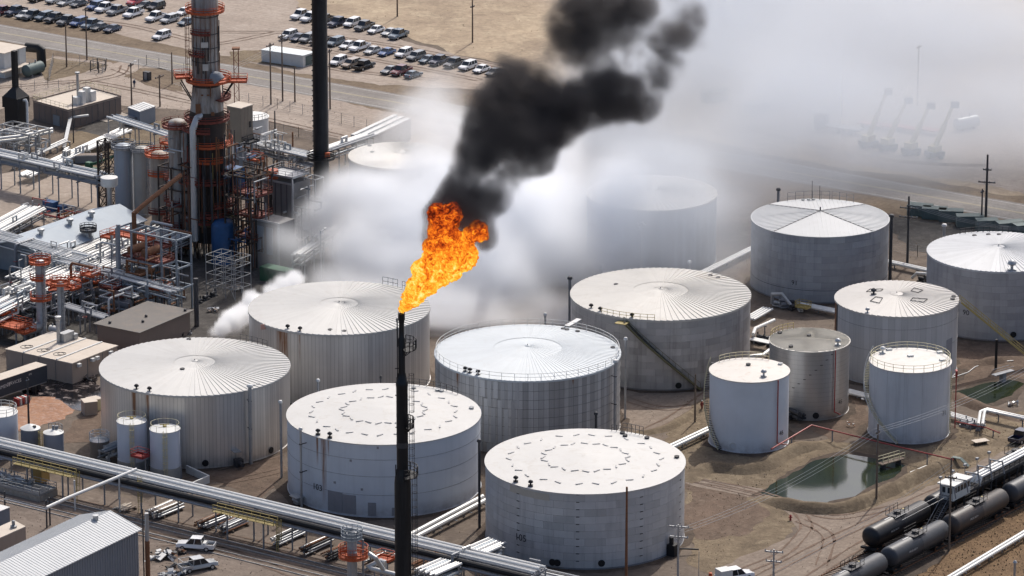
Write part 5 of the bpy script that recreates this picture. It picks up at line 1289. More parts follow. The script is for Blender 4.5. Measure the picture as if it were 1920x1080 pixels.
tangle('thin conduits climbing the side of the burnt column', 372, 470, 6, 1.5, 8, 34, 30, ['char', 'rust', 'dark', 'dkred'], 12, (.05, .13))
# ---------------------------------------------------------------- vehicles
def profile_body(prof, w, tuck=.9):
    n = len(prof); zs = [z for _, z in prof]; zm = max(zs); mb = MB(); vs = []
    for y, sc_ in ((-w / 2, 0), (-w / 2 + .14, 1), (w / 2 - .14, 1), (w / 2, 0)):
        for x, z in prof:
            k = 1.0 if sc_ else .97
            vs.append((x * (1 if sc_ else .985), y * (tuck + (1 - tuck) * (1 - max(0, (z - .5)) / (zm - .5 + 1e-6)) if not sc_ else 1), z - (0 if sc_ else .06 if z > .6 else -.03)))
    fs = [tuple(range(n - 1, -1, -1)), tuple(range(3 * n, 4 * n))]
    for s_ in range(3):
        for i in range(n):
            j = (i + 1) % n; fs.append((s_ * n + i, s_ * n + j, (s_ + 1) * n + j, (s_ + 1) * n + i))
    return mb.add(vs, [tuple(reversed(f)) for f in fs])
def cabin(x0, x1, t0, t1, z0, z1, w0, w1):
    vs = [(x0, -w0, z0), (x1, -w0, z0), (x1, w0, z0), (x0, w0, z0), (t0, -w1, z1), (t1, -w1, z1), (t1, w1, z1), (t0, w1, z1)]
    return MB().add(vs, [(3, 2, 1, 0), (4, 5, 6, 7), (0, 1, 5, 4), (1, 2, 6, 5), (2, 3, 7, 6), (3, 0, 4, 7)])
car_wheel = MB().lathe([(.01, -.11), (.2, -.11), (.22, -.09), (.33, -.1), (.34, 0), (.33, .1), (.22, .09), (.2, .11), (.01, .11)], 14).mesh('wheel')
rim_me = MB().lathe([(.01, .125), (.19, .12), (.21, .10)], 10).mesh('rim')
glass_car = paint('car_glass', (.02, .025, .03), .08, 0, .1, 1, spec=.7)
lamp_m = paint('headlamp_lens', (.7, .7, .68), .2, 0, .05, 1); tail_m = paint('tail_lamp_lens', (.35, .02, .02), .3, 0, .1, 1)
tyre_m = paint('tyre_rubber', (.02, .02, .02), .85, 0, .2, 2)
def make_car(kind):
    t = bpy.data.objects.new('parked_car', None); col.objects.link(t)
    if kind == 'sedan':
        prof = [(-2.3, .3), (-2.36, .7), (-2.2, .92), (-1.5, .98), (1.0, .95), (1.9, .82), (2.3, .66), (2.36, .35)]; w = 1.8; L = 2.33; wb = 1.4
        cab = cabin(-1.75, 1.05, -1.05, .25, .93, 1.44, .84, .62); pil = [(-1.75, -1.05), (-.4, -.4), (1.05, .25)]; rz, rx0, rx1, rw, z0 = 1.44, -1.08, .28, .64, .93
    elif kind == 'suv':
        prof = [(-2.35, .36), (-2.42, .9), (-2.35, 1.08), (1.0, 1.1), (2.0, 1.0), (2.36, .85), (2.4, .4)]; w = 1.92; L = 2.38; wb = 1.45
        cab = cabin(-2.36, 1.15, -2.1, .4, 1.06, 1.76, .9, .72); pil = [(-2.36, -2.1), (-1.3, -1.25), (-.2, -.2), (1.15, .4)]; rz, rx0, rx1, rw, z0 = 1.76, -2.12, .42, .74, 1.06
    else:
        prof = [(-2.95, .45), (-2.98, .70), (-1.22, .70), (-1.18, 1.12), (1.25, 1.14), (2.4, 1.08), (2.8, .95), (2.85, .5)]; w = 2.0; L = 2.85; wb = 1.85
        cab = cabin(-1.16, 1.35, -1.05, .6, 1.1, 1.94, .92, .78); pil = [(-1.16, -1.0), (.05, -.1), (1.35, .6)]; rz, rx0, rx1, rw, z0 = 1.94, -1.08, .63, .80, 1.1
    body = profile_body(prof, w).build('body', None, t)
    body.data.materials.append(glass_car)
    c = cab.build('windows', glass_car, t, smooth=False)
    rf = MB().box(((rx0 + rx1) / 2, 0, rz + .01), (rx1 - rx0, rw * 2, .05)).build('roof', None, t); rf.data.materials.append(glass_car)
    pm = MB(); w0, w1 = (.86, .66) if kind == 'sedan' else (.92, .76)
    for b, a in pil:
        for s_ in (-1, 1): pm.bar((b, s_ * w0, z0), (a, s_ * w1, rz), .07)
    p = pm.build('pillars', None, t); p.data.materials.append(glass_car); p['kind'] = 'stuff'
    if kind == 'pickup':
        MB().box((-2.08, 0, .72), (1.7, 1.7, .06)).build('bed', M['black'], t)
        bw = MB().box((-2.94, 0, .90), (.09, 1.86, .44)).box((-2.06, .93, .90), (1.74, .13, .44)).box((-2.06, -.93, .90), (1.74, .13, .44)).build('bed_wall', None, t); bw.data.materials.append(glass_car)
    r_ = 1.0 if kind == 'sedan' else 1.15
    for x in (-wb, wb):
        for s_ in (-1, 1):
            o = link('wheel', car_wheel, tyre_m, t, (x, s_ * (w / 2 - .09), .34 * r_)); o.rotation_euler = (R(90) * -s_, 0, 0); o.scale = (r_,) * 3
            q = link('rim', rim_me, M['silver'], o)
    for s_ in (-1, 1):
        MB().box((L - .06, s_ * w * .36, .72 if kind == 'sedan' else .9), (.12, .34, .16)).build('headlight', lamp_m, t)
        MB().box((-L - (.03 if kind == 'sedan' else .05), s_ * w * .40, .8 if kind == 'sedan' else .95), (.08, .2, .3)).build('tail_light', tail_m, t)
    MB().box((L + .02, 0, .48), (.1, w * .9, .16)).build('bumper', M['grey'] if kind == 'pickup' else M['black'], t)
    return t
PAINT = {}
for nm, c in {'white': (.72, .72, .72), 'silver': (.45, .46, .46), 'grey': (.20, .21, .22), 'dark grey': (.07, .075, .08), 'black': (.014, .015, .018), 'navy': (.012, .02, .05), 'blue': (.05, .10, .24), 'blue-grey': (.11, .15, .19), 'maroon': (.12, .012, .02), 'red': (.38, .03, .04), 'tan': (.33, .26, .2)}.items():
    m = NT('car_paint_' + nm.replace(' ', '_').replace('-', '_')); m.color(c); m.set(.25, .15 if nm not in ('white', 'red') else 0, .5); m.b.inputs['Coat Weight'].default_value = .5; PAINT[nm] = m.m
protos = {}
KN = {'sedan': 'sedan', 'suv': 'sport utility car', 'pickup': 'pickup truck'}
def put_car(kind, colr, p, head, label, group=None, name='parked_car', extra=None):
    if kind not in protos: protos[kind] = make_car(kind); t = protos[kind]
    else: t = copy_tree(protos[kind])
    t.name = name; t.location = p; t.rotation_euler = (0, 0, head)
    for o in t.children:
        if o.name.split('.')[0] in ('body', 'roof', 'pillars', 'bed_wall'):
            o.material_slots[0].link = 'OBJECT'; o.material_slots[0].material = PAINT[colr]
    tag(t, label, 'car' if kind != 'pickup' else 'pickup', group)
    if group is None and 'group' in t: del t['group']
    return t
HEAD = math.atan2(-.83, -.55)
rows = {
 ('front left row by the road', 0): [(4, 27, 'pickup', 'maroon'), (30, 27, 'pickup', 'navy'), (46, 33, 'sedan', 'silver'), (62, 35, 'pickup', 'dark grey'), (83, 37, 'suv', 'blue-grey'), (104, 40, 'pickup', 'black'), (126, 45, 'pickup', 'dark grey'), (148, 48, 'suv', 'blue'), (172, 52, 'pickup', 'blue-grey'), (187, 56, 'sedan', 'dark grey'), (211, 59, 'sedan', 'navy')],
 ('second left row from the road', 0): [(103, 5, 'suv', 'silver'), (124, 9, 'sedan', 'silver'), (148, 12, 'sedan', 'dark grey'), (180, 17, 'suv', 'blue'), (197, 21, 'pickup', 'white'), (219, 26, 'pickup', 'grey'), (250, 31, 'pickup', 'white'), (292, 38, 'pickup', 'white'), (318, 42, 'suv', 'silver'), (350, 46, 'sedan', 'blue-grey')],
 ('farthest left row at the top', 0): [(70, 2, 'suv', 'black'), (182, 2, 'sedan', 'grey'), (203, 2, 'suv', 'navy'), (256, 8, 'pickup', 'red'), (271, 15, 'sedan', 'dark grey'), (293, 18, 'suv', 'black'), (345, 27, 'sedan', 'white')],
 ('back row against the field', 0): [(564, 34, 'pickup', 'white'), (583, 39, 'pickup', 'white'), (608, 43, 'pickup', 'black'), (634, 48, 'pickup', 'navy'), (660, 49, 'suv', 'white'), (683, 55, 'pickup', 'dark grey'), (705, 61, 'sedan', 'white'), (731, 66, 'sedan', 'silver'), (747, 71, 'pickup', 'blue-grey')],
 ('long middle row by the trailer', 0): [(541, 72, 'suv', 'white'), (560, 76, 'sedan', 'navy'), (578, 78, 'suv', 'grey'), (600, 82, 'pickup', 'black'), (629, 85, 'suv', 'blue-grey'), (652, 90, 'sedan', 'white'), (674, 94, 'pickup', 'white'), (699, 100, 'sedan', 'silver'), (725, 103, 'sedan', 'blue'), (757, 106, 'suv', 'white'), (780, 112, 'suv', 'grey'), (802, 117, 'sedan', 'blue-grey'), (824, 120, 'pickup', 'navy'), (852, 125, 'pickup', 'dark grey'), (877, 130, 'suv', 'white'), (903, 135, 'sedan', 'white'), (927, 141, 'sedan', 'dark grey')],
 ('short row beside the chimney', 1): [(634, 121, 'suv', 'white'), (658, 126, 'suv', 'tan'), (683, 129, 'pickup', 'black'), (731, 137, 'sedan', 'grey'), (752, 139, 'pickup', 'maroon'), (775, 145, 'sedan', 'blue-grey')],
}
rnd = random.Random(4)
for (desc, rev), cars in rows.items():
    for i, (px, py, kind, c) in enumerate(cars):
        put_car(kind, c, P(px, py), HEAD + (math.pi if rev and i % 3 == 2 else 0) + rnd.uniform(-.06, .06), '%s %s, %s from left in %s' % (c, KN[kind], ORD[i], desc), 'cars in the parking lot')
put_car('suv', 'white', P(303, 73), HEAD, 'white sport utility car parked alone near the road', 'cars in the parking lot')
fp = put_car('pickup', 'white', P(367, 1030), R(170), 'white crew pickup with a thin red stripe in the foreground yard', None, 'pickup_truck')
MB().box((.1, -1.005, .95), (4.6, .02, .09)).build('stripe', M['red'], fp); MB().box((-1.5, .2, 1.1), (.5, 1.3, .5)).build('tool_box', M['white'], fp)
fp2 = put_car('pickup', 'silver', P(372, 1068), R(28), 'silver pickup with a ladder rack below the white one', None, 'pickup_truck')
rk = MB()
for s_ in (-.8, .8): rk.bar((-2.9, s_, 1.95), (.7, s_, 1.95), .08); [rk.bar((x, s_, 1.1), (x, s_, 1.95), .07) for x in (-2.8, -1.1)]
for x in (-2.8, -1.1, .6): rk.bar((x, -.8, 1.95), (x, .8, 1.95), .07)
rk.build('ladder_rack', M['galv'], fp2)
put_car('pickup', 'navy', P(1916, 826), R(55), 'dark blue pickup on the track above the rail cars', None, 'pickup_truck')
fp4 = put_car('pickup', 'white', P(1378, 1088), R(28), 'white service pickup cut off by the bottom edge', None, 'pickup_truck')
MB().box((-1.9, 0, 1.6), (1.9, 1.9, 1.0)).build('service_body', M['white'], fp4)

# ---------------------------------------------------------------- poles, wires, fences
def pole(label, px, py, top, arms=(), m='wood', r=.16, lamp=False, name='utility_pole', cat='pole', group='utility poles', az=GRID + R(90), guy=False):
    b = P(px, py); h = top_z(b, top); t = thing(name, label, cat, b, az, group)
    MB().tube((0, 0, 0), (0, 0, h), r * 1.15, r * .75, 10).build('shaft', M[m], t)
    for z, w in arms:
        MB().bar((-w, 0, h - z), (w, 0, h - z), .17, .2).build('crossarm', M[m], t)
        for i in range(4):
            x = -w * .92 + i * w * 1.84 / 3; MB().lathe([(.05, 0), (.1, .06), (.06, .2), (.01, .24)], 8, (x, 0, h - z + .08)).build('insulator', M['grey'], t)
        MB().bar((-w * .5, 0, h - z), (0, 0, h - z - .6), .05).bar((w * .5, 0, h - z), (0, 0, h - z - .6), .05).build('arm_brace', M['grey'], t)
    if lamp:
        MB().bar((0, 0, h - .2), (1.2, 0, h + .1), .08).build('lamp_arm', M['galv'], t); MB().box((1.35, 0, h + .08), (.7, .3, .16)).build('lamp_head', M['white'], t)
    return t, b, h
for lb, px, py, top, arms, kw in (
    ('bare pole in the verge behind the parked cars, leftmost by the road', 125, 126, 42, (), {}),
    ('pole with small crossarm just right of the leftmost roadside pole', 163, 113, 14, ((.4, .9),), {}),
    ('wooden pole with lamp arm beside the walking person', 247, 198, 118, ((.5, .8),), {'lamp': True}),
    ('leaning bare pole by the road left of the burnt column', 323, 158, 98, (), {}),
    ('bare pole in front of the small grey cabinet', 300, 200, 140, ((.5, 1.3),), {}),
    ('first of three service poles beside the white site trailer', 508, 196, 80, ((.6, 1.2),), {}),
    ('second of three service poles beside the white site trailer', 530, 190, 64, ((.5, 1.2), (1.4, .9)), {}),
    ('short third service pole beside the white site trailer', 553, 191, 125, (), {}),
    ('pole just right of the black chimney by the road', 619, 205, 92, ((.5, .8),), {}),
    ('tall pole at the edge of the dry field above the parking lot', 745, 31, -60, (), {}),
    ('second tall pole standing in the dry field', 886, 80, -30, ((5.0, .7),), {}),
    ('pale pole seen through the drifting smoke on the right', 1720, 198, 85, ((.4, 1.0),), {}),
    ('dark double-crossarm pole behind the tank numbered 91', 1701, 500, 368, ((2.2, 1.6), (3.9, 1.7)), {'m': 'dark', 'r': .22, 'az': R(-15)}),
    ('tall double-crossarm pole by the far road at right', 1848, 420, 290, ((2.9, .8), (5.3, 1.6)), {'m': 'dark', 'r': .24, 'az': R(-15)}),
    ('shorter pole just left of the tall roadside pole at right', 1840, 424, 354, ((.6, .5),), {'m': 'dark'}),
    ('wooden pole at the end of the pond beside the walkway', 1643, 941, 795, ((1.4, .5),), {}),
    ('wooden pole standing before the black rail cars', 1779, 1033, 858, ((3.2, .9),), {'az': R(-15)}),
    ('rust-brown bare pole in front of the tank numbered 105', 1174, 1100, 913, (), {'m': 'rust', 'r': .2}),
    ('grey pole with two crossarms at the corner of tank 105', 1271, 1088, 984, ((.3, 1.6), (1.9, 1.5)), {'m': 'galv', 'az': R(-15)}),
    ('thin pole between the slanted stairway and tank 46', 1303, 791, 702, (), {}),
    ('crossarm pole near the bottom edge on the dirt road', 1450, 1100, 1030, ((.4, 1.4), (1.9, 1.2)), {'m': 'galv', 'az': R(-15)}),
    ('dark pole rising from the mud beside the dark trailer', 54, 795, 708, ((.6, .3),), {'m': 'dark'}),
    ('thin marker pole on the grass right of tank 105', 1310, 1082, 1034, (), {'m': 'galv', 'r': .05}),
    ('black lamp post in front of the brown building', 138, 268, 178, (), {'m': 'dark', 'r': .12}),
    ('thin dark post right of the white tank behind the column', 516, 270, 208, (), {'m': 'dark', 'r': .16}),
    ('lamp post glimpsed in smoke among the far pipes', 602, 520, 432, (), {'m': 'galv', 'lamp': True}),
):
    pole(lb, px, py, top, arms, **kw)
t, b, h = pole('floodlight mast standing in the smoke behind the flame', 1201, 530, 420, (), 'galv', .22, name='floodlight_mast', cat='light mast', group=None)
for i, (x, z) in enumerate(((-1.6, -.7), (-.7, -.5), (1.3, -.6), (.3, .1), (-1.2, .3), (.6, -.2))):
    MB().bar((0, 0, h + z - .3), (x, 0, h + z), .07).build('bracket', M['grey'], t); MB().box((x, 0, h + z), (.5, .4, .35)).build('floodlight', M['grey'], t)
# lamp posts and pipe columns standing against the tanks
def column_at(label, px, top, tank=None, base=None, r=.19, m='galv', cap=True, out=.9, clamps=2):
    if tank is not None:
        a = tank.ang(px); b = Vector((tank.X + (tank.R + out) * math.cos(a), tank.Y + (tank.R + out) * math.sin(a), 0))
    else: b = P(px, base)
    h = top_z(b, top); t = thing('standpipe', label, 'standpipe', b, 0, 'standpipes beside the tanks')
    MB().tube((0, 0, 0), (0, 0, h), r, n=10).build('pipe', M[m], t)
    if cap: MB().lathe([(r * 1.7, h - .3), (r * 1.7, h - .05), (r * 1.2, h + .12), (.01, h + .18)], 10).build('cap', M['white'] if m == 'galv' else M['dark'], t)
    if tank is not None:
        d = Vector((tank.X - b.x, tank.Y - b.y, 0)).normalized() * (out - .1)
        for i in range(clamps):
            z = h * (.45 + .35 * i) if h < 14 else 4 + i * 5; z = min(z, tank.H - .5); MB().bar((0, 0, z), (d.x, d.y, z), .12).box((0, 0, z), (.5, .5, .14)).build('clamp', M['dark'], t)
    return t
column_at('grey standpipe on the right flank of the tank by the oil spill', 460, 722, T1, r=.3)
column_at('white-capped lamp pipe between the oil-spill tank and tank 103', 528, 752, base=896)
column_at('grey standpipe on the left front of tank 103', 577, 803, T3, out=1.2)
column_at('dark standpipe in the gap between tanks 103 and 105', 899, 825, base=990, m='dark', r=.22)
column_at('white lamp pipe in front of the smoke-backed tank above tank 103', 598, 712, base=850)
column_at('dark pipe rising behind the left of tank 105 roof', 985, 780, base=850, m='dark')
column_at('dark pipe rising behind the middle of tank 105 roof', 1117, 774, base=850, m='dark')
column_at('grey standpipe on the right flank of the railed tank', 1144, 676, T4, out=.8, r=.24, clamps=2)
column_at('lamp pipe between the railed tank and slanted stairway', 1172, 634, base=785)
column_at('tall dark pipe on the left flank of the slanted-stair tank', 1068, 520, base=640, m='grey', r=.26)
column_at('capped pipe showing behind the slanted-stair roof, left one', 1129, 497, base=560, r=.22)
column_at('capped pipe showing behind the slanted-stair roof, right one', 1292, 490, base=560, r=.22)
column_at('capped pipe behind the roof of tank 91', 1458, 354, base=440, r=.26, m='grey')
column_at('thick black pipe on the right flank of tank 91', 1668, 403, base=552, r=.3, m='dark')
column_at('capped pipe behind the left roof edge of tank 90', 1768, 421, base=520, r=.28)
column_at('grey capped pipe in front of tank 90 above the tan roof', 1773, 480, base=610, r=.32)
column_at('small black floodlight stand on the roof edge of tank 103', 715, 706, base=840, m='dark', r=.1)
column_at('capped pipe behind the railed tank roof', 1022, 588, base=700)
def wires(label, a, b, n=3, sag=1.5, spread=.8, name='power_line'):
    t = thing(name, label, 'wires', a); d = b - a; sd = Vector((-d.y, d.x, 0)).normalized()
    for k in range(n):
        o = sd * (k - (n - 1) / 2) * spread; pts = [o + d * (i / 14) - Vector((0, 0, sag * 4 * (i / 14) * (1 - i / 14))) for i in range(15)]
        MB().pipe(pts, .022, 4).build('wire', M['galv'], t)
def ptop(px, py, top): b = P(px, py); b.z = top_z(b, top) - 1; return b
wires('power lines over the pond from its pole to tank 105', ptop(1643, 941, 795), ptop(1271, 1088, 984))
wires('power lines from the pond pole off to the right', ptop(1643, 941, 795), ptop(1990, 790, 640))
wires('power lines in front of the black rail cars', ptop(1779, 1033, 858), ptop(1450, 1130, 1060), 2, 1.0)
wires('sagging white lines from the site-trailer poles to the chimney', ptop(530, 190, 70), ptop(330, 240, 150), 3, 1.2, .9)
wires('lines between the two right-hand roadside poles and smoke', ptop(1848, 420, 300), ptop(1400, 345, 230), 3, 2.0)
wires('lines from the double-crossarm pole across to tank 90', ptop(1701, 500, 372), ptop(1990, 540, 420), 3, 1.5)
def fence(label, pts, h=2.2, step=3.0):
    pts = [P(x, y) for x, y in pts]; b = pts[0]; t = thing('fence', label, 'fence', b)
    for a, c in zip(pts, pts[1:]):
        k = max(1, int((c - a).length / step))
        for i in range(k + 1):
            p = a.lerp(c, i / k) - b; MB().bar((p.x, p.y, 0), (p.x, p.y, h), .09).build('post', M['grey'], t)
        w = MB(); a, c = a - b, c - b
        for z in (.1, .5, .9, 1.3, 1.7, h): w.bar((a.x, a.y, z), (c.x, c.y, z), .022)
        w.build('wire', M['grey'], t)
fence('wire fence along the grass plot at top left', [(92, 152), (100, 118), (200, 128), (192, 138)])
fence('wire fence gate posts near the walking person', [(260, 130), (275, 122), (345, 138)])
fence('wire fence past the chimney foot beside the road', [(440, 190), (520, 204), (640, 232), (760, 262)])
fence('second wire fence in front of the roadside one', [(505, 250), (560, 258), (640, 275), (700, 285)])
fence('wire fence behind the tanks numbered 91 and 90', [(1672, 470), (1720, 482), (1800, 470), (1960, 505)])
fence('small fence in front of the brown building', [(40, 175), (90, 165), (150, 178)])
t = thing('pen', 'dark steel pen with gate at the foot of roadside pole', 'enclosure', P(170, 134), GRID)
for x, y in ((0, 0), (2.2, 0), (2.2, 2.2), (0, 2.2)): MB().bar((x, y, 0), (x, y, 2.4), .16).build('post', M['dark'], t)
for z in (.4, 1.4, 2.3):
    for a, b in (((0, 0), (2.2, 0)), ((2.2, 0), (2.2, 2.2)), ((2.2, 2.2), (0, 2.2)), ((0, 2.2), (0, 0))): MB().bar(a + (z,), b + (z,), .08).build('rail', M['dark'], t)
t = thing('cabinet', 'dark grey cabinet on the grass island near the person', 'cabinet', P(276, 150), GRID); MB().box((0, 0, .9), (1.5, 1.0, 1.8)).build('housing', M['dark'], t); MB().box((0, -.52, .9), (.7, .04, 1.5)).build('door', M['grey'], t)
# person walking by the lamp pole
def person(p, top, leg, head, label):
    t = thing('person', label, 'person', p, R(200)); me = bpy.data.meshes.new('body')
    V = [(0, 0, .95), (0, 0, 1.15), (0, 0, 1.38), (0, 0, 1.5), (0, 0, 1.6), (0, 0, 1.74), (.2, 0, 1.4), (.28, .04, 1.12), (.26, .12, .9), (-.2, 0, 1.4), (-.28, -.04, 1.12), (-.26, .06, .9), (.1, 0, .9), (.12, .14, .5), (.12, .06, .08), (.12, .2, .04), (-.1, 0, .9), (-.12, -.06, .5), (-.12, -.2, .1), (-.12, -.08, .04)]
    Ed = [(0, 1), (1, 2), (2, 3), (3, 4), (4, 5), (2, 6), (6, 7), (7, 8), (2, 9), (9, 10), (10, 11), (0, 12), (12, 13), (13, 14), (14, 15), (0, 16), (16, 17), (17, 18), (18, 19)]
    rad = [.16, .15, .17, .06, .1, .09, .075, .055, .045, .075, .055, .045, .1, .07, .05, .04, .1, .07, .05, .04]
    me.from_pydata(V, Ed, []); o = bpy.data.objects.new('body', me); col.objects.link(o); o.parent = t; me.materials.append(top)
    sk = o.modifiers.new('skin', 'SKIN')
    for sv, r in zip(me.skin_vertices[0].data, rad): sv.radius = (r, r)
    me.skin_vertices[0].data[0].use_root = True
    o.modifiers.new('round', 'SUBSURF').levels = 1
    MB().lathe([(.13, 1.68), (.125, 1.76), (.07, 1.84), (.01, 1.86)], 12).build('hard_hat', head, t)
    MB().lathe([(.19, .86), (.2, 1.1), (.21, 1.4), (.12, 1.5)], 12).build('jacket', top, t); return t
person(P(252, 164), paint('navy_overalls', (.02, .04, .09), .8), None, M['white'], 'person in dark blue overalls and white helmet walking on gravel')
person(P(1316, 770), paint('rust_red_overalls', (.22, .05, .04), .8), None, M['white'], 'person in dark red clothing standing beside tank 46')
# ---------------------------------------------------------------- site trailer, far yard
t, q, u, v = flat_building('long low white site trailer beside the parking lot', ((490, 93), (568, 104), (590, 97)), 2.6, M['white'], paint('pale_trailer_roof', (.66, .70, .70), .6, 0, .12, .3, (.45, .5, .5, 1), .4), name='site_trailer', over=.12, cat='trailer')
MB().box((q[0].lerp(q[1], .5).x + .03, q[0].lerp(q[1], .5).y - .05, 1.2), (.06, 2.2, 2.0), GRID).build('end_door', M['dkgreen'], t)
t, q, u, v = flat_building('pale canopy with white roof strips behind the smoky tank', ((658, 254), (690, 262), (770, 224)), 4.2, M['galv'], M['galv'], name='canopy', cat='canopy')
for i in (.1, .5, .9):
    a, b = q[3].lerp(q[0], i), q[2].lerp(q[1], i); MB().bar((a.x, a.y, 4.35), (b.x, b.y, 4.35), .9, .25).build('roof_strip', M['white'], t)
yel = paint('boom_yellow', (.52, .42, .18), .55, 0, .2, .8)
for i, (px, py, tx, ty) in enumerate(((1628, 276, 1662, 172), (1664, 282, 1700, 188), (1708, 290, 1742, 198), (1752, 296, 1787, 196))):
    b = P(px, py); e = PY(tx, ty, b.y + 3); t = thing('boom_lift', 'yellow raised boom lift in the smoke, %s of four from left' % ORD[i], 'boom lift', b, 0, 'boom lifts in the yard')
    e = e - b; MB().box((0, 0, .9), (3.4, 2.2, 1.0), .4).build('chassis', M['dark'], t); MB().box((0, 0, 1.9), (2.2, 1.8, 1.2), .8).build('turret', yel, t)
    m_ = Vector((e.x * .55, e.y * .55, 2 + (e.z - 2) * .55)); MB().bar((0, 0, 2), m_, .75).build('boom', yel, t); MB().bar(m_, e, .5).build('boom_extension', yel, t); MB().box((e.x + .4, e.y, e.z), (1.6, 1.2, 1.2)).build('basket', M['dark'], t)
    for x in (-1.2, 1.2):
        for y in (-1.1, 1.1): o = link('wheel', wheel_me, M['black'], t, (x, y, .5)); o.rotation_euler = (R(90), 0, 0)
t = thing('flatbed_truck', 'dark flatbed lorry parked in the smoky yard', 'lorry', P(1560, 246), R(150)); MB().box((2.4, 0, 1.9), (2.2, 2.4, 2.6)).build('cab', M['dark'], t); MB().box((-2.6, 0, 1.1), (8, 2.4, .3)).build('flatbed', M['grey'], t); MB().box((3.52, 0, 2.4), (.06, 2, .9)).build('windscreen', M['glass'], t)
for x in (2.6, -2.0, -4.5):
    for y in (-1.1, 1.1): o = link('wheel', wheel_me, M['black'], t, (x, y, .5)); o.rotation_euler = (R(90), 0, 0)
for i, (px, py) in enumerate(((1632, 240), (1660, 243), (1700, 247), (1738, 250))):
    t = thing('flat_trailer', 'low red-decked trailer in the smoky yard, %s from left' % ORD[i], 'trailer', P(px, py), GRID, 'red trailers in the yard'); MB().box((0, 0, .9), (5, 2.2, .25)).build('deck', M['red'], t)
    for y in (-1, 1): o = link('wheel', wheel_me, M['black'], t, (-1.2, y, .5)); o.rotation_euler = (R(90), 0, 0)
t = drum('pale ribbed cylinder lying in the smoky yard at right', P(1812, 242), 5, 1.2, 1.4, M['galv'], R(35))
for i, (px, py, w) in enumerate(((1725, 404, 4.5), (1752, 410, 4.5), (1783, 414, 4.5), (1818, 424, 5), (1850, 432, 4), (1893, 436, 5), (1920, 440, 4), (1340, 190, 5), (1420, 212, 5))):
    t = thing('waste_container', 'dark green open container in the haze, %s from the left' % ORD[[2, 3, 4, 5, 6, 7, 8, 0, 1][i]], 'container', P(px, py), R(-20 + 7 * i), 'green containers in the haze')
    MB().box((0, 0, 1.1), (w, 2.3, 2.0)).build('tub', M['dkgreen'], t, smooth=False); MB().box((0, 0, 2.12), (w * 1.02, 2.4, .12)).build('rim', M['dkgreen'], t, smooth=False)
    for k in range(5): MB().box((-w * .4 + k * w * .2, -1.18, 1.1), (.1, .08, 1.9)).build('rib', M['dkgreen'], t)

# ---------------------------------------------------------------- rail cars and loading rack
ZC = 2.75
ra_, rb_ = P(1666, 1045, ZC), P(1860, 942, ZC); RA = (rb_ - ra_); RA.z = 0; RA.normalize(); RS = Vector((-RA.y, RA.x, 0)); rang = math.atan2(RA.y, RA.x)
tc_m = [paint('tank_car_black', (.022, .023, .026), .45, .1, .35, .5, (.08, .06, .05, 1), .5, True), paint('tank_car_slate', (.055, .06, .07), .5, .1, .25, .5, (.05, .045, .045, 1), .5, True), paint('tank_car_brownish', (.055, .05, .05), .5, .1, .35, .5, (.13, .075, .05, 1), .5, True)]
def tank_car(label, p, m, L=15.0, r=1.55):
    t = thing('tank_car', label, 'rail car', (p.x, p.y, 0), rang, 'tank cars at the loading rack')
    prof = [(.01, -.55), (r * .45, -.48), (r * .8, -.25), (r * .97, .05), (r, .3), (r, L / 2 - .1), (r * 1.012, L / 2), (r, L / 2 + .1), (r, L - .3), (r * .97, L - .05), (r * .8, L + .25), (r * .45, L + .48), (.01, L + .55)]
    o = MB().lathe(prof, 32).build('barrel', m, t); o.rotation_euler = (0, R(90), 0); o.location = (0, 0, ZC)
    MB().box((L / 2, 0, .95), (L + 1.6, .8, .3)).box((-.4, 0, 1.1), (.5, 2.6, .3)).box((L + .4, 0, 1.1), (.5, 2.6, .3)).build('underframe', M['black'], t)
    for x in (1.6, L - 1.6):
        b = MB().box((x, 0, .6), (2.4, 1.9, .35)).build('bogie', M['black'], t)
        for dx in (-.85, .85):
            for y in (-.75, .75): w = link('wheel', wheel_me, M['rust'], b, (x + dx, y, .47)); w.rotation_euler = (R(90), 0, 0); w.scale = (.9,) * 3
    tp = ZC + r
    MB().box((L / 2, 0, tp + .05), (3.4, 1.9, .08)).build('top_walkway', M['dark'], t)
    h = MB()
    for y in (-.95, .95):
        h.bar((L / 2 - 1.7, y, tp + 1.1), (L / 2 + 1.7, y, tp + 1.1), .06).bar((L / 2 - 1.7, y, tp + .6), (L / 2 + 1.7, y, tp + .6), .05)
        for x in (-1.7, -.6, .6, 1.7): h.bar((L / 2 + x, y, tp), (L / 2 + x, y, tp + 1.1), .06)
    h.build('safety_rail', M['black'], t)
    MB().lathe([(.5, 0), (.5, .45), (.6, .5), (.01, .62)], 14, (L / 2, 0, tp)).lathe([(.25, 0), (.25, .35), (.01, .4)], 10, (L / 2 + 1.0, .2, tp)).build('dome_cover', M['dark'], t)
    lad = MB()
    for s_ in (-1, 1):
        for y in (.25, -.25): lad.bar((L / 2 + y, s_ * (r + .12), .9), (L / 2 + y, s_ * (r * .65), tp - .2), .05)
    lad.build('ladders', M['black'], t)
    MB().box((L * .32, 0, tp + .02), (1.6, .18, .03)).build('white_mark', M['white'], t); MB().box((L * .68, r * .35, tp - .1), (.45, .35, .04)).build('yellow_placard', M['yellow'], t)
    me = text_mesh('PROX 44519', .42); 
    for v in me.vertices:
        a = -R(100) + R(70) + v.co.y / r; v.co = (L * .3 + v.co.x, -(r + .02) * math.cos(a - R(-30)) , ZC + (r + .02) * math.sin(a - R(-30)))
    link('car_number', me, M['white'], t)
    MB().box((-1.3, 0, .95), (.9, .25, .25)).box((L + 1.3, 0, .95), (.9, .25, .25)).build('coupler', M['black'], t)
    return t
o1 = Vector((ra_.x, ra_.y, 0)); PIT = 17.6
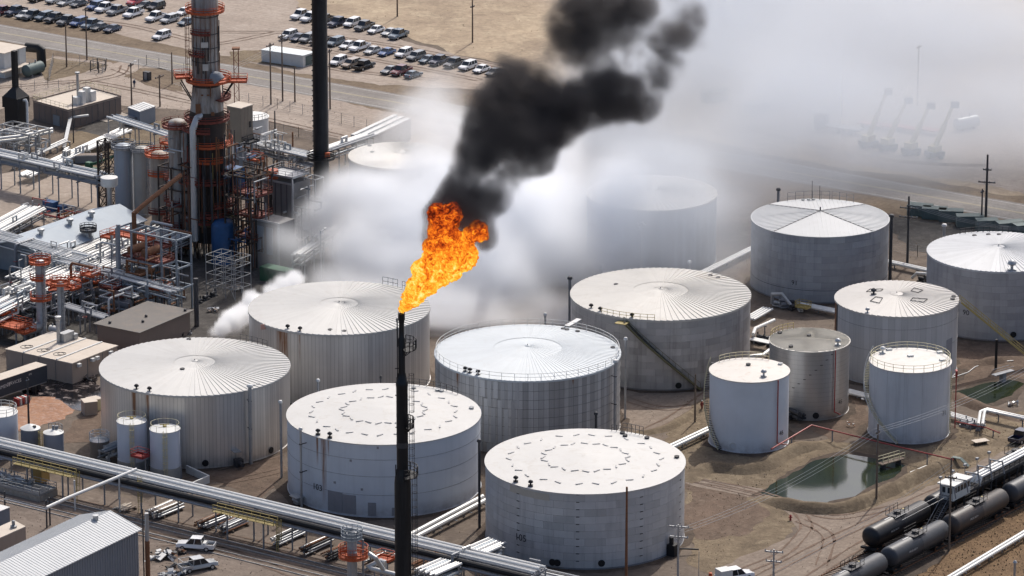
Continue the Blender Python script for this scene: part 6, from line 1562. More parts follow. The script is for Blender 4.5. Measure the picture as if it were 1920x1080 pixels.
for i, (k, mi, lb) in enumerate(((-1, 1, 'slate grey tank car nearest the bottom edge, near track'), (0, 1, 'slate grey tank car second from the bottom, near track'), (1, 2, 'brownish-topped tank car third from the bottom, near track'), (2, 1, 'dark tank car at the right picture edge, near track'))):
    tank_car(lb, o1 + RA * (PIT * k), tc_m[mi])
o2 = P(1632, 1007, ZC); o2 = o1 + RA * (o2 - o1).dot(RA) + RS * (o2 - o1).dot(RS)
for k, mi, lb in ((0, 0, 'black tank car nearest the bottom edge, far track'), (1, 0, 'black tank car half hidden by the loading rack, far track'), (2, 1, 'grey tank car with top rail at right, far track')):
    tank_car(lb, o2 + RA * (PIT * k), tc_m[mi])
for o, lb in ((o1, 'near railway track under the tank cars'), (o2, 'far railway track under the tank cars')):
    t = thing('railway_track', lb, 'track', (o.x, o.y, 0), rang)
    for y in (-.75, .75): MB().box((0, y, .17), (160, .08, .16)).build('rail', M['rust'], t)
    tie = MB().box((0, 0, .06), (.24, 2.5, .12)).mesh('sleeper')
    for i in range(-34, 60): link('sleeper', tie, M['wood'], t, (i * .72, 0, 0))
mid = (o1 + o2) / 2
off = (o2 - o1).dot(RS)
lr = thing('loading_rack', 'steel loading gantry with small white cabin between the rail cars', 'loading rack', (mid.x, mid.y, 0), rang)
xs = (Vector((P(1745, 985).x, P(1745, 985).y, 0)) - mid).dot(RA)
for i in range(12):
    x = xs + i * 4
    for y in (-.7, .7): MB().bar((x, y, 0), (x, y, 4.4), .18).build('post', M['dark'], lr)
    MB().bar((x, -.9, 4.4), (x, .9, 4.4), .16).build('beam', M['dark'], lr)
deck_box(lr, (xs + 22, 0), 46, 1.6, 4.6, 0, 'dark')
cx_ = (P(1795, 915, 6) - mid).dot(RA)
MB().box((cx_, 0, 5.9), (5.0, 2.4, 2.4)).build('cabin', M['white'], lr, smooth=False); MB().box((cx_, 0, 7.2), (5.6, 3.0, .18)).build('cabin_roof', M['white'], lr, smooth=False)
for i in range(5): MB().box((cx_ - 1.9 + i * .95, -1.22, 6.3), (.7, .04, .9)).build('window', M['glass'], lr)
for i in range(2): MB().box((cx_ - 2.52, -.6 + i * 1.2, 6.3), (.04, .8, .9)).build('window', M['glass'], lr)
for y, r_ in ((-.2, .34), (.55, .34), (-.75, .2)): MB().pipe([(cx_ + 6, y, 5.0), (cx_ + 6.6, y, 6.0), (cx_ + 45, y, 6.0)], r_, 10).build('header_pipe', M['pipewhite'], lr)
for i in range(5):
    x = cx_ - 4 + i * 3.6; MB().pipe([(x, 0, 5.2), (x, 0, 7.6), (x + .6, -1.8, 7.4), (x + .6, -2.2, 5.6)], .12, 7).build('loading_arm', M['grey'], lr)
    MB().tube((x + 1, .8, 4.6), (x + 1, .8, 8.2), .06, n=6).box((x + 1, .8, 8.3), (.5, .4, .3)).build('rack_lamp', M['grey'], lr)
st = MB(); hr = MB()
for i in range(20):
    f = i / 19; st.box((xs - 5.5 + 5.5 * f, 0, .3 + 4.2 * f), (.3, 1.1, .06))
for y in (-.6, .6): st.bar((xs - 5.6, y, .2), (xs, y, 4.5), .1, .25); hr.bar((xs - 5.6, y, 1.3), (xs, y, 5.6), .06)
st.build('stairs', M['dark'], lr); hr.build('stair_rail', M['grey'], lr)
for y in (-.6, .6): MB().bar((xs - 14, y, 5.6), (xs - .2, y, 5.6), .05).build('cable_tray', M['galv'], lr)
# twin white pipes at lower right
def ground_pipes(label, pts, n, r, z, m='pipewhite', sep=None, step=4.0, name='pipeline', foot=True):
    pts = [P(x, y, z) for x, y in pts]; b = Vector((pts[0].x, pts[0].y, 0)); t = thing(name, label, 'pipeline', b); sep = sep or r * 2.6
    for k in range(n):
        line = []
        for i, p in enumerate(pts):
            d = (pts[min(i + 1, len(pts) - 1)] - pts[max(i - 1, 0)]); d.z = 0; sd = Vector((-d.y, d.x, 0)).normalized(); line.append(p - b + sd * (k - (n - 1) / 2) * sep)
        MB().pipe(line, r, 8).build('pipe', M[m], t)
    if foot:
        for a, c in zip(pts, pts[1:]):
            k = max(1, int((c - a).length / step)); d = (c - a); d.z = 0; d.normalize(); sd = Vector((-d.y, d.x, 0)) * (n * sep * .55)
            for i in range(k):
                p = a.lerp(c, (i + .5) / k) - b; MB().bar(p - sd + Vector((0, 0, -r - .05)), p + sd + Vector((0, 0, -r - .05)), .14).bar((p.x, p.y, 0), (p.x, p.y, z - r - .1), .2).build('support', M['grey'], t)
    return t
ground_pipes('pair of white pipes slanting across the bottom right corner', [(1740, 1108), (1940, 988)], 2, .26, 1.0)
ground_pipes('white pipe pair running from the bridge to tank 105', [(772, 1006), (912, 932)], 2, .36, 1.2, sep=1.3)
ground_pipes('short white pipes between tank 105 and tank 46', [(1225, 850), (1262, 836), (1332, 803)], 2, .3, 1.0)
ground_pipes('white pipe between tanks 91 and 90', [(1655, 488), (1745, 508)], 2, .3, 1.0)
ground_pipes('flat white pipe bank from tank 91 toward the tan-roofed tank', [(1500, 570), (1570, 584)], 3, .25, 1.0)
ground_pipes('white pipe bank between tank 45 and tank 71', [(1588, 733), (1640, 746)], 3, .25, .8)
ground_pipes('white pipe bank behind tank 71 toward the right edge', [(1776, 775), (1836, 792)], 3, .24, .8)
ground_pipes('raised white pipe loop near the right edge', [(1838, 796), (1842, 772), (1850, 768), (1940, 788)], 2, .26, 1.6)
ground_pipes('bent white pipe beside the slanted-stair tank', [(1405, 668), (1430, 666), (1445, 655)], 1, .32, .9)
ground_pipes('long white pipe rising over the pipes beside tank 45', [(1412, 627), (1416, 616), (1452, 600)], 1, .3, 2.2)
ground_pipes('grey pipe bank in the shade right of the slanted-stair tank', [(1405, 598), (1440, 578)], 4, .22, 1.0)
ground_pipes('white pipes crossing behind the slanted-stair tank', [(1300, 520), (1400, 470), (1440, 452)], 3, .2, 1.0)
ground_pipes('curved white hose on the bank before tank 90', [(1785, 708), (1815, 698), (1828, 688), (1850, 680), (1900, 676)], 1, .07, .15, foot=False)
ground_pipes('loose white pipe lying on the grass bank by the pond', [(1706, 886), (1735, 874), (1757, 869)], 1, .1, .5, foot=False)
ground_pipes('red fire main on white posts above the pond', [(1446, 842), (1522, 797), (1600, 817), (1690, 839), (1788, 862)], 1, .12, 2.0, 'red', step=9.0)
ground_pipes('second red main running off past tank 71', [(1790, 790), (1850, 802), (1875, 812)], 1, .1, 1.0, 'red', step=6.0)
t = thing('plywood_sheet', 'pale plywood sheet lying on the bank at right', 'board', P(1838, 832), R(25)); MB().box((0, 0, .55), (2.6, 1.5, .06)).build('sheet', M['cream_roof'], t); [MB().box((x, 0, .3), (.2, 1.2, .4)).build('block', M['wood'], t) for x in (-.8, .8)]
t = thing('fire_hydrant', 'red fire hydrant in the grass by the dirt road', 'hydrant', P(1482, 976)); MB().lathe([(.16, 0), (.16, .7), (.2, .72), (.2, .8), (.01, 1.0)], 10).build('barrel', M['red'], t); MB().tube((-.3, 0, .55), (.3, 0, .55), .09).build('outlet', M['red'], t)
t = thing('pond_walkway', 'cream-railed wooden walkway reaching into the pond', 'walkway', P(1652, 880), R(40)); MB().box((2.2, 0, .9), (5, 1.2, .15)).build('deck', M['wood'], t)
h = MB()
for y in (-.6, .6):
    for z in (1.5, 2.0): h.bar((-.2, y, z), (4.6, y, z), .07)
    for i in range(5): h.bar((-.2 + i * 1.2, y, .9), (-.2 + i * 1.2, y, 2.0), .07)
h.build('railing', M['cream'], t); MB().box((.4, 0, .3), (.3, 1, .9)).box((3.8, 0, .3), (.3, 1, .9)).build('pier', M['dark'], t)
t = thing('bank_steps', 'small dark steel steps over the bank beside the red main', 'steps', P(1790, 872), R(-30)); MB().bar((-1.6, 0, .3), (-.4, 0, 1.3), .8, .1).box((.3, 0, 1.3), (1.4, .8, .1)).bar((1.0, 0, 1.3), (2.4, 0, .2), .8, .1).build('steps', M['dkgreen'], t)
t = thing('far_gantry', 'pale railed gantry over the second pond', 'walkway', P(1880, 716), R(40)); MB().box((0, 0, 1.6), (4.5, 1, .15)).build('deck', M['grey'], t); MB().bar((-2, -.5, 2.4), (2, -.5, 2.4), .06).bar((-2, .5, 2.4), (2, .5, 2.4), .06).box((0, 0, .8), (.8, .8, 1.6)).build('frame', M['grey'], t)
t = thing('pump_skid', 'cluster of dark valves and pipes by the right bank', 'pump skid', P(1808, 800), GRID)
for i in range(6): link('pump', pump_me, M['grey'], t, ((i % 3) * 1.3, (i // 3) * 1.4, 0), i)
t = thing('pump_skid', 'dark motor and valve skid between tanks 46 and 45', 'pump skid', P(1494, 790), GRID)
for i in range(3): link('pump', pump_me, M['dark'], t, (i * .9 - 1.0, i * .7, .3), R(60))
MB().tube((-2.4, .8, 1.6), (1.0, -.8, 1.6), .4).tube((-2.4, .8, .8), (1.0, -.8, .8), .32).build('header', M['dark'], t)
t = thing('pump_skid', 'tangled valves and yellow steps at the foot of tank 91', 'pump skid', P(1475, 580), GRID)
for i in range(7): link('pump', pump_me, M[['galv', 'grey', 'dark'][i % 3]], t, ((i % 4) * 1.6 - 2, (i // 4) * 1.8, .2), i * .8)
MB().pipe([(-3, 0, .5), (-3, 0, 2.2), (-1, 0, 2.6), (1, 0, .8)], .3).build('pipe_loop', M['galv'], t); deck_box(t, (4.0, -1), 2.4, 1.4, 1.4, 0, 'yellow')
t = thing('pump_skid', 'valves and decking in the gap right of the slanted-stair tank', 'pump skid', P(1425, 645), GRID)
for i in range(5): link('pump', pump_me, M['dark'], t, ((i % 3) * 1.4 - 1, (i // 3) * 1.6, .1), i); 
MB().box((1.5, -2, 1.4), (4, 1.6, .15)).build('deck', M['white'], t)
t = thing('pump_skid', 'valves in the shade beside tank 90', 'pump skid', P(1728, 530), GRID)
for i in range(4): link('pump', pump_me, M['dark'], t, ((i % 2) * 1.4, (i // 2) * 1.4, .1), i)
MB().pipe([(-2, 0, .5), (-1, 0, 1.6), (1.2, 0, 1.8)], .28).build('pipe_loop', M['pipewhite'], t)
t = thing('traffic_drum', 'orange marker barrel at the bottom edge', 'barrel', P(1332, 1086)); MB().lathe([(.3, 0), (.28, .5), (.25, 1.0), (.01, 1.05)], 12).build('barrel', M['orange'], t)
t = thing('marker_post', 'white capped post at the bottom right corner', 'post', P(1902, 1086)); MB().tube((0, 0, 0), (0, 0, 2.6), .18).lathe([(.34, 2.6), (.2, 2.9), (.01, 3.0)], 10).build('post', M['galv'], t)
# ---------------------------------------------------------------- foreground: bridge, small tanks, warehouse, yard
zb = 5.2
a, b = P(-60, 817, zb), P(1010, 1071, zb)
br = rack('long foreground pipe bridge carrying bright white pipes', a, b, 3.8, zb - .3, 0, 7.2, 'grey', None, seed=31, rad=(.24, .40), mats=['pipewhite', 'pipewhite', 'silver', 'pipewhite'], sag=False, name='pipe_bridge')
d = (b - a).normalized(); sd = Vector((-d.y, d.x, 0)); Lb = (b - a).length
for k, (y, r, z, m) in enumerate(((1.7, .24, zb + .1, 'pipewhite'), (.9, .14, zb, 'grey'), (.3, .34, zb + .2, 'pipewhite'), (-.42, .2, zb + .06, 'galv'), (-.95, .22, zb + .08, 'pipewhite'), (-1.45, .12, zb, 'grey'), (-2.3, .45, zb - .35, 'black'), (-2.9, .2, zb - 1.0, 'grey'), (-2.0, .22, zb - 1.3, 'galv'), (-1.2, .22, zb - 1.3, 'grey'))):
    p0, p1 = sd * y, sd * y + d * Lb; MB().pipe([(p0.x, p0.y, z), (p1.x, p1.y, z)], r, 9).build('pipe', M[m], br)
for k in (0, 1):
    p0, p1 = sd * -2.35, sd * -2.35 + d * Lb; MB().bar((p0.x, p0.y, zb + .5 + k * .3), (p1.x, p1.y, zb + .5 + k * .3), .035).build('cable', M['grey'], br)
def catwalk(label, s0, s1, m, y=-3.6, z=zb - 1.0, ladder=True):
    p = a + d * s0 + sd * y; t = thing('catwalk', label, 'catwalk', (p.x, p.y, 0), math.atan2(d.y, d.x)); Ln = s1 - s0
    MB().box((Ln / 2, 0, z), (Ln, 1.1, .1)).build('deck', M[m], t)
    h = MB()
    for q in (-.55, .55):
        for k in (.55, 1.1): h.bar((0, q, z + k), (Ln, q, z + k), .08)
        for i in range(int(Ln / 1.5) + 1): h.bar((i * Ln / int(Ln / 1.5), q, z), (i * Ln / int(Ln / 1.5), q, z + 1.1), .08)
    h.build('railing', M[m], t)
    for x in (Ln * .2, Ln * .8): MB().bar((x, 0, 0), (x, 0, z - .05), .2).build('post', M['grey'], t)
    if ladder: cage_ladder(t, Ln + .3, 0, 0, z + 1.0, M[m], 0)
    return t
def s_at(px): return (P(px, 821 + .2378 * px, zb) - a).dot(d)
catwalk('tan-railed catwalk hung on the pipe bridge left of the white tanks', s_at(72), s_at(182), 'yellow'); catwalk('yellow catwalk on the pipe bridge before tank 103', s_at(445), s_at(558), 'yellow')
t = thing('access_ladder', 'caged tan ladder tower beside the sloping pipe', 'ladder', P(262, 962), 0); cage_ladder(t, 0, 0, 0, 6.0, M['yellow'], -1.2)
# small tanks in a row behind the bridge
def small_tank(label, px, a_px, rim, base, m, mr, extra=None, cone=.3, skirt=None):
    b_ = P(px, base); r = a_px * math.hypot(b_.y, HCAM - 4) / FPX; b_ = Vector((b_.x, b_.y + r, 0)); H = top_z(Vector((b_.x, b_.y - r, 0)), rim)
    t = thing('small_tank', label, 'storage tank', b_, 0, 'small tanks behind the bridge')
    MB().lathe([(r, 0), (r, H)], 32).build('shell', m, t); MB().lathe([(r + .05, H - .08), (r + .05, H), (r * .5, H + cone * .6), (.01, H + cone)], 32).build('roof', mr, t)
    if skirt: MB().lathe([(r + .06, 0), (r + .06, skirt), (r, skirt + .02)], 32).build('skirt', M['galv'], t)
    return t, r, H
tw = shell_mat('small_tank_white', (.55, .59, .66), rough=.5, H=8, grime=.15)
for lb, px, ap, rim, base in (('slim white tank with red basket, first of two before the oil-spill tank', 247, 28, 797, 893), ('slim white tank, second of two before the oil-spill tank', 309, 28.5, 812, 906)):
    t, r, H = small_tank(lb, px, ap, rim, base, tw, M['white'], skirt=2.2)
    cage_ladder(t, .2, -r - .15, .3, H + .4, M['cream'], R(-90))
    rail_arc(MB(), r * .96, H, 0, 6.283, .9, 9, .03, (1.0,)).build('railing', M['cream'], t); MB().lathe([(.3, 0), (.3, .5), (.01, .6)], 10, (0, 0, H)).tube((-.8, 0, H + .6), (.7, .2, H + .6), .08).build('agitator', M['yellow'], t)
    MB().tube((r + .15, -.6, .2), (r + .15, -.6, H), .08, n=6).build('overflow_pipe', M['grey'], t)
t = thing('access_basket', 'red railed access basket between the two slim white tanks', 'platform', P(264, 905)); deck_box(t, (0, 0), 2.4, 1.8, 4.4, GRID, 'red'); MB().bar((-.8, 0, 0), (-.8, 0, 4.3), .15).bar((.8, 0, 0), (.8, 0, 4.3), .15).build('legs', M['grey'], t)
t, r, H = small_tank('large white tank cut by the left picture edge', -2, 34, 783, 862, tw, M['white']); rail_arc(MB(), r * .96, H, 0, 6.283, 1.1, 12).build('railing', M['galv'], t)
t, r, H = small_tank('slate tank with pale cone roof beside the large white one', 57, 18.5, 808, 868, M['slate'], M['white'], cone=.7); MB().lathe([(.3, 0), (.3, .3), (.01, .35)], 10, (.7, -.5, H + .2)).build('hatch', M['black'], t)
t, r, H = small_tank('grey-blue tank with pale roof next to the slate one', 100, 19, 816, 872, paint('grey_blue_tank', (.27, .30, .36), .5, 0, .15, .8), M['white'], cone=.5); MB().tube((0, 0, H), (0, 0, H + 1.1), .2).box((.5, .3, H + .7), (.5, .4, .5)).build('fitting', M['grey'], t); rail_arc(MB(), r * .9, H, .2, 2.2, 1.1, 5).build('railing', M['grey'], t)
t, r, H = small_tank('short brown stained tank with hooped rail', 186, 18.5, 830, 868, paint('stained_brown_tank', (.22, .19, .16), .6, .2, .3, .8, (.1, .08, .06, 1), .6, True), M['galv']); rail_arc(MB(), r * 1.0, H, 0, 6.283, 1.2, 8, .06).build('railing', M['white'], t)
t = thing('yellow_ladder', 'yellow caged ladder between the slate and grey-blue tanks', 'ladder', P(78, 868)); cage_ladder(t, 0, 0, 0, 5.4, M['yellow'], R(-90))
t = thing('bund_wall', 'low concrete bund wall round the slim white tanks', 'wall', P(345, 912))
for a_, b_ in (((120, 880), (345, 925)), ((345, 925), (392, 905)), ((392, 905), (350, 886))):
    p, q = P(*a_) - t.location, P(*b_) - t.location; MB().bar((p.x, p.y, .6), (q.x, q.y, .6), .25, 1.2).build('wall', M['white'] if a_[0] > 300 else M['concrete'], t, smooth=False)
rack('low tangle of white pipes between the brown and slim white tanks', P(196, 872), P(232, 858), 2.2, 2.2, 4, 3, 'galv', 1.0, seed=41)
# equipment platform with yellow hut
t = thing('equipment_platform', 'raised concrete platform crowded with pipework under the bridge', 'platform', P(20, 925), GRID); MB().box((0, 1.5, .5), (13, 4.2, 1.0)).build('slab', G['concrete'], t, smooth=False)
rnd = random.Random(8)
for i in range(16): MB().pipe([(rnd.uniform(-6, 3), rnd.uniform(0, 3.2), 1), (0, 0, 0)][:1] + [(rnd.uniform(-6, 3), rnd.uniform(0, 3.2), rnd.uniform(1.4, 2.6)) for _ in range(2)], .1, 6).build('pipe', M[rnd.choice(['galv', 'pipewhite', 'grey'])], t)
for i in range(6): link('pump', pump_me, M['galv'], t, (-5.5 + i * 1.5, 1.2 + (i % 2) * 1.4, 1.0), i)
deck_box(t, (0, 1.5), 12.8, 4.0, 1.05, 0, 'galv')
t = thing('hut', 'yellow-tan metal hut standing on the equipment platform', 'hut', P(76, 905), GRID); MB().box((0, 0, 1.9), (2.2, 1.9, 3.0)).build('walls', paint('hut_yellow', (.42, .28, .10), .6, 0, .2, .6), t, smooth=False); MB().box((0, 0, 3.45), (2.35, 2.05, .1)).build('roof', M['yellow'], t, smooth=False); MB().box((1.12, 0, 2.2), (.04, .8, .35)).build('window', M['black'], t)
# sloping pipe gallows
t = thing('sloping_pipe', 'white pipe sloping down over the yard from the bridge', 'pipe', P(87, 975))
p0, p1, p2 = P(256, 880, 6.4) - t.location, P(126, 934, 4.8) - t.location, P(87, 952, 4.6) - t.location; MB().pipe([p0, p1, p2], .26, 9).build('pipe', M['pipewhite'], t); p3 = P(8, 936, 4.4) - t.location; MB().pipe([p2 + Vector((0, 0, -.3)), p3], .12, 7).build('side_pipe', M['galv'], t)
for px, py, z in ((225, 960, 5.8), (141, 957, 4.9), (94, 985, 4.5), (88, 990, 4.5), (10, 972, 4.4)):
    q = P(px, py) - t.location; MB().tube((q.x, q.y, 0), (q.x, q.y, z), .13, n=8).build('post', M['white'] if px > 100 else M['dark'], t)
# warehouse
A = P(271, 990, 7.2); Rr = P(203, 959, 9.0); E_ = P(80, 1082, 7.2); ax = (E_ - A); ax.z = 0; ax.normalize(); R1 = Rr + ax * 42
ribm = paint('warehouse_roofing', (.46, .475, .485), .6, .05, .12, .2, (.36, .38, .4, 1), .45); wallm = paint('warehouse_siding', (.25, .27, .30), .6, .1, .1, .3)
t, L_, Ln, hf = gable('large warehouse with pale ribbed metal roof in the lower left corner', Rr, R1, A, ribm, wallm, name='warehouse', ribs=.62)
for i in range(70):
    for y in (1,): p = L_(.3 + i * .6, hf - .36, 0); q = L_(.3 + i * .6, hf - .36, 7.0); MB().bar(p, q, .1).build('siding_rib', wallm, t)
MB().lathe([(.4, -.3), (.4, .5), (.5, .5), (.5, .6), (.01, .62)], 16, L_(3.6, .4, 9.0)).build('roof_vent', M['galv'], t)
for i in range(1, 4): MB().bar(L_(-.42, hf * (i / 4), .1), L_(-.42, hf * (i / 4), 7.2), .08).build('gable_rib', wallm, t)
t = thing('rust_stack', 'rust-brown pipe stack at the corner of the warehouse', 'stack', P(278, 1098)); h = top_z(t.location, 962); MB().tube((0, 0, 0), (0, 0, h * .62), .36, n=14).build('lower', M['rust'], t); MB().tube((0, 0, h * .62), (0, 0, h), .30, n=14).build('upper', M['galv'], t); MB().tube((-.6, .2, 0), (-.6, .2, h * 1.05), .1, n=8).build('conduit', M['dark'], t)
t, q, u, v = flat_building('low cream-roofed hut beside the warehouse at the left edge', ((-30, 1000), (-8, 1012), (48, 987)), 3.2, M['tan'], M['cream_roof'])
MB().lathe([(.5, 3.2), (.5, 3.5), (.25, 3.6), (.25, 4.3), (.01, 4.4)], 12, (1.2, 1.0, 0)).build('roof_fan', M['grey'], t)
t = thing('storage_bin', 'dark grey tank-like bin at the left picture edge', 'bin', P(-2, 985), GRID); MB().box((0, 0, 1.4), (2.6, 2.2, 2.8)).build('body', M['slate'], t); MB().box((0, 0, 2.86), (2.7, 2.3, .1)).build('lid', M['white'], t)
# piles of pipe and timber below the bridge
def pile(label, px, py, n, L, m, rz, r=.16, rows=3, cat='pipe pile'):
    t = thing('pipe_pile', label, cat, P(px, py), rz, 'piles of pipe under the bridge'); rn = random.Random(px)
    per = max(1, n // rows)
    for i in range(n):
        row = i // per; k = i % per; x0 = rn.uniform(-.7, .7); r_ = r * rn.uniform(.7, 1.2)
        MB().pipe([(x0 - L / 2, (k - per / 2) * r * 2.3 + row * r, .35 + r + row * r * 2.0), (x0 + L / 2 * rn.uniform(.7, 1.1), (k - per / 2) * r * 2.3 + row * r + rn.uniform(-.25, .25), .35 + r + row * r * 2.0)], r_, 7).build('pipe', M[rn.choice(m)], t)
    for x in (-L * .3, L * .3): MB().box((x, 0, .16), (.25, per * r * 2.6 + .5, .32)).build('bearer', M['wood'], t)
e2 = GRID + R(90)
pile('stack of long tan and grey poles beside the ladder tower', 312, 962, 18, 7, ['wood', 'galv', 'tan', 'cream_roof'], e2)
pile('rusty pipe bundle below the middle of the bridge', 398, 985, 16, 6, ['rust', 'galv', 'dark', 'tan'], e2)
pile('mixed pipe pile left of the yellow catwalk posts', 440, 990, 15, 6, ['rust', 'galv', 'grey'], e2)
pile('bright galvanised pipes under the yellow catwalk', 545, 1012, 14, 7, ['galv', 'pipewhite', 'dark'], e2)
pile('dark pipe pile with a fat white drum on it', 597, 1030, 14, 7, ['dark', 'rust', 'galv'], e2)
pile('long brown pipes before the grey tower', 640, 1040, 12, 7, ['rust', 'wood', 'dark'], e2)
pile('short pale offcuts on the ground by the ladder tower', 235, 955, 6, 3, ['tan', 'cream_roof'], e2, rows=1)
pile('loose brown planks right of the grey tower', 715, 1060, 8, 7, ['wood', 'rust', 'galv'], e2)
pile('pale pipes lying right of the flare stack', 800, 1065, 8, 7, ['galv', 'tan', 'rust'], e2)
# grey tower with orange basket
tb = P(661, 1130); zt = lambda py: top_z(tb, py)
t = thing('process_tower', 'grey riser tower with blue-grey crow nest and orange basket', 'tower', tb)
MB().lathe([(.72, 0), (.72, zt(1012)), (.6, zt(1008)), (.6, zt(996))], 20).build('shell', M['galv'], t); MB().tube((.35, -.85, 0), (.35, -.85, zt(1032)), .42, n=14).build('riser', M['galv'], t); MB().tube((1.6, -.3, 0), (1.6, -.3, zt(1010)), .16, n=8).build('side_pipe', M['grey'], t)
deck_ring(t, (0, 0), zt(1008), .5, 1.55, m='bluegrey', h=1.5); deck_ring(t, (.2, 0), zt(1043), .72, 2.15, m='orange', h=1.6)
MB().lathe([(.5, 0), (.5, .7), (.01, .9)], 12, (.3, 0, zt(1006))).box((-.6, .2, zt(1004)), (.5, .5, .6)).build('valve_head', M['grey'], t)
t = thing('bent_header', 'thick silver bent pipes at the foot of the flare stack', 'pipe', P(715, 1120)); q = t.location
MB().pipe([P(692, 1038, 9) - q, P(704, 1046, 8.6) - q, P(724, 1076, 5.5) - q], .34, 10).build('pipe', M['silver'], t); MB().pipe([P(760, 1082, 6) - q, P(696, 1066, 6) - q, P(692, 1062, 6.2) - q, P(712, 1052, 7) - q, P(720, 1054, 7) - q, P(722, 1075, 5) - q], .36, 10).build('pipe', M['silver'], t); MB().tube((0, 0, 0), (0, 0, 6), .2).build('post', M['grey'], t)
decks('small orange deck behind the bent silver pipes', 722, 1108, [(0, 0, 2.6, 2.0, 5.0, 'orange')])
rack('pipe rack branching off toward the bottom edge beside tank 105', P(800, 1130), P(925, 1075), 4.0, 4.4, 9, 6, 'galv', 3.2, seed=51, rad=(.18, .34))
rack('second stretch of dark pipes below tank 105', P(905, 1098), P(1090, 1140), 4.0, 3.4, 7, 6, 'galv', None, seed=52, rad=(.2, .36), mats=['galv', 'dark', 'pipewhite', 'grey'])
# railway siding in the foreground yard and scrap
t = thing('siding_track', 'worn rails running beneath the foreground bridge', 'track', P(0, 915), math.atan2(d.y, d.x))
for y in (-.75, .75, -3.2, -4.7): MB().box((50, y, .1), (130, .1, .14)).build('rail', M['galv'], t)
def scrap(label, px, py, n, size, mats, seed):
    rn = random.Random(seed); t = thing('scrap_heap', label, 'scrap', P(px, py), 0)
    for i in range(n):
        s_ = rn.uniform(.2, size); o = MB().box((0, 0, 0), (s_ * rn.uniform(.6, 1.8), s_ * rn.uniform(.3, 1), s_ * rn.uniform(.1, .5))).build('scrap_piece', M[rn.choice(mats)], t, smooth=False)
        rr = size * 1.6; o.location = (rn.uniform(-rr, rr), rn.uniform(-rr, rr) * .8, rn.uniform(.15, .7)); o.rotation_euler = (rn.uniform(-.6, .6), rn.uniform(-.6, .6), rn.uniform(0, 6))
scrap('heap of white and black scrap against the warehouse corner', 302, 1045, 34, 1.2, ['white', 'white', 'black', 'galv', 'grey'], 1)
scrap('white scrap heap beside the silver pickup', 325, 1082, 30, 1.1, ['white', 'pipewhite', 'galv', 'dark'], 2)
scrap('brown machine parts behind the white pickup', 335, 1042, 16, .9, ['rust', 'brown', 'black'], 3)
scrap('black tyre-like debris between the two pickups', 318, 1064, 10, .7, ['black', 'dark'], 4)
scrap('dark oily debris against the tan building wall', 170, 712, 14, .7, ['black', 'dark', 'brown'], 5)
scrap('rubble on the sooty ground near the dark-roofed shed', 400, 585, 22, .6, ['grey', 'tan', 'galv'], 6)
scrap('pale debris on the sooty ground below the scaffold', 445, 545, 20, .7, ['galv', 'cream_roof', 'tan'], 7)
scrap('dark debris beside the dark-roofed shed wall', 345, 628, 22, .8, ['black', 'dark', 'grey'], 8)
scrap('stony litter on the bank of the second pond', 1900, 760, 26, .5, ['galv', 'tan', 'grey'], 9)
scrap('timber litter beside tank 71', 1625, 756, 12, .6, ['white', 'tan', 'dark'], 10)
scrap('brick litter on the red soil between tanks 45 and 71', 1595, 800, 14, .35, ['rust', 'tan', 'white'], 11)
t = thing('windsock_flag', 'pinkish rag hanging on the rim of the smoke-backed tank', 'rag', P(500, 760)); 
q = Vector((T2.X + (T2.R + .1) * math.cos(T2.ang(498)), T2.Y + (T2.R + .1) * math.sin(T2.ang(498)), T2.H - .2)) - t.location; MB().box((q.x, q.y - .1, q.z), (1.3, .08, .9), .4).build('cloth', paint('pink_rag', (.6, .35, .28), .8), t)
# flame: billows joined into one body, coloured by churning noise
def billow(name, blobs, voxel, disp, disp_scale, m):
    mb = MB()
    for c, r in blobs: mb.sphere(c, r, 16, 10)
    o = mb.build(name, m)
    rm = o.modifiers.new('join', 'REMESH'); rm.mode = 'VOXEL'; rm.voxel_size = voxel; rm.use_smooth_shade = True
    for sc_, st_ in ((disp_scale, disp), (disp_scale * .42, disp * .75), (disp_scale * .17, disp * .45)):
        tx = bpy.data.textures.new(name, 'CLOUDS'); tx.noise_scale = sc_; tx.noise_depth = 3
        dm = o.modifiers.new('churn', 'DISPLACE'); dm.texture = tx; dm.strength = st_; dm.mid_level = .45; dm.texture_coords = 'GLOBAL'
    return o
FY = FB.y
fb = []
PPM = 13.2
def fblob(px, py, rp, dy=0.0): fb.append((PY(px, py, FY + dy), rp * .93 / PPM))
for i in range(9):
    f = i / 8; fblob(755 + 22 * f, 580 - 26 * f, 6 + 13 * f)
for px, py, rp in ((785, 540, 25), (800, 530, 25), (800, 510, 30), (825, 512, 26), (840, 500, 28), (822, 488, 33), (845, 478, 34), (868, 482, 27), (838, 455, 32), (862, 462, 30), (880, 474, 16), (818, 462, 20), (830, 432, 26), (832, 410, 29), (820, 402, 20), (845, 402, 22), (808, 455, 12), (802, 462, 9), (872, 448, 16), (884, 440, 17), (896, 432, 18), (900, 442, 14), (893, 425, 11)):
    fblob(px, py, rp, random.uniform(-.8, .8))
fm = NT('fire')
fm.t.nodes.remove(fm.b)
n1 = fm.noise(.55, 5, .62, dist=1.2); n2 = fm.noise(1.15, 6, .66, dist=1.8)
nn = fm.math('ADD', fm.math('MULTIPLY', n1, .45), fm.math('MULTIPLY', n2, .55))
sz = fm.n('ShaderNodeSeparateXYZ'); fm.l(fm.pos(), sz.inputs[0])
hot = fm.rng(sz.outputs[2], FT + 7.5, FT + 14.5, .035, -.13)
nn = fm.math('ADD', nn, hot)
cr = fm.ramp(nn, [(.31, (.08, .010, .004)), (.385, (.42, .05, .008)), (.45, (.86, .16, .012)), (.51, (1.0, .34, .022)), (.57, (1.0, .58, .05)), (.67, (1.0, .86, .30))])
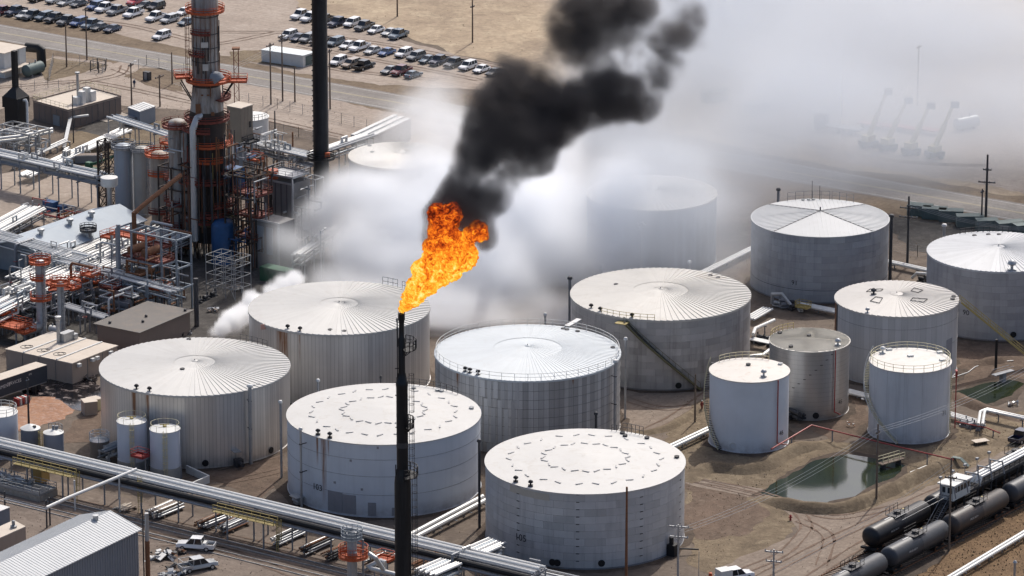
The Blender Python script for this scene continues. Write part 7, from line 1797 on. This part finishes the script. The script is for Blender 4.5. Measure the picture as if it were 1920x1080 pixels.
em = fm.n('ShaderNodeEmission'); em.inputs['Strength'].default_value = 1.05; fm.l(cr, em.inputs['Color'])
fm.l(em.outputs[0], fm.t.nodes['Material Output'].inputs['Surface'])
flame = billow('flame', fb, .15, 1.0, 1.5, fm.m)
tag(flame, 'orange and yellow flame billowing from the tip of the flare stack', 'flame')

# smoke: clouds of varying thickness filled from a sum of soft lobes and turbulence
def smoke(name, blobs, lo, hi, vox, colr, dens, nscale, namp, vscale, vamp, lo_t, hi_t, label, detail=6, aniso=0.0, warp=0.0, cap=1.5, inner=1.0, step=1.0, rough=.6, core=1.0):
    me = bpy.data.meshes.new(name); o = bpy.data.objects.new(name, me); col.objects.link(o)
    t = bpy.data.node_groups.new(name, 'GeometryNodeTree'); t.interface.new_socket('Geometry', in_out='OUTPUT', socket_type='NodeSocketGeometry')
    N, L = t.nodes, t.links
    out = N.new('NodeGroupOutput'); vc = N.new('GeometryNodeVolumeCube')
    vc.inputs['Min'].default_value = lo; vc.inputs['Max'].default_value = hi
    for i, kx in enumerate(('Resolution X', 'Resolution Y', 'Resolution Z')): vc.inputs[kx].default_value = max(8, int((hi[i] - lo[i]) / vox))
    pos = N.new('GeometryNodeInputPosition').outputs[0]
    def mth(op, a, b=0.0, c=0.0):
        x = N.new('ShaderNodeMath'); x.operation = op
        for i, v in enumerate((a, b, c)):
            if isinstance(v, (int, float)): x.inputs[i].default_value = v
            else: L.new(v, x.inputs[i])
        return x.outputs[0]
    def vmath(op, a, b):
        x = N.new('ShaderNodeVectorMath'); x.operation = op
        for i, v in enumerate((a, b)):
            if isinstance(v, tuple): x.inputs[i].default_value = v
            else: L.new(v, x.inputs[i])
        return x
    def smooth(v, a, b):
        mr = N.new('ShaderNodeMapRange'); mr.interpolation_type = 'SMOOTHSTEP'; L.new(v, mr.inputs[0]); mr.inputs[1].default_value = a; mr.inputs[2].default_value = b
        return mr.outputs[0]
    acc = None
    for c, r, d in blobs:
        b = vmath('DIVIDE', vmath('SUBTRACT', pos, c).outputs[0], r).outputs[0]
        e = mth('EXPONENT', mth('MULTIPLY', vmath('DOT_PRODUCT', b, b).outputs['Value'], -1.4))
        acc = mth('MULTIPLY_ADD', e, d, acc if acc is not None else 0.0)
    def noise(sc_, det, dist=0.0, rough=.6, vec=None):
        n = N.new('ShaderNodeTexNoise'); n.inputs['Scale'].default_value = sc_; n.inputs['Detail'].default_value = det; n.inputs['Roughness'].default_value = rough
        n.inputs['Distortion'].default_value = dist; L.new(vec or pos, n.inputs['Vector']); return n
    n1 = noise(nscale, detail, warp, rough)
    wv = vmath('MULTIPLY', vmath('SUBTRACT', noise(vscale * 1.3, 3).outputs['Color'], (.5, .5, .5)).outputs[0], (1.6 / vscale * .45,) * 3).outputs[0]
    vo = N.new('ShaderNodeTexVoronoi'); vo.feature = 'SMOOTH_F1'; vo.inputs['Scale'].default_value = vscale; vo.inputs['Detail'].default_value = 2.0; vo.inputs['Roughness'].default_value = .55; vo.inputs['Smoothness'].default_value = .25
    L.new(vmath('ADD', pos, wv).outputs[0], vo.inputs['Vector'])
    f = mth('MULTIPLY_ADD', mth('SUBTRACT', n1.outputs[0], .5), namp, mth('MINIMUM', acc, core))
    f = mth('MULTIPLY_ADD', mth('SUBTRACT', .45, vo.outputs['Distance']), vamp, f)
    d = mth('MULTIPLY', smooth(f, lo_t, hi_t), smooth(acc, .03, .3))
    d = mth('MULTIPLY', d, mth('MINIMUM', acc, cap))
    if inner: d = mth('MULTIPLY', d, mth('MULTIPLY_ADD', smooth(noise(nscale * 1.7, 4, .6).outputs[0], .38, .64), inner, 1.0 - inner * .6))
    L.new(d, vc.inputs['Density'])
    sm = N.new('GeometryNodeSetMaterial'); L.new(vc.outputs[0], sm.inputs[0]); L.new(sm.outputs[0], out.inputs[0])
    mat = bpy.data.materials.new(name); mat.use_nodes = True; nt = mat.node_tree; nt.nodes.clear()
    mo = nt.nodes.new('ShaderNodeOutputMaterial'); pv = nt.nodes.new('ShaderNodeVolumePrincipled'); nt.links.new(pv.outputs[0], mo.inputs['Volume'])
    pv.inputs['Color'].default_value = colr; pv.inputs['Density'].default_value = dens; pv.inputs['Anisotropy'].default_value = aniso
    sm.inputs['Material'].default_value = mat
    mat.cycles.volume_step_rate = step
    o.modifiers.new('smoke', 'NODES').node_group = t
    return tag(o, label, 'smoke', kind='stuff')
def lobe(px, py, rp, Y, d=1.0, sx=1.0, sy=1.0, sz=1.0):
    c = PY(px, py, Y); r = rp * math.hypot(Y, HCAM - c.z) / FPX
    return (tuple(c), (r * sx, r * sy, r * sz), d)
black = [lobe(x, y, r * (1.15 if r < 31 else 1.38), FY + dy * .55, d * (1.5 if dy < 2 else 1.05 if dy < 24 else .82)) for x, y, r, dy, d in (
    (810, 402, 30, .6, .9), (803, 446, 20, .4, .9), (868, 415, 30, 1.5, 1.0), (914, 440, 24, .4, 1.0), (908, 458, 18, .2, .9), (895, 402, 26, 1.5, .9), (845, 385, 30, 1.5, 1.1), (868, 376, 32, 1.8, 1.2), (900, 380, 30, 1.8, 1.1),
    (860, 350, 32, 3, 1.5), (905, 352, 36, 4, 1.5), (882, 362, 30, 3, 1.4), (945, 368, 30, 4, 1.1), (942, 385, 20, 4, 1.0), (888, 335, 26, 4, 1.0),
    (880, 285, 34, 8, 1.1), (930, 290, 44, 8, 1.3), (985, 285, 42, 9, 1.3), (1015, 305, 30, 9, 1.2), (1010, 262, 40, 11, 1.1), (950, 250, 40, 11, 1.1),
    (900, 235, 34, 14, 1.0), (920, 200, 42, 16, 1.1), (970, 190, 50, 18, 1.2), (1030, 200, 50, 20, 1.2), (1090, 205, 46, 22, 1.2), (1050, 240, 34, 20, 1.0), (1150, 190, 44, 25, 1.15), (1200, 188, 40, 28, 1.1), (1210, 215, 26, 28, 1.0), (1120, 165, 40, 26, 1.0), (1245, 165, 34, 30, .9),
    (955, 130, 40, 22, .9), (1000, 150, 30, 22, .8), (1170, 125, 50, 32, .75), (1230, 115, 46, 34, .75), (1265, 85, 40, 36, .75), (1080, 80, 44, 30, .8), (1050, 50, 42, 30, .95), (1100, 90, 34, 30, .85), (1110, 20, 50, 34, .85), (1180, 40, 44, 36, .7), (1200, 10, 60, 38, .7), (1150, -30, 60, 40, .8), (1060, 10, 40, 32, .8), (1290, 60, 40, 42, .5), (1330, 40, 60, 50, .45), (1280, 0, 70, 50, .5))]
smoke('black_smoke', black, (-19, FY - 7, 44), (46, FY + 36, 110), .45, (.16, .15, .15, 1), .58, .15, 1.75, .16, .8, .22, .95, 'black smoke rolling up and away from the flame', 10, warp=.9, cap=1.4, inner=.6, step=.45, rough=.66, core=1.25)
white = [lobe(x, y, r, Y, d, 1, sy, 1) for x, y, r, Y, d, sy in (
    (600, 420, 60, 815, .9, .8), (660, 470, 80, 800, 1.0, .8), (740, 520, 90, 795, 1.0, .8), (850, 560, 100, 790, 1.0, .7), (640, 360, 60, 818, .95, .8), (700, 380, 80, 815, 1.1, .8), (760, 430, 100, 808, 1.2, .8),
    (860, 470, 110, 805, 1.2, .8), (800, 320, 80, 822, 1.0, .7), (840, 240, 80, 835, 1.1, .6), (790, 220, 80, 850, 1.0, .7), (735, 250, 60, 855, .75, .7), (700, 300, 60, 835, .8, .7), (820, 180, 70, 860, .8, .7), (575, 410, 50, 812, .7, .7), (560, 470, 45, 800, .6, .7), (1100, 450, 100, 800, .8, .6), (1110, 560, 80, 785, .7, .5), (1040, 250, 90, 835, .7, .8), (640, 540, 70, 780, 1.0, .5), (440, 480, 80, 792, .2, .6), (480, 400, 60, 808, .22, .6), (380, 540, 60, 782, .16, .5), (530, 490, 55, 788, .55, .6), (700, 560, 70, 776, 1.0, .4), (780, 580, 80, 774, 1.1, .4), (1000, 400, 110, 812, .8, .8), (900, 500, 110, 796, 1.0, .7), (1140, 400, 95, 788, .8, .8), (1180, 490, 90, 782, .5, .7), (1170, 330, 90, 792, .7, .8), (930, 600, 90, 775, 1.0, .5), (1040, 590, 70, 774, .9, .5), (860, 610, 80, 772, 1.0, .4), (900, 380, 110, 815, 1.1, .8), (980, 450, 110, 808, 1.0, .8), (960, 560, 100, 790, .95, .7), (930, 300, 90, 828, .8, .8), (1040, 520, 90, 800, .8, .8),
    (1050, 400, 110, 820, .8, 1), (1020, 320, 90, 830, .7, 1), (560, 560, 45, 775, .6, .6), (600, 520, 50, 785, .7, .6), (830, 650, 60, 768, .8, .3), (520, 440, 50, 800, .35, .7), (520, 440, 60, 800, .4, .6), (545, 530, 40, 772, .7, .8))]
smoke('white_smoke', white, (-60, 738, -2), (40, 905, 62), .95, (.975, .985, 1.0, 1), .36, .055, .95, .07, .4, .0, .85, 'thick white smoke banked up behind the tanks and flare', 9, aniso=.45, warp=1.2, cap=1.3, inner=.6, step=.6, rough=.68)
veil = [lobe(x, y, r, Y, d, 1.0, sy, 1.0) for x, y, r, Y, d, sy in ((1200, 400, 120, 784, 1.6, .8), (1300, 460, 110, 782, 1.1, .7), (1260, 330, 110, 788, 1.2, .9), (1390, 420, 90, 782, .9, .6), (1360, 520, 70, 778, .7, .5), (1120, 400, 110, 790, 1.2, .5), (1200, 330, 110, 795, 1.0, .5), (1230, 430, 100, 790, .8, .4), (1330, 400, 90, 795, .55, .4), (1290, 290, 120, 805, .8, .6), (1130, 280, 120, 805, 1.0, .6), (1400, 290, 120, 825, .6, .8), (1500, 240, 130, 850, .6, 1.0), (1640, 260, 130, 860, .5, 1.0), (1780, 260, 130, 880, .5, 1.0), (1130, 520, 70, 778, .6, .3), (1600, 230, 150, 842, 1.0, .8), (1750, 230, 150, 850, 1.0, .8), (1890, 220, 150, 850, .9, .8), (1480, 200, 150, 850, 1.0, .8), (1700, 110, 170, 885, 1.0, 1), (1890, 90, 170, 885, .9, 1), (1560, 90, 170, 890, 1.0, 1), (1420, 330, 90, 835, .8, .6), (1560, 340, 90, 835, .6, .5), (1330, 300, 110, 835, .8, .7), (1720, 350, 80, 840, .4, .4), (1860, 360, 70, 840, .3, .4), (2010, 260, 150, 865, .9, .8), (2010, 110, 170, 890, .9, 1), (2000, 360, 90, 850, .4, .5), (1780, 412, 60, 816, .6, .4), (1880, 420, 60, 816, .5, .4), (1720, 400, 50, 820, .5, .4))] + [lobe(x, y, r, Y, d, 1.0, sy, 1) for x, y, r, Y, d, sy in (
    (1100, 300, 220, 880, 1.0, 1.4), (1250, 200, 240, 920, 1.0, 1.6), (1400, 150, 260, 960, .9, 1.8), (1300, 380, 190, 850, .8, 1.0), (1150, 450, 150, 815, .8, .6), (1250, 60, 240, 980, 1.0, 1.6), (1450, 20, 220, 1000, .9, 1.8), (1600, 120, 260, 980, .8, 1.8), (1450, 300, 190, 900, .8, 1.2), (1600, 300, 190, 920, .6, 1.4), (1750, 60, 240, 1000, .7, 1.6), (1800, 220, 220, 960, .65, 1.6), (1950, 150, 240, 980, .7, 1.6), (1350, 470, 110, 810, .6, .6), (1880, 320, 160, 900, .45, 1.2))]
smoke('drifting_smoke', veil, (-20, 766, -2), (160, 1130, 70), 2.5, (.79, .825, .875, 1), .056, .020, 1.0, .03, .4, .0, .9, 'thin grey-white smoke drifting over the yard beyond the tanks', 6, aniso=.3, warp=.8, cap=1.3, inner=.65)
jet = [lobe(x, y, r * 1.35, Y, d * 1.5) for x, y, r, Y, d in ((392, 628, 7, 744, .9), (402, 624, 10, 746, 1.1), (416, 614, 14, 749, 1.3), (432, 602, 18, 752, 1.3), (450, 592, 20, 755, 1.3), (468, 582, 20, 758, 1.2), (488, 568, 18, 762, 1.0), (508, 552, 20, 768, .9), (530, 540, 24, 772, .8), (470, 560, 14, 760, .7), (555, 525, 26, 776, .7))]
smoke('steam_jet', jet, (-56, 736, -1), (-30, 786, 22), .5, (.995, .998, 1.0, 1), 1.6, .2, 1.2, .28, .9, .2, .7, 'bright white steam jet bursting out between the two insulated tanks', 5, aniso=.4, warp=.4, cap=1.3, inner=.4)
